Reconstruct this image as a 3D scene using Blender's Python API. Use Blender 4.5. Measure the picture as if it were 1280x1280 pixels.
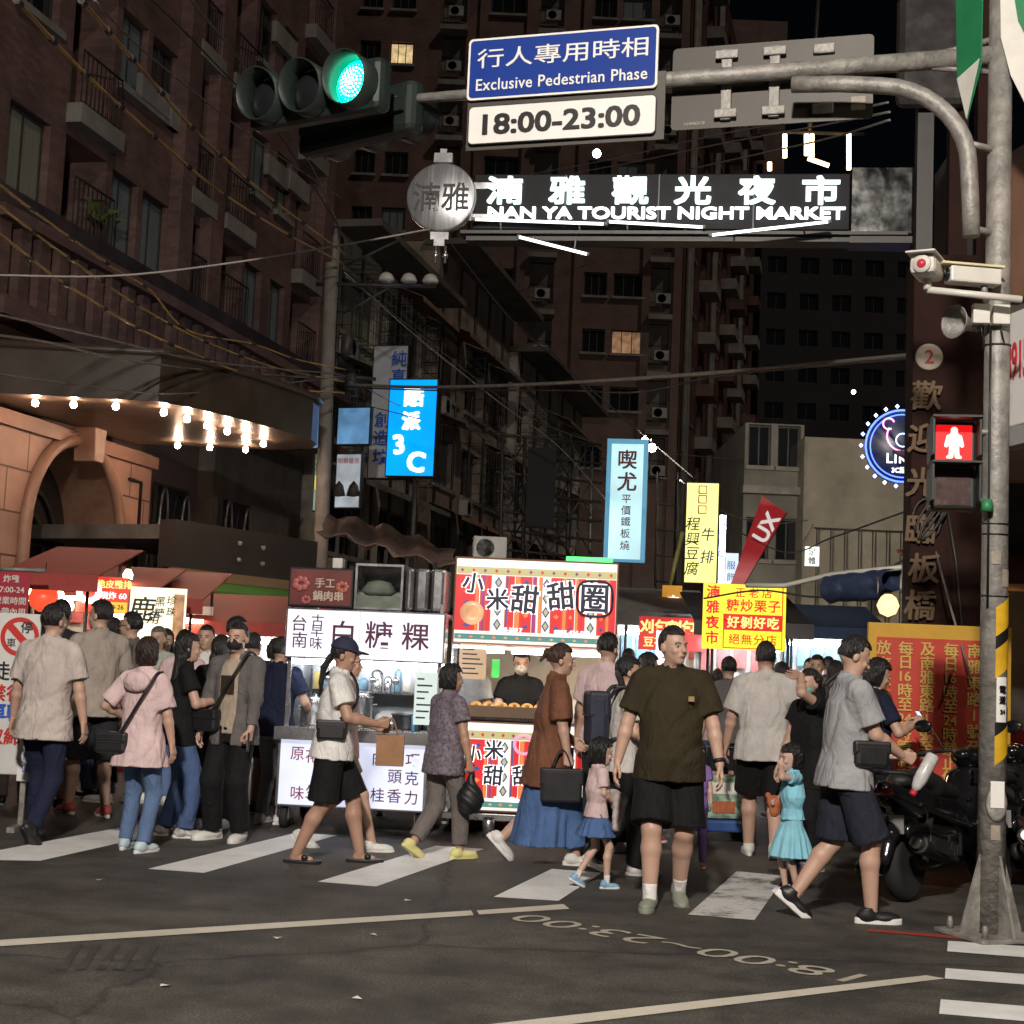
import bpy, bmesh, math, random
import numpy as np
from mathutils import Vector, Matrix, Euler
R = math.radians
random.seed(7)
for _o in list(bpy.data.objects):
    bpy.data.objects.remove(_o)
SC = bpy.context.scene
COL = SC.collection
# ---------------------------------------------------------------- camera
F = 1900.0                                  # focal length in pixels of the 1280 px photograph
CAMH = 1.48
PITCH, ROLL = R(5.65), R(2.45)
cam = bpy.data.cameras.new('camera')
cam.sensor_width = 36.0
cam.lens = 36.0 * F / 1280.0
cam.clip_start, cam.clip_end = 0.05, 2000
camo = bpy.data.objects.new('camera', cam)
COL.objects.link(camo)
CR = (Matrix.Rotation(R(90) + PITCH, 3, 'X') @ Matrix.Rotation(ROLL, 3, 'Z'))
camo.matrix_world = Matrix.Translation((0, 0, CAMH)) @ CR.to_4x4()
SC.camera = camo
# ---------------------------------------------------------------- night sky, ambient fill sun, exposure
W = bpy.data.worlds.new('World')
SC.world = W
W.use_nodes = True
_nt = W.node_tree
_sky = _nt.nodes.new('ShaderNodeTexSky')
_sky.sky_type = 'NISHITA'
_sky.sun_disc = False
_sky.sun_elevation, _sky.sun_rotation = R(38), R(145)
_sky.altitude = 0
_nt.links.new(_sky.outputs[0], _nt.nodes['Background'].inputs[0])
_nt.nodes['Background'].inputs[1].default_value = 0.0004
_sl = bpy.data.lights.new('ambient_sun', 'SUN')
_sl.energy = 0.36  # dim warm sun added as ambient fill, aimed to reach the left facades
_sl.angle = R(3)
_sl.color = (1.0, 0.86, 0.72)
_so = bpy.data.objects.new('ambient_sun', _sl)
COL.objects.link(_so)
_so.rotation_euler = (R(52), 0, R(35))
SC.view_settings.view_transform = 'Standard'
SC.view_settings.look = 'None'
SC.view_settings.exposure = 0.22
SC.view_settings.gamma = 1.0
SC.cycles.use_denoising = True
try:
    SC.cycles.denoiser = 'OPENIMAGEDENOISE'
    SC.cycles.denoising_input_passes = 'RGB_ALBEDO_NORMAL'
except Exception:
    pass
SC.cycles.max_bounces = 6
SC.cycles.diffuse_bounces = 3
SC.cycles.glossy_bounces = 3
SC.cycles.transmission_bounces = 4
SC.cycles.transparent_max_bounces = 8
SC.cycles.sample_clamp_indirect = 4.0
SC.cycles.sample_clamp_direct = 0.0
SC.cycles.use_light_tree = True
SC.cycles.caustics_reflective = False
SC.cycles.caustics_refractive = False

# ---------------------------------------------------------------- where things stand
def ray(px, py):
    return CR @ Vector(((px - 640) / F, (640 - py) / F, -1.0))
def at(px, py, Y):
    d = ray(px, py)
    return Vector((0, 0, CAMH)) + d * (Y / d.y)
def gnd(px, py, z=0.0):
    d = ray(px, py)
    return Vector((0, 0, CAMH)) + d * ((z - CAMH) / d.z)

# ---------------------------------------------------------------- materials
MATS = {}
def _new(name):
    m = bpy.data.materials.new(name)
    m.use_nodes = True
    return m, m.node_tree, m.node_tree.nodes['Principled BSDF']
def mat(name, col, rough=0.6, metal=0.0, var=0.12, vscale=6.0, bump=0.0, bscale=60.0, spec=None, coat=0.0, stretch=None, alpha=1.0, sheen=0.0, sss=0.0):
    if name in MATS:
        return MATS[name]
    m, nt, b = _new(name)
    N, L = nt.nodes, nt.links
    tc = N.new('ShaderNodeTexCoord')
    src = tc.outputs['Object']
    if stretch:
        mp = N.new('ShaderNodeMapping')
        mp.inputs['Scale'].default_value = stretch
        L.new(src, mp.inputs[0])
        src = mp.outputs[0]
    c = (col[0], col[1], col[2], 1)
    if var > 0:
        nz = N.new('ShaderNodeTexNoise')
        nz.inputs['Scale'].default_value = vscale
        nz.inputs['Detail'].default_value = 5
        nz.inputs['Roughness'].default_value = 0.62
        L.new(src, nz.inputs['Vector'])
        rp = N.new('ShaderNodeValToRGB')
        rp.color_ramp.elements[0].position = 0.28
        rp.color_ramp.elements[1].position = 0.74
        rp.color_ramp.elements[0].color = tuple(max(0, x * (1 - var)) for x in col) + (1,)
        rp.color_ramp.elements[1].color = tuple(min(1, x * (1 + var)) for x in col) + (1,)
        L.new(nz.outputs[0], rp.inputs[0])
        L.new(rp.outputs[0], b.inputs['Base Color'])
        mr = N.new('ShaderNodeMapRange')
        mr.inputs['To Min'].default_value = max(0.03, rough - 0.12)
        mr.inputs['To Max'].default_value = min(1, rough + 0.12)
        L.new(nz.outputs[0], mr.inputs[0])
        L.new(mr.outputs[0], b.inputs['Roughness'])
    else:
        b.inputs['Base Color'].default_value = c
        b.inputs['Roughness'].default_value = rough
    b.inputs['Metallic'].default_value = metal
    if spec is not None:
        b.inputs['Specular IOR Level'].default_value = spec
    b.inputs['Coat Weight'].default_value = coat
    b.inputs['Alpha'].default_value = alpha
    if sheen:
        b.inputs['Sheen Weight'].default_value = sheen
    if sss:
        b.inputs['Subsurface Weight'].default_value = sss
        b.inputs['Subsurface Radius'].default_value = (0.012, 0.005, 0.003)
    if bump > 0:
        n2 = N.new('ShaderNodeTexNoise')
        n2.inputs['Scale'].default_value = bscale
        n2.inputs['Detail'].default_value = 4
        L.new(src, n2.inputs['Vector'])
        bp = N.new('ShaderNodeBump')
        bp.inputs['Strength'].default_value = bump
        bp.inputs['Distance'].default_value = 0.02
        L.new(n2.outputs[0], bp.inputs['Height'])
        L.new(bp.outputs[0], b.inputs['Normal'])
    MATS[name] = m
    return m
def emis(name, col, s, var=0.0, vscale=2.0, base=None):
    """a surface that gives off light (lamp, backlit sign)"""
    if name in MATS:
        return MATS[name]
    m, nt, b = _new(name)
    b.inputs['Base Color'].default_value = tuple(base or (0.5 * col[0], 0.5 * col[1], 0.5 * col[2])) + (1,)
    b.inputs['Roughness'].default_value = 0.35
    b.inputs['Emission Color'].default_value = tuple(col) + (1,)
    b.inputs['Emission Strength'].default_value = s
    if var > 0:
        N, L = nt.nodes, nt.links
        tc = N.new('ShaderNodeTexCoord')
        nz = N.new('ShaderNodeTexNoise')
        nz.inputs['Scale'].default_value = vscale
        nz.inputs['Detail'].default_value = 2
        L.new(tc.outputs['Object'], nz.inputs['Vector'])
        mr = N.new('ShaderNodeMapRange')
        mr.inputs['From Min'].default_value = 0.3
        mr.inputs['From Max'].default_value = 0.7
        mr.inputs['To Min'].default_value = s * (1 - var)
        mr.inputs['To Max'].default_value = s * (1 + var)
        L.new(nz.outputs[0], mr.inputs[0])
        L.new(mr.outputs[0], b.inputs['Emission Strength'])
    MATS[name] = m
    return m
def tiled(name, col, mortar, sx, sy, rough=0.5, var=0.25, bump=0.4, squash=0.5, gap=0.03):
    """brick / tile / block bond on a wall whose local X runs along it and Z up"""
    if name in MATS:
        return MATS[name]
    m, nt, b = _new(name)
    N, L = nt.nodes, nt.links
    tc = N.new('ShaderNodeTexCoord')
    sep = N.new('ShaderNodeSeparateXYZ')
    L.new(tc.outputs['Object'], sep.inputs[0])
    add = N.new('ShaderNodeMath'); add.operation = 'ADD'
    L.new(sep.outputs[0], add.inputs[0]); L.new(sep.outputs[1], add.inputs[1])
    cmb = N.new('ShaderNodeCombineXYZ')
    L.new(add.outputs[0], cmb.inputs[0]); L.new(sep.outputs[2], cmb.inputs[1])
    br = N.new('ShaderNodeTexBrick')
    br.offset = squash
    br.inputs['Scale'].default_value = 1.0
    br.inputs['Brick Width'].default_value = sx
    br.inputs['Row Height'].default_value = sy
    br.inputs['Mortar Size'].default_value = gap * sy
    br.inputs['Color1'].default_value = tuple(c * (1 - var) for c in col) + (1,)
    br.inputs['Color2'].default_value = tuple(c * (1 + var) for c in col) + (1,)
    br.inputs['Mortar'].default_value = tuple(mortar) + (1,)
    L.new(cmb.outputs[0], br.inputs['Vector'])
    nz = N.new('ShaderNodeTexNoise')
    nz.inputs['Scale'].default_value = 0.9
    nz.inputs['Detail'].default_value = 8
    L.new(tc.outputs['Object'], nz.inputs['Vector'])
    mr = N.new('ShaderNodeMapRange')
    mr.inputs['From Min'].default_value = 0.3; mr.inputs['From Max'].default_value = 0.7
    mr.inputs['To Min'].default_value = 0.6; mr.inputs['To Max'].default_value = 1.25
    L.new(nz.outputs[0], mr.inputs[0])
    mx = N.new('ShaderNodeMix'); mx.data_type = 'RGBA'; mx.blend_type = 'MULTIPLY'
    mx.inputs[0].default_value = 1.0
    L.new(br.outputs['Color'], mx.inputs[6]); L.new(mr.outputs[0], mx.inputs[7])
    L.new(mx.outputs[2], b.inputs['Base Color'])
    b.inputs['Roughness'].default_value = rough
    bp = N.new('ShaderNodeBump')
    bp.inputs['Strength'].default_value = bump; bp.inputs['Distance'].default_value = 0.01
    inv = N.new('ShaderNodeMath'); inv.operation = 'SUBTRACT'; inv.inputs[0].default_value = 1.0
    L.new(br.outputs['Fac'], inv.inputs[1]); L.new(inv.outputs[0], bp.inputs['Height'])
    L.new(bp.outputs[0], b.inputs['Normal'])
    MATS[name] = m
    return m

# ---------------------------------------------------------------- mesh building
class MB:
    def __init__(s):
        s.v, s.f, s.sm = [], [], []
    def quad(s, a, b, c, d, smooth=False):
        n = len(s.v)
        s.v += [tuple(a), tuple(b), tuple(c), tuple(d)]
        s.f.append((n, n + 1, n + 2, n + 3)); s.sm.append(smooth)
    def poly(s, pts):
        n = len(s.v)
        s.v += [tuple(p) for p in pts]
        s.f.append(tuple(range(n, n + len(pts)))); s.sm.append(False)
    def box(s, x0, x1, y0, y1, z0, z1, m=None):
        n = len(s.v)
        P = [Vector((x, y, z)) for z in (z0, z1) for y in (y0, y1) for x in (x0, x1)]
        if m is not None:
            P = [m @ p for p in P]
        s.v += [tuple(p) for p in P]
        for q in ((0, 2, 3, 1), (4, 5, 7, 6), (0, 1, 5, 4), (2, 6, 7, 3), (0, 4, 6, 2), (1, 3, 7, 5)):
            s.f.append(tuple(n + i for i in q)); s.sm.append(False)
        return s
    def cbox(s, c, size, m=None):
        return s.box(c[0] - size[0] / 2, c[0] + size[0] / 2, c[1] - size[1] / 2, c[1] + size[1] / 2, c[2] - size[2] / 2, c[2] + size[2] / 2, m)
    def tube(s, pts, r, n=8, caps=True, smooth=True):
        """round tube along a list of points, r a number or a list"""
        pts = [Vector(p) for p in pts]
        rs = r if isinstance(r, (list, tuple)) else [r] * len(pts)
        base = len(s.v)
        up = None
        for i, p in enumerate(pts):
            if i == 0: t = pts[1] - p
            elif i == len(pts) - 1: t = p - pts[i - 1]
            else: t = (pts[i + 1] - p).normalized() + (p - pts[i - 1]).normalized()
            t.normalize()
            if up is None:
                up = t.orthogonal().normalized()
            up = (up - t * up.dot(t))
            if up.length < 1e-6: up = t.orthogonal()
            up.normalize()
            sd = t.cross(up)
            for k in range(n):
                a = 2 * math.pi * k / n
                s.v.append(tuple(p + (up * math.cos(a) + sd * math.sin(a)) * rs[i]))
        for i in range(len(pts) - 1):
            for k in range(n):
                a, b = base + i * n + k, base + i * n + (k + 1) % n
                s.f.append((a, b, b + n, a + n)); s.sm.append(smooth)
        if caps:
            s.f.append(tuple(base + k for k in reversed(range(n)))); s.sm.append(False)
            e = base + (len(pts) - 1) * n
            s.f.append(tuple(e + k for k in range(n))); s.sm.append(False)
        return s
    def lathe(s, prof, n=20, m=None, smooth=True):
        """profile [(r, z)] turned about local Z, placed by m"""
        base = len(s.v)
        for r, z in prof:
            for k in range(n):
                a = 2 * math.pi * k / n
                p = Vector((r * math.cos(a), r * math.sin(a), z))
                s.v.append(tuple(m @ p if m is not None else p))
        for i in range(len(prof) - 1):
            for k in range(n):
                a, b = base + i * n + k, base + i * n + (k + 1) % n
                s.f.append((a, b, b + n, a + n)); s.sm.append(smooth)
        if prof[0][0] > 1e-5:
            s.f.append(tuple(base + k for k in reversed(range(n)))); s.sm.append(False)
        if prof[-1][0] > 1e-5:
            e = base + (len(prof) - 1) * n
            s.f.append(tuple(e + k for k in range(n))); s.sm.append(False)
        return s
    def prism(s, poly, d0, d1, m=None):
        """outline [(x, z)] pushed from y=d0 (front) to y=d1"""
        n, k = len(poly), len(s.v)
        P = [Vector((x, d0, z)) for x, z in poly] + [Vector((x, d1, z)) for x, z in poly]
        if m is not None: P = [m @ p for p in P]
        s.v += [tuple(p) for p in P]
        s.f.append(tuple(k + i for i in range(n))); s.sm.append(False)
        s.f.append(tuple(k + n + i for i in reversed(range(n)))); s.sm.append(False)
        for i in range(n):
            j = (i + 1) % n
            s.f.append((k + i, k + n + i, k + n + j, k + j)); s.sm.append(False)
        return s
    def mesh(s, name):
        me = bpy.data.meshes.new(name)
        me.from_pydata(s.v, [], s.f)
        me.polygons.foreach_set('use_smooth', s.sm)
        bm = bmesh.new(); bm.from_mesh(me)
        bmesh.ops.remove_doubles(bm, verts=bm.verts, dist=1e-5)
        bmesh.ops.recalc_face_normals(bm, faces=bm.faces)
        bm.to_mesh(me); bm.free()
        me.update()
        return me
def link(name, me, m=None, parent=None, loc=None, rot=None, bevel=0, label=None):
    o = bpy.data.objects.new(name, me)
    COL.objects.link(o)
    if m is not None:
        if len(me.materials) == 0: me.materials.append(m)
    if parent is not None: o.parent = parent
    if loc is not None: o.location = loc
    if rot is not None: o.rotation_euler = rot
    if bevel:
        bv = o.modifiers.new('bevel', 'BEVEL')
        bv.width = bevel; bv.segments = 2; bv.limit_method = 'ANGLE'; bv.angle_limit = R(40)
    if label: o['label'] = label
    return o
def part(name, mb, m, parent, bevel=0, loc=None, rot=None, label=None):
    return link(name, mb.mesh(name), m, parent, loc, rot, bevel, label)
def thing(name, label, cat, loc=(0, 0, 0), yaw=0.0, group=None):
    o = bpy.data.objects.new(name, None)
    o.empty_display_size = 0.2
    COL.objects.link(o)
    o.location = loc
    o.rotation_euler = (0, 0, yaw)
    o['label'] = label; o['category'] = cat
    if group: o['group'] = group
    return o
def tag(o, label, cat, group=None):
    o['label'] = label; o['category'] = cat
    if group: o['group'] = group
    return o
def struct(name, mb, m, loc=None):
    o = link(name, mb.mesh(name), m, None, loc)
    o['kind'] = 'structure'
    return o
def children_of(o):
    return [c for c in bpy.data.objects if c.parent == o]
def dup(root, loc, yaw, label=None, group=None):
    kids = {}
    for c in bpy.data.objects:
        if c.parent: kids.setdefault(c.parent.name, []).append(c)
    def rec(o, par):
        c = o.copy(); COL.objects.link(c)
        if par is not None: c.parent = par
        for k in kids.get(o.name, []): rec(k, c)
        return c
    r = rec(root, None)
    r.location = loc; r.rotation_euler = (0, 0, yaw)
    if label: r['label'] = label
    if group: r['group'] = group
    return r
def text_mesh(body, size, bold=0.0, extrude=0.002, align='CENTER', spacing=1.0, line=1.0, shear=0.0, sx=1.0):
    """lettering as a mesh standing in the local XZ plane and facing -Y, centred on its own middle"""
    cu = bpy.data.curves.new('lettering', 'FONT')
    cu.body = body; cu.size = size; cu.extrude = extrude
    cu.offset = min(bold, .006) * size; extra = max(0, bold - .006)
    cu.align_x = align; cu.space_character = spacing; cu.space_line = line; cu.shear = shear
    cu.resolution_u = 3
    o = bpy.data.objects.new('lettering_tmp', cu)
    COL.objects.link(o)
    dg = bpy.context.evaluated_depsgraph_get()
    me = bpy.data.meshes.new_from_object(o.evaluated_get(dg))
    bpy.data.objects.remove(o); bpy.data.curves.remove(cu)
    n = len(me.vertices)
    co = np.empty(n * 3); me.vertices.foreach_get('co', co); co = co.reshape(-1, 3)
    if n:
        mid = (co.min(0) + co.max(0)) / 2
        co = co - mid
    out = np.stack([co[:, 0] * sx, -co[:, 2], co[:, 1]], 1)
    me.vertices.foreach_set('co', out.ravel().astype(np.float32))
    me.materials.clear()
    me.update()
    if extra > 0 and n:                      # heavier strokes: the same outline laid four times, each a hair in front of the last
        e = extra * size
        F0 = [tuple(p.vertices) for p in me.polygons]
        Vv, Ff = [], []
        for k, (dx, dz) in enumerate(((-1, -.7), (1, -.7), (-1, .7), (1, .7), (0, 0))):
            Vv.append(out + np.array([dx * e, -.0006 * k, dz * e])); Ff += [tuple(i + k * n for i in f) for f in F0]
        bpy.data.meshes.remove(me)
        me = bpy.data.meshes.new('lettering')
        me.from_pydata(np.concatenate(Vv).tolist(), [], Ff); me.update()
    return me
def letter(body, size, m, parent, x, z, y=-0.01, name='lettering', rot=0.0, fit=None, **kw):
    me = text_mesh(body, size, **kw)
    o = link(name, me, m, parent, (x, y, z), (0, rot, 0))
    if fit:
        n = len(me.vertices)
        co = np.empty(n * 3); me.vertices.foreach_get('co', co); co = co.reshape(-1, 3)
        w, h = np.ptp(co[:, 0]), np.ptp(co[:, 2])
        if fit[0]: co[:, 0] *= fit[0] / w
        if len(fit) > 1 and fit[1]: co[:, 2] *= fit[1] / h
        me.vertices.foreach_set('co', co.ravel().astype(np.float32)); me.update()
    return o
def joined_letters(items, m, parent, y=-0.01, name='lettering', **kw):
    """several glyph runs [(text, size, x, z[, rot])] as ONE lettering mesh"""
    V, Fc = [], []
    for it in items:
        t, sz, x, z = it[:4]
        me = text_mesh(t, sz, **kw)
        a = it[4] if len(it) > 4 else 0.0
        n = len(V)
        for v in me.vertices:
            cx, cz = v.co.x, v.co.z
            V.append((x + cx * math.cos(a) - cz * math.sin(a), y + v.co.y, z + cx * math.sin(a) + cz * math.cos(a)))
        for p in me.polygons:
            Fc.append(tuple(n + i for i in p.vertices))
        bpy.data.meshes.remove(me)
    me = bpy.data.meshes.new(name)
    me.from_pydata(V, [], Fc); me.update()
    return link(name, me, m, parent)
# ================================================================ PEOPLE: implicit surfaces meshed by surface nets
def sstep(a, b, x):
    t = np.clip((x - a) / (b - a), 0, 1)
    return t * t * (3 - 2 * t)
class Field:
    def __init__(s, lo, hi, h):
        s.lo = np.array(lo, float); s.h = h
        s.n = np.maximum(4, np.ceil((np.array(hi, float) - s.lo) / h).astype(int) + 1)
        s.A = np.full(tuple(s.n), 0.1, np.float32)
        s.ax = [(s.lo[i] + h * np.arange(s.n[i])).astype(np.float32) for i in range(3)]
    def sl(s, lo, hi, pad):
        out = []
        for i in range(3):
            a = int(np.floor((lo[i] - pad - s.lo[i]) / s.h)); b = int(np.ceil((hi[i] + pad - s.lo[i]) / s.h)) + 1
            out.append(slice(max(0, min(a, s.n[i] - 1)), max(1, min(b, s.n[i]))))
        return tuple(out)
    def xyz(s, sl):
        return (s.ax[0][sl[0]][:, None, None], s.ax[1][sl[1]][None, :, None], s.ax[2][sl[2]][None, None, :])
    def op(s, lo, hi, fn, k=0.015, mode='add'):
        sl = s.sl(lo, hi, 0.05 + k)
        a = s.A[sl]
        if a.size == 0: return
        d = fn(*s.xyz(sl)).astype(np.float32)
        if mode == 'add':
            h = np.clip(0.5 + 0.5 * (a - d) / k, 0, 1)
            s.A[sl] = a * (1 - h) + d * h - k * h * (1 - h)
        elif mode == 'sub':
            h = np.clip(0.5 - 0.5 * (a + d) / k, 0, 1)
            s.A[sl] = a * (1 - h) - d * h + k * h * (1 - h)
    # ---- shapes
    def cone(s, a, b, ra, rb, k=0.015, mode='add', flat=None, sq=None):
        """tapered capsule a-b; flat=(start, end): cut square at that end; sq: (axis vector, factor) flattens it"""
        a = np.array(a, float); b = np.array(b, float)
        r = max(ra, rb)
        lo = np.minimum(a, b) - r; hi = np.maximum(a, b) + r
        ab = b - a; L2 = float(ab @ ab) + 1e-12; L = math.sqrt(L2)
        def fn(x, y, z):
            px, py, pz = x - a[0], y - a[1], z - a[2]
            t = (px * ab[0] + py * ab[1] + pz * ab[2]) / L2
            tc = np.clip(t, 0, 1)
            qx, qy, qz = px - tc * ab[0], py - tc * ab[1], pz - tc * ab[2]
            if sq is not None:
                v, f = sq
                c = qx * v[0] + qy * v[1] + qz * v[2]
                qx, qy, qz = qx + v[0] * c * (f - 1), qy + v[1] * c * (f - 1), qz + v[2] * c * (f - 1)
            d = np.sqrt(qx * qx + qy * qy + qz * qz) - (ra + (rb - ra) * tc)
            if flat:
                if flat[0]: d = np.maximum(d, -t * L)
                if flat[1]: d = np.maximum(d, (t - 1) * L)
            return d
        s.op(lo, hi, fn, k, mode)
    def ell(s, c, r, k=0.015, mode='add', rot=None, cut=None):
        c = np.array(c, float); r = np.array(r, float)
        m = float(r.max())
        Q = np.array(rot, float) if rot is not None else None
        def fn(x, y, z):
            px, py, pz = x - c[0], y - c[1], z - c[2]
            if Q is not None:
                px, py, pz = (Q[0, 0] * px + Q[1, 0] * py + Q[2, 0] * pz, Q[0, 1] * px + Q[1, 1] * py + Q[2, 1] * pz, Q[0, 2] * px + Q[1, 2] * py + Q[2, 2] * pz)
            k0 = np.sqrt((px / r[0]) ** 2 + (py / r[1]) ** 2 + (pz / r[2]) ** 2)
            k1 = np.sqrt((px / r[0] ** 2) ** 2 + (py / r[1] ** 2) ** 2 + (pz / r[2] ** 2) ** 2) + 1e-6
            d = k0 * (k0 - 1) / k1
            if cut is not None:
                d = np.maximum(d, cut(px, py, pz))
            return d
        s.op(c - m, c + m, fn, k, mode)
    def loft(s, org, Q, tab, k=0.02, pw=2.3, wave=None, ends=True):
        """superelliptic column along the frame's own z; tab rows (z, half width, half depth, y offset)"""
        org = np.array(org, float); Q = np.array(Q, float)
        tab = np.array([(list(t) + [0])[:4] for t in tab], float)
        z0, z1 = tab[0, 0], tab[-1, 0]
        w = tab[:, 1:3].max()
        pts = [org + Q @ np.array([sx * w, sy * w, zz]) for sx in (-1, 1) for sy in (-1, 1) for zz in (z0, z1)]
        lo = np.min(pts, 0); hi = np.max(pts, 0)
        def fn(x, y, z):
            px, py, pz = x - org[0], y - org[1], z - org[2]
            lx = Q[0, 0] * px + Q[1, 0] * py + Q[2, 0] * pz
            ly = Q[0, 1] * px + Q[1, 1] * py + Q[2, 1] * pz
            lz = Q[0, 2] * px + Q[1, 2] * py + Q[2, 2] * pz
            ww = np.interp(lz, tab[:, 0], tab[:, 1]); dd = np.interp(lz, tab[:, 0], tab[:, 2]); oo = np.interp(lz, tab[:, 0], tab[:, 3])
            ly = ly - oo
            if wave is not None:
                f = 1 + wave(np.arctan2(ly, lx), lz)
                ww = ww * f; dd = dd * f
            g = (np.abs(lx / ww) ** pw + np.abs(ly / dd) ** pw) ** (1 / pw)
            d = (g - 1) * np.minimum(ww, dd)
            return np.maximum(d, np.maximum(z0 - lz, lz - z1)) if ends else d
        s.op(lo, hi, fn, k)
    def noise(s, fn):
        x, y, z = s.xyz((slice(None),) * 3)
        s.A += fn(x, y, z).astype(np.float32)
    def mesh(s):
        A = s.A
        S = A < 0
        C = np.zeros(tuple(np.array(S.shape) - 1), np.int8)
        offs = [(i, j, k) for i in (0, 1) for j in (0, 1) for k in (0, 1)]
        nx, ny, nz = S.shape
        for (i, j, k) in offs:
            C += S[i:nx - 1 + i, j:ny - 1 + j, k:nz - 1 + k]
        act = (C > 0) & (C < 8)
        ai = np.argwhere(act)
        if len(ai) == 0: return np.zeros((0, 3)), np.zeros((0, 4), int)
        idx = np.full(C.shape, -1, np.int32); idx[act] = np.arange(len(ai))
        V = np.zeros((len(ai), 3)); n = np.zeros(len(ai))
        vals = {o: A[ai[:, 0] + o[0], ai[:, 1] + o[1], ai[:, 2] + o[2]] for o in offs}
        for p in offs:
            for ax in range(3):
                if p[ax]: continue
                q = list(p); q[ax] = 1; q = tuple(q)
                a, b = vals[p], vals[q]
                m = (a < 0) != (b < 0)
                t = np.where(m, a / np.where(m, a - b, 1), 0)
                P = np.array(p, float)[None, :].repeat(len(ai), 0)
                P[:, ax] += t
                V += P * m[:, None]; n += m
        V = (ai + V / n[:, None]) * s.h + s.lo
        Fs = []
        for ax in range(3):
            u, v = [(1, 2), (2, 0), (0, 1)][ax]
            a = np.take(S, range(0, S.shape[ax] - 1), ax); b = np.take(S, range(1, S.shape[ax]), ax)
            e = np.argwhere(a != b)
            ok = (e[:, u] > 0) & (e[:, v] > 0) & (e[:, u] < S.shape[u] - 1) & (e[:, v] < S.shape[v] - 1)
            e = e[ok]
            ins = S[e[:, 0], e[:, 1], e[:, 2]]
            def cell(du, dv):
                c = e.copy(); c[:, u] += du; c[:, v] += dv
                return idx[c[:, 0], c[:, 1], c[:, 2]]
            q = np.stack([cell(-1, -1), cell(0, -1), cell(0, 0), cell(-1, 0)], 1)
            q[~ins] = q[~ins][:, ::-1]
            Fs.append(q)
        Fq = np.concatenate(Fs)
        return V, Fq[(Fq >= 0).all(1)]
def np_mesh(name, V, Fq, smooth=True):
    me = bpy.data.meshes.new(name)
    me.vertices.add(len(V)); me.vertices.foreach_set('co', np.asarray(V, np.float32).ravel())
    me.loops.add(Fq.size); me.loops.foreach_set('vertex_index', Fq.astype(np.int32).ravel())
    me.polygons.add(len(Fq))
    me.polygons.foreach_set('loop_start', np.arange(0, Fq.size, 4, dtype=np.int32))
    me.polygons.foreach_set('loop_total', np.full(len(Fq), 4, np.int32))
    me.update(calc_edges=True)
    me.polygons.foreach_set('use_smooth', np.full(len(Fq), smooth))
    me.update()
    return me
def foldfn(seed, amp, fx=14, fz=7):
    rg = np.random.RandomState(seed)
    W_ = []
    for i in range(5):
        th = rg.uniform(0, 2 * math.pi)
        W_.append((math.cos(th) * fx * rg.uniform(.6, 1.5), math.sin(th) * fx * rg.uniform(.6, 1.5), rg.uniform(-1, 1) * fz * 1.6, rg.uniform(0, 6.3), rg.uniform(.5, 1)))
    tot = sum(w[4] for w in W_)
    def fn(x, y, z):
        wx = 0.03 * np.sin(9 * z + seed); wy = 0.03 * np.sin(7 * x + 11 * z)
        o = 0
        for a, b, c, p, g in W_:
            q = a * (x + wx) * 2.4 + b * (y + wy) * 2.4 + c * z * 2.2 + p
        o = o + g * (.45 * np.sin(q) + .55 * (1 - 2.2 * np.abs(np.sin(q * .9 + 1)) ** .8))
        return amp * o / tot * 1.6
    return fn
def rotm(ax, a):
    return np.array(Matrix.Rotation(a, 3, ax))
def ik(a, c, l1, l2, pole):
    """joint between a and c, bent towards pole; c is pulled in when out of reach"""
    a = np.array(a, float); c = np.array(c, float)
    d = c - a; L = np.linalg.norm(d)
    if L > (l1 + l2) * 0.999:
        c = a + d / L * (l1 + l2) * 0.999; d = c - a; L = np.linalg.norm(d)
    u = d / L
    x = (l1 * l1 - l2 * l2 + L * L) / (2 * L)
    h = math.sqrt(max(0, l1 * l1 - x * x))
    p = np.array(pole, float); p = p - u * (p @ u)
    p /= np.linalg.norm(p) + 1e-9
    return a + u * x + p * h, c
# ---- hands, made once and placed at each wrist (canonical left hand: x thumb side, y fingers, z back of hand)
def _hand(curl, spread=0.0, thumb=0.5):
    f = Field((-.07, -.03, -.11), (.10, .21, .05), .0036)
    kn = [(.030, .083), (.010, .088), (-.011, .084), (-.030, .075)]
    ln = [(.040, .025, .020), (.044, .028, .021), (.041, .026, .021), (.032, .020, .018)]
    f.cone((0, -.025, 0), (0, .01, 0), .024, .024, .01, sq=((0, 0, 1), 1.35))
    for i, (x, y) in enumerate(kn):
        f.cone((x * .5, .0, 0), (x, y, 0), .0165, .0135 if i < 3 else .012, .012)
        p = np.array([x, y, 0.0]); a = 0.0
        sp = spread * (x / .03) * .12
        for j, l in enumerate(ln[i]):
            a += curl[j]
            q = p + l * np.array([math.sin(sp), math.cos(a) * math.cos(sp), -math.sin(a)])
            f.cone(p, q, .0098 - .0009 * j, .0090 - .0010 * j, .0035)
            p = q
    f.ell((.022, .03, -.008), (.016, .03, .015), .01)
    t0 = np.array([.024, .022, -.006]); t1 = t0 + np.array([.022, .032, -.008 - .014 * thumb]); t2 = t1 + np.array([.006 - .010 * thumb, .028, -.008 - .010 * thumb]); t3 = t2 + np.array([-.010 * thumb, .022, -.006 * thumb])
    f.cone(t0, t1, .014, .0115, .008); f.cone(t1, t2, .0112, .010, .004); f.cone(t2, t3, .010, .0085, .004)
    return f.mesh()
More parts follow.
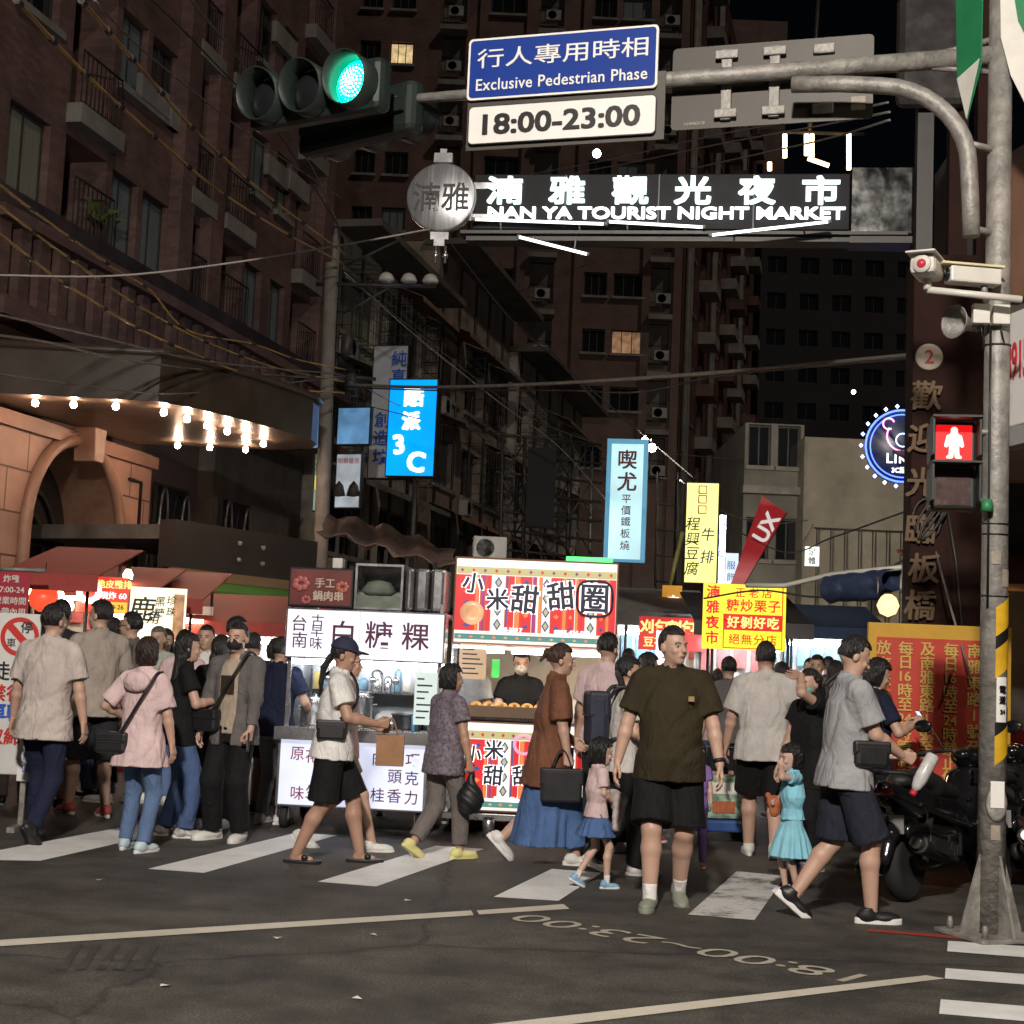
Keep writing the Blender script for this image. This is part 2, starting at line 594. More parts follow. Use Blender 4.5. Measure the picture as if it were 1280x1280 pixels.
HANDS = {'relax': _hand((.28, .42, .3)), 'grip': _hand((1.0, 1.35, .9), 0, 1.0), 'flat': _hand((.08, .12, .08), .5, .2), 'hold': _hand((.55, .8, .5), 0, .7)}

SKIN = {
    'fair': mat('skin_fair', (.56, .37, .29), .5, var=.06, vscale=14, bump=.05, bscale=300, sss=.08),
    'mid': mat('skin_mid', (.50, .315, .235), .5, var=.06, vscale=14, bump=.05, bscale=300, sss=.08),
    'tan': mat('skin_tan', (.41, .24, .17), .5, var=.06, vscale=14, bump=.05, bscale=300, sss=.08)}
M_hair = mat('hair_black', (.010, .008, .008), .38, var=.3, vscale=30, bump=.8, bscale=120, stretch=(1, 1, .12))
M_hair_br = mat('hair_brown', (.045, .022, .014), .4, var=.3, vscale=30, bump=.8, bscale=120, stretch=(1, 1, .12))
M_hair_gr = mat('hair_grey', (.12, .115, .11), .5, var=.3, vscale=30, bump=.8, bscale=120, stretch=(1, 1, .12))
M_eye = mat('eye_dark', (.012, .009, .008), .15, var=0)
M_eyew = mat('eye_white', (.42, .39, .36), .3, var=0)
M_lip = mat('lips', (.36, .17, .135), .45, var=0)
M_sole = mat('sole_white', (.72, .71, .68), .6, var=.1)
def cloth(name, col, rough=.85, var=.18):
    m = mat('cloth_' + name, col, rough, var=var, vscale=7, bump=.22, bscale=11, spec=.2)
    N, L = m.node_tree.nodes, m.node_tree.links
    if not m.get('creased'):
        m['creased'] = 1
        b1 = [n for n in N if n.type == 'BUMP'][0]
        tc = [n for n in N if n.type == 'TEX_COORD'][0]
        mp = N.new('ShaderNodeMapping'); mp.inputs['Scale'].default_value = (1, 1, .45); mp.inputs['Rotation'].default_value = (.5, .3, .2)
        w = N.new('ShaderNodeTexNoise'); w.inputs['Scale'].default_value = 10; w.inputs['Detail'].default_value = 3; w.inputs['Distortion'].default_value = 1.6
        r = N.new('ShaderNodeMapRange'); r.inputs['From Min'].default_value = .38; r.inputs['From Max'].default_value = .62; r.interpolation_type = 'SMOOTHSTEP'
        b2 = N.new('ShaderNodeBump'); b2.inputs['Strength'].default_value = .42; b2.inputs['Distance'].default_value = .015
        L.new(tc.outputs['Object'], mp.inputs[0]); L.new(mp.outputs[0], w.inputs['Vector']); L.new(w.outputs[0], r.inputs[0]); L.new(r.outputs[0], b2.inputs['Height'])
        L.new(b1.outputs[0], b2.inputs['Normal']); L.new(b2.outputs[0], [n for n in N if n.type == 'BSDF_PRINCIPLED'][0].inputs['Normal'])
    return m

def person(name, label, loc, yaw, H, sp, group='pedestrians at the crossing', fine=True):
    """sp: dict of pose and clothes. Body frame: facing +Y, right hand +X, base height 1.70."""
    S = H / 1.70
    child = sp.get('child', 0)
    g = sp.get('girth', 1.0)
    fem = sp.get('fem', 0)
    seed = sp.get('seed', abs(hash(name)) % 100)
    h_b, h_c = (.0072, .0085) if fine else (.011, .013)
    root = thing(name, label, 'person', loc, yaw, group)
    hipz = (.90 if not child else .82) - sp.get('drop', .0)
    shz = (1.405 if not child else 1.27) - sp.get('drop', 0)
    nkz = shz + .05
    hdz = shz + (.183 if not child else .185)
    hs = 1.0 if not child else 1.25
    shw = (.185 if not fem else .160) * (.5 + .5 * g) if not child else .135
    hpw = .092 * (.6 + .4 * g) if not child else .075
    gl = g if not child else .82
    lean, side, twist = sp.get('lean', .03), sp.get('side', 0), sp.get('twist', 0)
    Qp = rotm('Z', sp.get('pelvis', 0))
    Qc = rotm('Z', twist) @ rotm('X', -lean) @ rotm('Y', side)
    l1, l2 = (.425, .405) if not child else (.375, .375)
    feet = sp.get('feet', {1: (.10, .02, 0, .12), -1: (-.10, 0, 0, -.12)})
    for s in (-1, 1):
        hx = feet[s][0] - s * hpw; hy = feet[s][1]; lz = .075 + (feet[s][2] if len(feet[s]) > 2 else 0)
        hipz = min(hipz, lz + .018 + math.sqrt(max(.01, ((l1 + l2) * .995) ** 2 - hx * hx - hy * hy)))
    dz_ = hipz - (.90 if not child else .82)
    shz += dz_; nkz += dz_; hdz += dz_
    P0 = np.array([0, 0, hipz])
    up = lambda v: P0 + Qc @ np.array(v, float)          # point fixed to the chest, given from the pelvis
    sh = {s: up((s * shw, -.005, shz - hipz - .02)) for s in (-1, 1)}
    hip = {s: P0 + Qp @ np.array([s * hpw, 0, -.02]) for s in (-1, 1)}
    nk0, nk1 = up((0, -.01, nkz - hipz - .04)), up((0, .012, nkz - hipz + .07))
    Qh = Qc @ rotm('Z', sp.get('hyaw', 0)) @ rotm('X', -sp.get('hpitch', 0)) @ rotm('Y', sp.get('hroll', 0))
    hc = up((0, .015, hdz - hipz))
    hp = lambda v: hc + Qh @ (np.array(v, float) * hs)
    # feet and hands
    ank, kne, toeQ = {}, {}, {}
    for s in (-1, 1):
        fx, fy, lift, ty = (list(feet[s]) + [0, 0])[:4]
        pitch = feet[s][4] if len(feet[s]) > 4 else 0      # >0: heel raised
        a = np.array([fx, fy, .075 + lift])
        kp = np.array([.10 * s + math.sin(ty) * -.3, 1.0, .1])
        kne[s], ank[s] = ik(hip[s], a, l1, l2, kp)
        toeQ[s] = rotm('Z', -ty) @ rotm('X', -pitch)
    hands = sp.get('hands', {})
    elb, wri, hq, ht = {}, {}, {}, {}
    a1, a2 = (.285, .245) if not child else (.22, .20)
    for s in (-1, 1):
        hd = hands.get(s, ((.27 * (.8 + .2 * g) if not child else .19) * s, .06, hipz - .045 if not child else hipz - .0))
        pole = sp.get('poles', {}).get(s, (s * .6, -1, -.2))
        elb[s], wri[s] = ik(sh[s], hd[:3], a1, a2, pole)
        ht[s] = hd[3] if len(hd) > 3 else 'relax'
        dr = wri[s] - elb[s]; dr /= np.linalg.norm(dr)
        if len(hd) > 5: dr = np.array(hd[5], float); dr /= np.linalg.norm(dr)
        th = np.array(hd[4], float) if len(hd) > 4 and hd[4] is not None else (np.array([0, 1.0, .15]) if abs(dr[2]) > .6 else np.array([-s * .3, 0, 1.0]))
        th = th - dr * (th @ dr); th /= np.linalg.norm(th)
        hq[s] = (th, dr)
    pts = list(kne.values()) + list(ank.values()) + list(elb.values()) + list(wri.values()) + [hc, P0] + list(sh.values())
    lo = np.min(pts, 0) - .17; hi = np.max(pts, 0) + .19
    lo[2] = -.02
    # ------------------------------------------------ body: one continuous surface
    f = Field(lo, hi, h_b)
    k = .022
    tp = .85 if sp.get('top') else 1.0
    f.loft(P0, Qp, [(-.11, .12 * gl, .09 * gl), (0, .155 * gl, .11 * gl), (.10, .14 * gl, .098 * gl)], k)
    T = shz - hipz
    f.loft(P0, Qc, [(.0, .15 * gl * tp, .105 * gl * tp), (.22 * T, .135 * gl * tp, .095 * gl * tp), (.55 * T, .150 * g * tp, .105 * g * tp), (.8 * T, shw * .88 * tp, .10 * tp * tp), (.97 * T, shw * .70 * tp, .062), (1.05 * T, .05, .045)], k)
    f.cone(nk0, nk1, .058 * (hs if child else 1) * (.9 if fem or child else 1), .052 * (1 if child else 1) * (.88 if fem else 1), .03)
    bk = (sp.get('bottom') or {}).get('kind', '')
    lt = .70 if bk == 'trousers' else 1.0
    tt = .74 if bk == 'trousers' else .93
    for s in (-1, 1):
        f.cone(hip[s], kne[s], .083 * gl * tt, .054 * gl * lt, .03 * lt)
        cal = kne[s] + (ank[s] - kne[s]) * .30 + toeQ[s] @ np.array([0, -.012 * lt * lt, 0])
        f.cone(kne[s], cal, .050 * gl * lt, .054 * gl * lt, .02); f.cone(cal, ank[s], .053 * gl * lt, .035 * gl, .02)
        q = toeQ[s]
        f.cone(ank[s] + q @ np.array([0, -.02, -.035]), ank[s] + q @ np.array([0, .105, -.048]), .032, .024, .015)
        f.cone(sh[s] + (nk0 - sh[s]) * .08 * (tp < 1) , elb[s], .052 * tp * (.5 + .5 * gl), .040 * (.5 + .5 * gl), .03)
        mid = elb[s] + (wri[s] - elb[s]) * .28
        f.cone(elb[s], mid, .038 * (.5 + .5 * gl), .041 * (.5 + .5 * gl), .015); f.cone(mid, wri[s], .041 * (.5 + .5 * gl), .026 * (.6 + .4 * gl), .015)
    f.ell(hp((0, -.012, .02)), np.array((.074, .094, .098)) * hs, .02, rot=Qh)
    f.ell(hp((0, .030, -.050)), np.array((.056 if not fem else .052, .060, .062)) * hs, .03, rot=Qh)
    f.ell(hp((0, .062, -.092)), np.array((.024, .022, .018)) * hs, .02, rot=Qh)
    f.cone(hp((0, .082, .008)), hp((0, .104, -.026)), .009 * hs, .0135 * hs, .012)
    f.cone(hp((.030, .078, .018)), hp((-.030, .078, .018)), .012 * hs, .012 * hs, .012)
    for s in (-1, 1):
        f.cone(nk0 + (nk1 - nk0) * .25, sh[s] + (nk0 - sh[s]) * .30, .040, .030 * tp, .022)
        f.ell(hp((s * .031, .092, .000)), np.array((.016, .012, .010)) * hs, .010, 'sub', rot=Qh)
        f.ell(hp((s * .037, .066, -.028)), np.array((.022, .018, .020)) * hs, .012, rot=Qh)
        f.ell(hp((s * .075, -.012, -.012)), np.array((.012, .021, .031)) * hs, .008, rot=Qh)
    f.ell(hp((0, .088, -.058)), np.array((.022, .011, .011)) * hs, .010, rot=Qh)
    V, Q4 = f.mesh()
    Vs, Fs, n = [V], [Q4], len(V)
    for s in (-1, 1):
        hv, hf = HANDS[ht[s]]
        th, dr = hq[s]
        zz = np.cross(th, dr) * (1 if s < 0 else -1)
        M_ = np.stack([th, dr, zz], 1)
        sc = .94 if not child else .72
        v = (hv * sc) @ M_.T + wri[s]
        Vs.append(v); Fs.append((hf if s < 0 else hf[:, ::-1]) + n); n += len(v)
    V = np.concatenate(Vs) * S; Q4 = np.concatenate(Fs)
    link('body', np_mesh('body', V, Q4), SKIN[sp.get('skin', 'mid')], root)
    # ------------------------------------------------ face details
    def ball(mb, c, r, n=10):
        c = np.array(c) * S; r = np.array(r) * S * hs
        M4 = Matrix.Translation(Vector(c)) @ Matrix(Qh.tolist()).to_4x4() @ Matrix.Diagonal((r[0], r[1], r[2], 1))
        mb.lathe([(math.sin(math.pi * i / 6) if 0 < i < 6 else 0.0, -math.cos(math.pi * i / 6)) for i in range(7)], n, M4)
    if not sp.get('nofaceparts'):
        for s in (-1, 1):
            w_ = MB(); ball(w_, hp((s * .031, .080, .001)), (.0125, .007, .0042))
            e = MB(); ball(e, hp((s * .031, .0845, .001)), (.0058, .004, .0045))
            part('iris', e, M_eye, part('eye', w_, M_eyew, root))
            b_ = MB()
            b_.tube([Vector(hp((s * .015, .0925, .020)) * S), Vector(hp((s * .032, .0905, .025)) * S), Vector(hp((s * .048, .076, .019)) * S)], .0028 * S * hs, 6)
            part('eyebrow', b_, M_hair if sp.get('hairmat') is None else sp['hairmat'], root)
        if not sp.get('mask'):
            l_ = MB(); ball(l_, hp((0, .0965, -.058)), (.021, .0055, .0065)); part('lips', l_, M_lip, root)
    # ------------------------------------------------ hair
    hair = sp.get('hair', 'short')
    hm = sp.get('hairmat') or M_hair
    hw = .175 * hs
    f = Field(hc - np.array([.19, .22, .50 if hair in ('pony', 'long') else .26]), hc + np.array([.19, .19, .19]), h_b * .8)
    front = {'short': (.052, .045), 'bob': (.045, .048), 'long': (.045, .048), 'pony': (.040, .050), 'cap': (.05, .045), 'kid': (.035, .052), 'up': (.048, .045)}[hair]
    low = {'short': -.055, 'bob': -.115, 'long': -.10, 'pony': -.055, 'cap': -.055, 'kid': -.105, 'up': -.05}[hair]
    big = {'short': .006, 'bob': .018, 'long': .013, 'pony': .008, 'cap': .004, 'kid': .016, 'up': .010}[hair]
    side = {'short': .020, 'bob': .062, 'long': .05, 'pony': .030, 'cap': .02, 'kid': .055, 'up': .03}[hair]
    def cut(px, py, pz):
        # px.. in head axes; keep hair off the face, above the nape and behind the temples
        face = np.minimum(py - front[1] * hs + np.clip(-pz, 0, 1) * .25, (front[0] * hs - pz)) if hair != 'x' else 0
        face = np.minimum(np.minimum((py - (front[1] - .02) * hs), front[0] * hs - pz), 1)
        temple = np.minimum(np.minimum(py - side * hs * .45, .012 * hs - pz), 1)
        nape = (low * hs - pz)
        fr = np.maximum(face, temple)
        return np.maximum(nape, fr)
    R0 = np.array((.078 + big * .75, .098 + big, .104 + big)) * hs
    def hfn(x, y, z):
        px, py, pz = x - hh[0], y - hh[1], z - hh[2]
        px, py, pz = (Qh[0, 0] * px + Qh[1, 0] * py + Qh[2, 0] * pz, Qh[0, 1] * px + Qh[1, 1] * py + Qh[2, 1] * pz, Qh[0, 2] * px + Qh[1, 2] * py + Qh[2, 2] * pz)
        zc = np.where(pz < 0, pz * (.55 if hair in ('bob', 'long', 'kid') else .95), pz)
        kk = np.sqrt((px / R0[0]) ** 2 + (py / R0[1]) ** 2 + (zc / R0[2]) ** 2)
        d = (kk - 1) * .09 * hs
        an = np.arctan2(px, py)
        d = d + .0030 * np.sin(an * 5 + pz * 18 + seed) * np.sin(pz * 31 + an * 3 + 2 * seed) + .0012 * np.sin(an * 23 + pz * 20 + 2 * seed) + .0014 * np.sin(px * 150 + py * 90 + pz * 110 + seed)
        return np.maximum(d, cut(px, py, pz))
    hh = hp((0, -.012, .022))
    f.op(hh - .2 * hs, hh + .17 * hs, hfn, .004)
    if hair == 'pony':
        tl = sp.get('tail', [(.0, -.115, .02), (.03, -.15, -.10), (.05, -.12, -.26), (.05, -.10, -.36)])
        for i in range(len(tl) - 1):
            f.cone(hp(tl[i]), hp(tl[i + 1]), .030 - .005 * i, .026 - .006 * i, .01)
    if hair == 'long':
        for s in (-1, 0, 1):
            f.cone(hp((s * .05, -.06, -.08)), hp((s * .06, -.085, -.27)), .045, .034, .02)
    if hair == 'up':
        f.ell(hp((0, -.115, .035)), (.042, .040, .042), .012)
        f.cone(hp((0.01, -.13, .04)), hp((.02, -.165, -.03)), .022, .012, .01)
    V, Q4 = f.mesh()
    if len(V): link('hair', np_mesh('hair', V * S, Q4), hm, root)
    # ------------------------------------------------ top
    top = sp.get('top')
    if top:
        col, ln, slv = top['mat'], top.get('len', .10), top.get('sleeve', .62)
        lo_ = top.get('loose', 1.0)
        f = Field(lo, hi, h_c)
        w = 1.0 + .065 * lo_
        be = top.get('belly', 0)
        tabl = [(-ln, .176 * gl * w + .007 * lo_, .136 * gl * w + .010 + be * .4, be * .4), (.0, .176 * gl * w, .134 * gl * w + be * .8, be * .8), (.22 * T, .152 * gl * w, .112 * gl * w + be, be), (.5 * T, .160 * g * w, .118 * g * w + be * .3, be * .4),
                (.78 * T, shw * .93, .118 * (.5 + .5 * g)), (.90 * T, shw * .82, .095), (.98 * T, shw * .62, .078), (1.06 * T, .075 * (1 if not child else .95), .066)]
        wv = None
        if ln > .2 or top.get('flare'):
            wv = lambda an, z: .035 * np.sin(an * 9 + seed) * np.clip((.15 - z) / .35, 0, 1)
        if top.get('flare'):
            tabl[0] = (-ln, .172 * gl * w + top['flare'], .128 * gl * w + top['flare'])
        f.loft(P0, Qc, tabl, .02, wave=wv)
        for s in (-1, 1):
            tot = slv
            a = sh[s]
            ra = .064 * (.4 + .6 * gl) * (1 + .05 * lo_)
            f.cone(nk0 + (nk1 - nk0) * .15 - Qc @ np.array([0, .008, 0]), a + (nk0 - a) * .12, .056, .052 * (.5 + .5 * gl), .03)
            if tot <= 1:
                b = sh[s] + (elb[s] - sh[s]) * tot
                a = a + (b - a) * .14 + (nk0 - a) * .06
                f.cone(a, b, ra, ra * (1.03 + .09 * lo_), .04, flat=(0, 1))
            else:
                b = elb[s] + (wri[s] - elb[s]) * (tot - 1)
                a = a + (elb[s] - a) * .08 + (nk0 - a) * .05
                f.cone(a, elb[s], ra, ra * .86, .045); f.cone(elb[s], b, ra * .82, ra * .62, .02, flat=(0, 1))
        f.noise(foldfn(seed, top.get('fold', .010)))
        f.cone(nk0 + (nk1 - nk0) * .22, nk0 + (nk1 - nk0) * .46, .082, .070, .004)
        f.cone(nk0 + (nk1 - nk0) * .35, nk1 + (nk1 - nk0) * .5, .060 * (1 if not fem else .93), .078, .004, 'sub')
        if top.get('open'):
            # jacket hanging open: a wedge out of the front
            fr = up((0, .12, .5 * T))
            def wedge(x, y, z):
                px, py, pz = x - P0[0], y - P0[1], z - P0[2]
                lx = Qc[0, 0] * px + Qc[1, 0] * py + Qc[2, 0] * pz
                ly = Qc[0, 1] * px + Qc[1, 1] * py + Qc[2, 1] * pz
                lz = Qc[0, 2] * px + Qc[1, 2] * py + Qc[2, 2] * pz
                return np.maximum(np.abs(lx) - .045 - .035 * np.sin(lz * 3.0 + .6), .045 - ly)
            f.op(P0 - .25, P0 + np.array([.25, .3, .8]), wedge, .008, 'sub')
        V, Q4 = f.mesh()
        link(top.get('name', 'shirt'), np_mesh('shirt', V * S, Q4), col, root)
    under = sp.get('under')
    if under:
        f = Field(lo, hi, h_c)
        f.loft(P0, Qc, [(-.06, .163 * gl, .122 * gl), (.22 * T, .147 * gl, .109 * gl), (.5 * T, .158 * g, .119 * g), (.78 * T, shw * .9, .114), (.93 * T, shw * .72, .088), (1.03 * T, .074, .066)], .02)
        f.noise(foldfn(seed + 5, .004))
        f.cone(nk0 + (nk1 - nk0) * .35, nk1 + (nk1 - nk0) * .5, .060, .078, .006, 'sub')
        V, Q4 = f.mesh(); link('undershirt', np_mesh('undershirt', V * S, Q4), under, root)
    # ------------------------------------------------ trousers, shorts or skirt
    bot = sp.get('bottom')
    if bot:
        f = Field(lo, hi, h_c)
        kd = bot['kind']; m_ = bot['mat']
        ww = bot.get('wide', 1.0)
        if kd in ('shorts', 'trousers'):
            f.loft(P0, Qp, [(-.13, .158 * gl, .116 * gl), (-.02, .160 * gl, .118 * gl), (.07, .132 * gl, .098 * gl)], .02)
            for s in (-1, 1):
                if kd == 'shorts':
                    e_ = hip[s] + (kne[s] - hip[s]) * bot.get('len', .82)
                    f.cone(hip[s], e_, .093 * gl, .090 * gl * ww, .03, flat=(0, 1))
                else:
                    f.cone(hip[s], kne[s], .092 * gl, .068 * gl * ww, .03)
                    e_ = ank[s] + (kne[s] - ank[s]) * bot.get('cuff', .02)
                    f.cone(kne[s], e_, .068 * gl * ww, .056 * gl * ww, .02, flat=(0, 1))
        else:
            L_ = bot.get('len', .55); fl = bot.get('flare', .10)
            off = bot.get('sway', 0.0)
            nw = bot.get('pleats', 9)
            amp = bot.get('amp', .05)
            wv = lambda an, z: amp * np.sin(an * nw + 3 * np.sin(an * 2 + seed)) * np.clip((.02 - z) / L_, 0, 1)
            tb = [(-L_, .165 * gl + fl, .125 * gl + fl * 1.0, off), (-L_ * .5, .168 * gl + fl * .5, .128 * gl + fl * .5, off * .35), (-.05, .158 * gl, .116 * gl), (.06, .128 * gl, .096 * gl)]
            f.loft(P0, Qp, tb, .02, pw=2.0, wave=wv)
            for s in (-1, 1):
                hz = P0[2] - L_
                if kne[s][2] > hz:
                    f.cone(hip[s], kne[s], .088 * gl, .080 * gl, .05)
                    if hz > ank[s][2]:
                        t_ = (kne[s][2] - hz) / (kne[s][2] - ank[s][2] + 1e-6)
                        f.cone(kne[s], kne[s] + (ank[s] - kne[s]) * t_, .080 * gl, .085 * gl, .05, flat=(0, 1))
                else:
                    t_ = (hip[s][2] - hz) / (hip[s][2] - kne[s][2] + 1e-6)
                    f.cone(hip[s], hip[s] + (kne[s] - hip[s]) * t_, .09 * gl, .098 * gl, .05, flat=(0, 1))
        f.noise(foldfn(seed + 9, bot.get('fold', .009), 13, 6))
        V, Q4 = f.mesh()
        link(bot.get('name', {'shorts': 'shorts', 'trousers': 'trousers'}.get(kd, 'skirt')), np_mesh('bottom', V * S, Q4), m_, root)
    # ------------------------------------------------ socks and shoes
    shoe = sp.get('shoes')
    if shoe:
        for s in (-1, 1):
            q = toeQ[s]; a = ank[s]
            pt = lambda v: a + q @ np.array(v, float)
            cs = .78 if child else 1.0
            if shoe.get('sock'):
                f = Field(a - .18, a + .2, h_b)
                top_ = a + (kne[s] - a) * shoe.get('sockh', .28)
                f.cone(a + (a - top_) * .1, top_, .038 * (.4 + .6 * gl), .042 * (.3 + .7 * gl), .01, flat=(0, 1))
                V, Q4 = f.mesh(); link('sock', np_mesh('sock', V * S, Q4), shoe['sock'], root)
            f = Field(a - .24, a + .26, h_b * .85)
            up_h = 0 if shoe['kind'] != 'sandal' else -.012
            if shoe['kind'] == 'sandal':
                f.cone(pt((.03 * cs, .065, -.030)), pt((-.03 * cs, .065, -.030)), .026, .026, .01)
            else:
                f.ell(pt((0, -.025 * cs, -.030)), np.array((.043, .066, .050)) * cs, .02, rot=q)
                f.ell(pt((0, .085 * cs, -.043)), np.array((.050, .098, .038)) * cs, .03, rot=q)
                f.cone(pt((0, -.02, -.02)), pt((0, -.025, .018)), .046 * cs, .044 * cs, .015, flat=(0, 1))
            f.cone(pt((0, -.3, -.12)), pt((0, .3, -.12)), .051, .051, .004, 'sub')
            V, Q4 = f.mesh(); so = link('shoe', np_mesh('shoe', V * S, Q4), shoe['mat'], root)
            f = Field(a - .24, a + .26, h_b * .85)
            def sole(x, y, z):
                px, py, pz = x - a[0], y - a[1], z - a[2]
                lx = q[0, 0] * px + q[1, 0] * py + q[2, 0] * pz; ly = q[0, 1] * px + q[1, 1] * py + q[2, 1] * pz; lz = q[0, 2] * px + q[1, 2] * py + q[2, 2] * pz
                ly = (ly - .045 * cs) / cs; lx = lx / cs
                ww = .043 + .010 * np.clip(ly / .09, -1, 1)
                d = ((np.abs(lx / ww) ** 2.4 + np.abs(ly / .146) ** 2.8) ** (1 / 2.6) - 1) * .045
                return np.maximum(d, np.abs(lz + .062) - shoe.get('thick', .013))
            f.op(a - .2, a + .2, sole, .004)
            V, Q4 = f.mesh(); link('sole', np_mesh('sole', V * S, Q4), shoe.get('sole', M_sole), so)
    # ------------------------------------------------ face mask, cap
    if sp.get('mask'):
        f = Field(hp((0, .04, -.06)) - .13, hp((0, .04, -.06)) + .13, h_b * .7)
        f.ell(hp((0, .048, -.052)), np.array((.062, .062, .052)) * hs, .01, rot=Qh, cut=lambda x, y, z: np.maximum(-y - .035 * hs, z - .047 * hs))
        f.cone(hp((0, .09, -.015)), hp((0, .10, -.05)), .014 * hs, .018 * hs, .02)
        V, Q4 = f.mesh(); mk = link('face_mask', np_mesh('face_mask', V * S, Q4), sp['mask'], root)
        t_ = MB()
        for s in (-1, 1):
            t_.tube([Vector(hp((s * .058, .045, -.03)) * S), Vector(hp((s * .083, -.012, .0)) * S), Vector(hp((s * .083, -.025, -.02)) * S), Vector(hp((s * .058, .045, -.08)) * S)], .0022 * S, 5)
        part('ear_loop', t_, sp['mask'], mk)
    if sp.get('cap'):
        f = Field(hh - .2, hh + .26, h_b * .8)
        f.ell(hp((0, -.012, .03)), np.array((.094, .113, .115)) * hs, .008, rot=Qh, cut=lambda x, y, z: .012 - z)
        f.ell(hp((0, .10, .045)), np.array((.075, .085, .012)) * hs, .008, rot=Qh)
        V, Q4 = f.mesh(); link('cap', np_mesh('cap', V * S, Q4), sp['cap'], root)
    if sp.get('glasses'):
        gls = MB()
        for s in (-1, 1):
            ring = [Vector(hp((s * .032 + .021 * math.cos(t), .097, .0 + .017 * math.sin(t))) * S) for t in np.linspace(0, 2 * math.pi, 13)]
            gls.tube(ring, .0022 * S, 5)
            gls.tube([Vector(hp((s * .053, .095, .004)) * S), Vector(hp((s * .08, -.01, .0)) * S)], .002 * S, 5)
        part('glasses', gls, M_eye, root)
    J = dict(sh=sh, elb=elb, wri=wri, hip=hip, kne=kne, ank=ank, P0=P0, Qc=Qc, hc=hc, Qh=Qh, hq=hq, up=up, hp=hp, S=S, T=T, gl=gl, g=g, shw=shw, root=root)
    return root, J
def world_of(root, p):
    """a point of the body frame (already scaled) in the world"""
    return Matrix.Translation(root.location) @ root.rotation_euler.to_matrix().to_4x4() @ Vector(p)
# ================================================================ GROUND AND MARKINGS
def asphalt():
    m, nt, b = _new('asphalt')
    N, L = nt.nodes, nt.links
    tc = N.new('ShaderNodeTexCoord')
    def noise(sc, det, rough=.6):
        n = N.new('ShaderNodeTexNoise'); n.inputs['Scale'].default_value = sc; n.inputs['Detail'].default_value = det; n.inputs['Roughness'].default_value = rough
        L.new(tc.outputs['Object'], n.inputs['Vector']); return n
    big, fine, grit = noise(.45, 5), noise(2.6, 9, .7), noise(70, 4, .75)
    rp = N.new('ShaderNodeValToRGB')
    rp.color_ramp.elements[0].position = .30; rp.color_ramp.elements[1].position = .72
    rp.color_ramp.elements[0].color = (.038, .037, .036, 1); rp.color_ramp.elements[1].color = (.098, .092, .084, 1)
    L.new(big.outputs[0], rp.inputs[0])
    r2 = N.new('ShaderNodeValToRGB')
    r2.color_ramp.elements[0].position = .36; r2.color_ramp.elements[1].position = .66
    r2.color_ramp.elements[0].color = (.50, .50, .50, 1); r2.color_ramp.elements[1].color = (1.35, 1.34, 1.3, 1)
    L.new(fine.outputs[0], r2.inputs[0])
    r3 = N.new('ShaderNodeValToRGB')
    r3.color_ramp.elements[0].position = .40; r3.color_ramp.elements[1].position = .64
    r3.color_ramp.elements[0].color = (.55, .55, .55, 1); r3.color_ramp.elements[1].color = (1.75, 1.68, 1.52, 1)
    L.new(grit.outputs[0], r3.inputs[0])
    def mul(a, c):
        x = N.new('ShaderNodeMix'); x.data_type = 'RGBA'; x.blend_type = 'MULTIPLY'; x.inputs[0].default_value = 1
        L.new(a, x.inputs[6]); L.new(c, x.inputs[7]); return x.outputs[2]
    col = mul(mul(rp.outputs[0], r2.outputs[0]), r3.outputs[0])
    # tar-sealed cracks
    vo = N.new('ShaderNodeTexVoronoi'); vo.feature = 'DISTANCE_TO_EDGE'; vo.inputs['Scale'].default_value = .28
    wv = N.new('ShaderNodeMix'); wv.data_type = 'RGBA'; wv.inputs[0].default_value = .25
    L.new(tc.outputs['Object'], wv.inputs[6]); L.new(fine.outputs['Color'], wv.inputs[7]); L.new(wv.outputs[2], vo.inputs['Vector'])
    cr = N.new('ShaderNodeMapRange'); cr.inputs['From Max'].default_value = .006; cr.inputs['To Min'].default_value = .45; cr.inputs['To Max'].default_value = 1.0
    L.new(vo.outputs['Distance'], cr.inputs[0])
    col = mul(col, cr.outputs[0])
    L.new(col, b.inputs['Base Color'])
    mr = N.new('ShaderNodeMapRange'); mr.inputs['To Min'].default_value = .48; mr.inputs['To Max'].default_value = .92
    L.new(fine.outputs[0], mr.inputs[0]); L.new(mr.outputs[0], b.inputs['Roughness'])
    bp = N.new('ShaderNodeBump'); bp.inputs['Strength'].default_value = .8; bp.inputs['Distance'].default_value = .012
    L.new(grit.outputs[0], bp.inputs['Height']); L.new(bp.outputs[0], b.inputs['Normal'])
    return m
